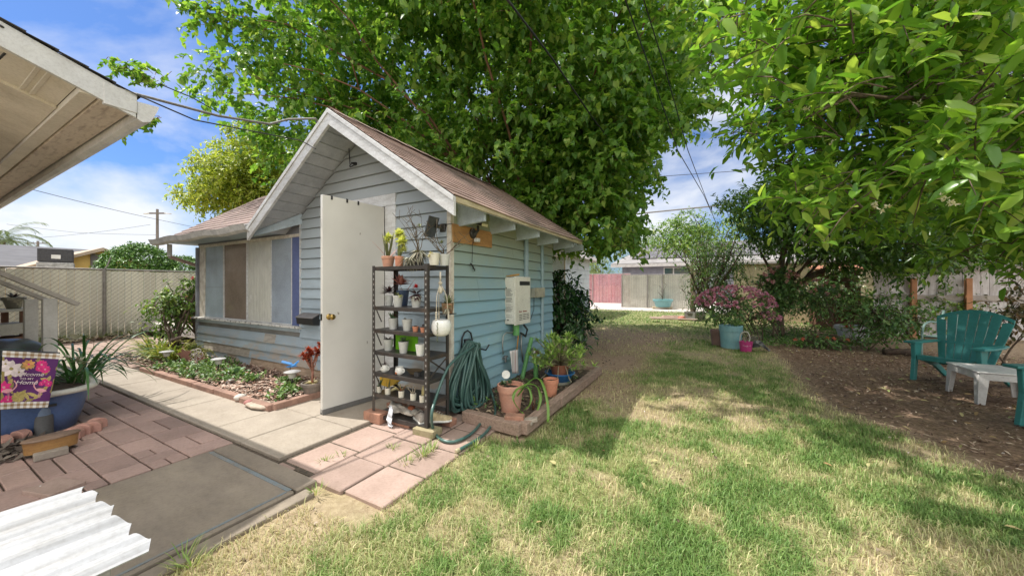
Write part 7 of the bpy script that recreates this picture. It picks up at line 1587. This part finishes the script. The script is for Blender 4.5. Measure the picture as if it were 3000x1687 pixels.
# dark citrus behind it, its trunk visible
dkm = leafmat('citrus_leaf', [(0,(.04,.095,.02)),(.6,(.09,.19,.035)),(1,(.22,.34,.07))], .35, .3)
def kc(C): cx, cy = camc(C); px = HX+FL*cx/cy; py = HY-FL*(C[:,2]-EYE)/cy; return py < np.interp(px, [2100,2200,2300,2500,2700,3000], [600,700,740,795,800,780])
tree('citrus_tree', 'dark dense citrus tree with a low forked trunk right of centre', 'tree', gd(2288,9.0), tuple(gd(2290,9.0,1.15)), .09, [(tuple(gd(2270,9.0,2.9)),(1.2,1.3,1.25),3),(tuple(gd(2370,8.6,2.9)),(1.7,1.4,1.25),3.4),(tuple(gd(2560,8.0,2.7)),(1.7,1.4,1.3),3.2),(tuple(gd(2780,8.0,3.0)),(2.0,1.3,1.3),2.6),(tuple(gd(2650,7.2,2.15)),(1.3,1.0,.55),1.2)], 5600, 8, .26, .14, .07, 'lance', dkm, barkm, nl=12, shell=.55, hang=.1, twigstep=16, lr=.04, clump=22, csize=.45, keep=kc)
tree('small_leafy_tree', 'small light green tree before the solar roof at centre right', 'tree', gd(2075,16.5), tuple(gd(2070,16.5,1.6)), .09, [(tuple(gd(2010,16.5,3.6)),(1.6,1.3,1.1),3),(tuple(gd(2100,16.5,3.9)),(1.3,1.2,.9),2),(tuple(gd(1960,16.2,3.2)),(1.1,.8,.7),1)], 900, 8, .32, .14, .075, 'oval', shm, barkm, nl=20, shell=.5, hang=.1, twigstep=8, clump=18, csize=.5)
tree('climbing_bush', 'tall dark climbing bush beside the timber post', 'bush', gd(2095,11.5), tuple(gd(2095,11.5,1.0)), .05, [(tuple(gd(2090,11.5,1.7)),(.85,.8,1.25),3),(tuple(gd(2130,11.3,2.3)),(.9,.8,.9),2),(tuple(gd(2060,11.6,2.4)),(.5,.5,.6),.6)], 900, 8, .30, .075, .038, 'oval', dkm, barkm, nl=14, shell=.6, hang=.2, twigstep=6, stems=2)
rose = leafmat('rose_leaf', [(0,(.06,.14,.045)),(.6,(.13,.26,.075)),(1,(.28,.40,.13))], .35, .4)
def shrub(name, lab, cat, px, d, z, R, n, L, W, m, flowers=None, stems=3, trunk=.012, grp=None, per=7, tl=.2):
    g_ = gd(px, d); t = tree(name, lab, cat, (g_.x, g_.y, 0), (g_.x, g_.y, z-R[2]*.9), trunk, [((g_.x, g_.y, z), R, 1)], n, per, tl, L, W, 'oval', m, barkm, nl=8, shell=.55, hang=.05, twigstep=2, stems=stems, lr=.010, group=grp)
    if flowers:
        col, k, rf, top = flowers; Pf = []
        for i in range(k):
            v = unit(1)[0]; v[2] = abs(v[2])*(1 if top else .6) + (0 if top else -.2*random.random()); Pf.append((g_.x+v[0]*R[0]*1.02, g_.y+v[1]*R[1]*1.02, z+v[2]*R[2]*1.02))
        Pf = np.array(Pf); Pr = np.repeat(Pf, 16, 0); A = unit(len(Pr)); V, F = leaves(Pr+A*.004, A, unit(len(Pr)), rf, rf*.8, 'oval', .5, .1); fast('blossom', V, F, col, t)
    return t
mag = leafmat('petal_magenta', [(0,(.60,.14,.38)),(.5,(.78,.34,.58)),(1,(.86,.58,.74))], .4); rosep = leafmat('petal_rose', [(0,(.60,.18,.24)),(.5,(.78,.42,.48)),(1,(.85,.62,.62))], .3); whp = leafmat('petal_white', [(0,(.70,.62,.56)),(1,(.85,.82,.76))], .3); salp = leafmat('petal_salmon', [(0,(.60,.12,.08)),(1,(.75,.32,.22))], .3)
shrub('magenta_bush', 'large bush covered in magenta blooms behind the turquoise tub', 'flowering bush', 2150, 8.3, .82, (.80,.68,.46), 300, .075, .045, rose, (mag, 230, .04, True), 4)
shrub('magenta_bush', 'small loose magenta flowers low at the right side of the large bush', 'flowering bush', 2250, 8.1, .55, (.25,.25,.25), 30, .06, .035, rose, (mag, 40, .04, False), 3)
shrub('standard_rose', 'upright pink rose bush with bare forked stems right of the turquoise tub', 'rose bush', 2282, 8.55, 1.25, (.42,.4,.50), 420, .085, .05, rose, (rosep, 34, .055, True), 3, .022)
shrub('rose_bush', 'rose bush with one deep pink bloom left of the brown cabinet', 'rose bush', 2375, 9.6, .95, (.60,.5,.50), 260, .085, .05, rose, (rosep, 18, .06, True), 3, grp='rose bushes')
shrub('rose_bush', 'rose bush with white blooms in front of the brown cabinet', 'rose bush', 2440, 10.2, 1.2, (.70,.5,.60), 300, .085, .05, rose, (whp, 40, .07, True), 3, grp='rose bushes')
shrub('rose_bush', 'open leggy rose bush left of the adirondack chair', 'rose bush', 2590, 6.9, .72, (.62,.5,.42), 300, .08, .045, rose, None, 4, grp='rose bushes')
shrub('rose_bush', 'low trailing rose with pink and orange blooms on the dirt', 'rose bush', 2420, 7.2, .16, (.50,.35,.14), 80, .07, .04, rose, (salp, 6, .04, False), 2, grp='rose bushes')
shrub('rose_bush', 'small rose behind the low trailing one beside the white basin', 'rose bush', 2585, 7.9, .45, (.45,.35,.3), 100, .07, .04, rose, None, 3, grp='rose bushes')
redl = leafmat('bronze_leaf', [(0,(.05,.06,.02)),(.5,(.12,.11,.04)),(1,(.28,.16,.08))], .3, .4)
shrub('bronze_rose', 'tall leggy rose with bronze leaves at the right edge behind the chairs', 'rose bush', 2975, 5.3, .95, (.42,.35,.45), 90, .08, .045, redl, None, 4, .014)
shrub('side_hedge', 'bright green leafy hedge in front of the grey board fence', 'hedge', 2730, 9.0, .75, (1.25,.6,.62), 1500, .09, .055, shm, (salp, 4, .05, True), 4)
shrub('side_hedge', 'lower green hedge left of the bright one near the cedar post', 'hedge', 2640, 9.6, .60, (.9,.6,.5), 800, .09, .055, rose, None, 4)
g0 = leafmat('clover', [(0,(.05,.14,.03)),(.6,(.12,.26,.05)),(1,(.22,.36,.08))], .25)
P = np.array([tuple(gd(random.uniform(2230, 2560), random.uniform(7.2, 11.5), .02+random.random()*.05)) for _ in range(1400)]); V, F = sprays(P, np.tile([0,0,1.], (len(P),1)), 6, .10, .05, .03, 'oval', hang=0, droop=0)
tag(fast('clover_patch', V, F, g0), 'low green clover spreading under the rose bushes', 'ground cover', kind='stuff')
# dark glossy bush behind the cottage corner
gl = leafmat('glossy_leaf', [(0,(.015,.05,.015)),(.6,(.035,.10,.03)),(1,(.09,.17,.06))], .12, .22)
q = gd(1632, 7.0); q = (q.x, q.y, 0)
tree('glossy_bush', 'dark glossy leaved bush at the far right corner of the cottage', 'bush', q, (q[0],q[1],.5), .04, [((q[0]-.1,q[1],1.15),(.55,.6,.50),2.4),((q[0]+.0,q[1],.65),(.68,.65,.6),3)], 520, 9, .22, .13, .06, 'oval', gl, barkm, nl=10, shell=.7, hang=.35, twigstep=8, stems=3)
# far background greenery
fm_ = leafmat('far_leaf', [(0,(.10,.16,.05)),(.6,(.22,.30,.10)),(1,(.38,.42,.18))], .3)
for i, (px, d, z, R) in enumerate(((1740,38,3.2,(2.4,2,2.4)),(1900,45,6.0,(6,3,3)),(1700,30,2.6,(1.4,1.2,1.6)))):
    g_ = gd(px, d); tree('far_tree', ['wispy tree behind the pink fence', 'broad pale green tree behind the solar roof', 'small pale tree just left behind the pink fence'][i], 'tree', (g_.x,g_.y,0), (g_.x,g_.y,z-R[2]*.8), .12, [((g_.x,g_.y,z), R, 1)], 420 if i != 1 else 900, 7, .6, .22, .10, 'dia', fm_, barkm, nl=10, shell=.5, twigstep=4)
# overhead cables at the right
cable('overhead_cable', 'thick dark cable sloping from the top centre down across the big tree', [atd(1482,-6,3.4), atd(1620,175,4.6), atd(1735,345,6.0), atd(1862,505,7.0)], .012, cab, .0, 8)
cable('overhead_cable', 'left of the two cables crossing the tree edge at upper right', [atd(1830,-5,3.2), atd(1900,190,4.4), atd(1985,440,6.5), atd(2062,572,9), atd(2110,680,13)], .008, cab, 0, 8)
cable('overhead_cable', 'right thinner cable beside its twin at upper right', [atd(1884,-5,3.6), atd(1945,190,4.8), atd(2015,440,7), atd(2068,580,10), atd(2112,690,14)], .008, cab, 0, 8)
cable('far_cable', 'thick bundled cable across the low sky at right', [atd(1860,627,26), atd(2090,604,24), atd(2300,580,22)], .05, cabg, 0, 4)
cable('far_cable', 'thin wire across the sky gap at right', [atd(1880,521,26), atd(2180,500,26), atd(2400,486,26)], .02, cab, 0, 4)
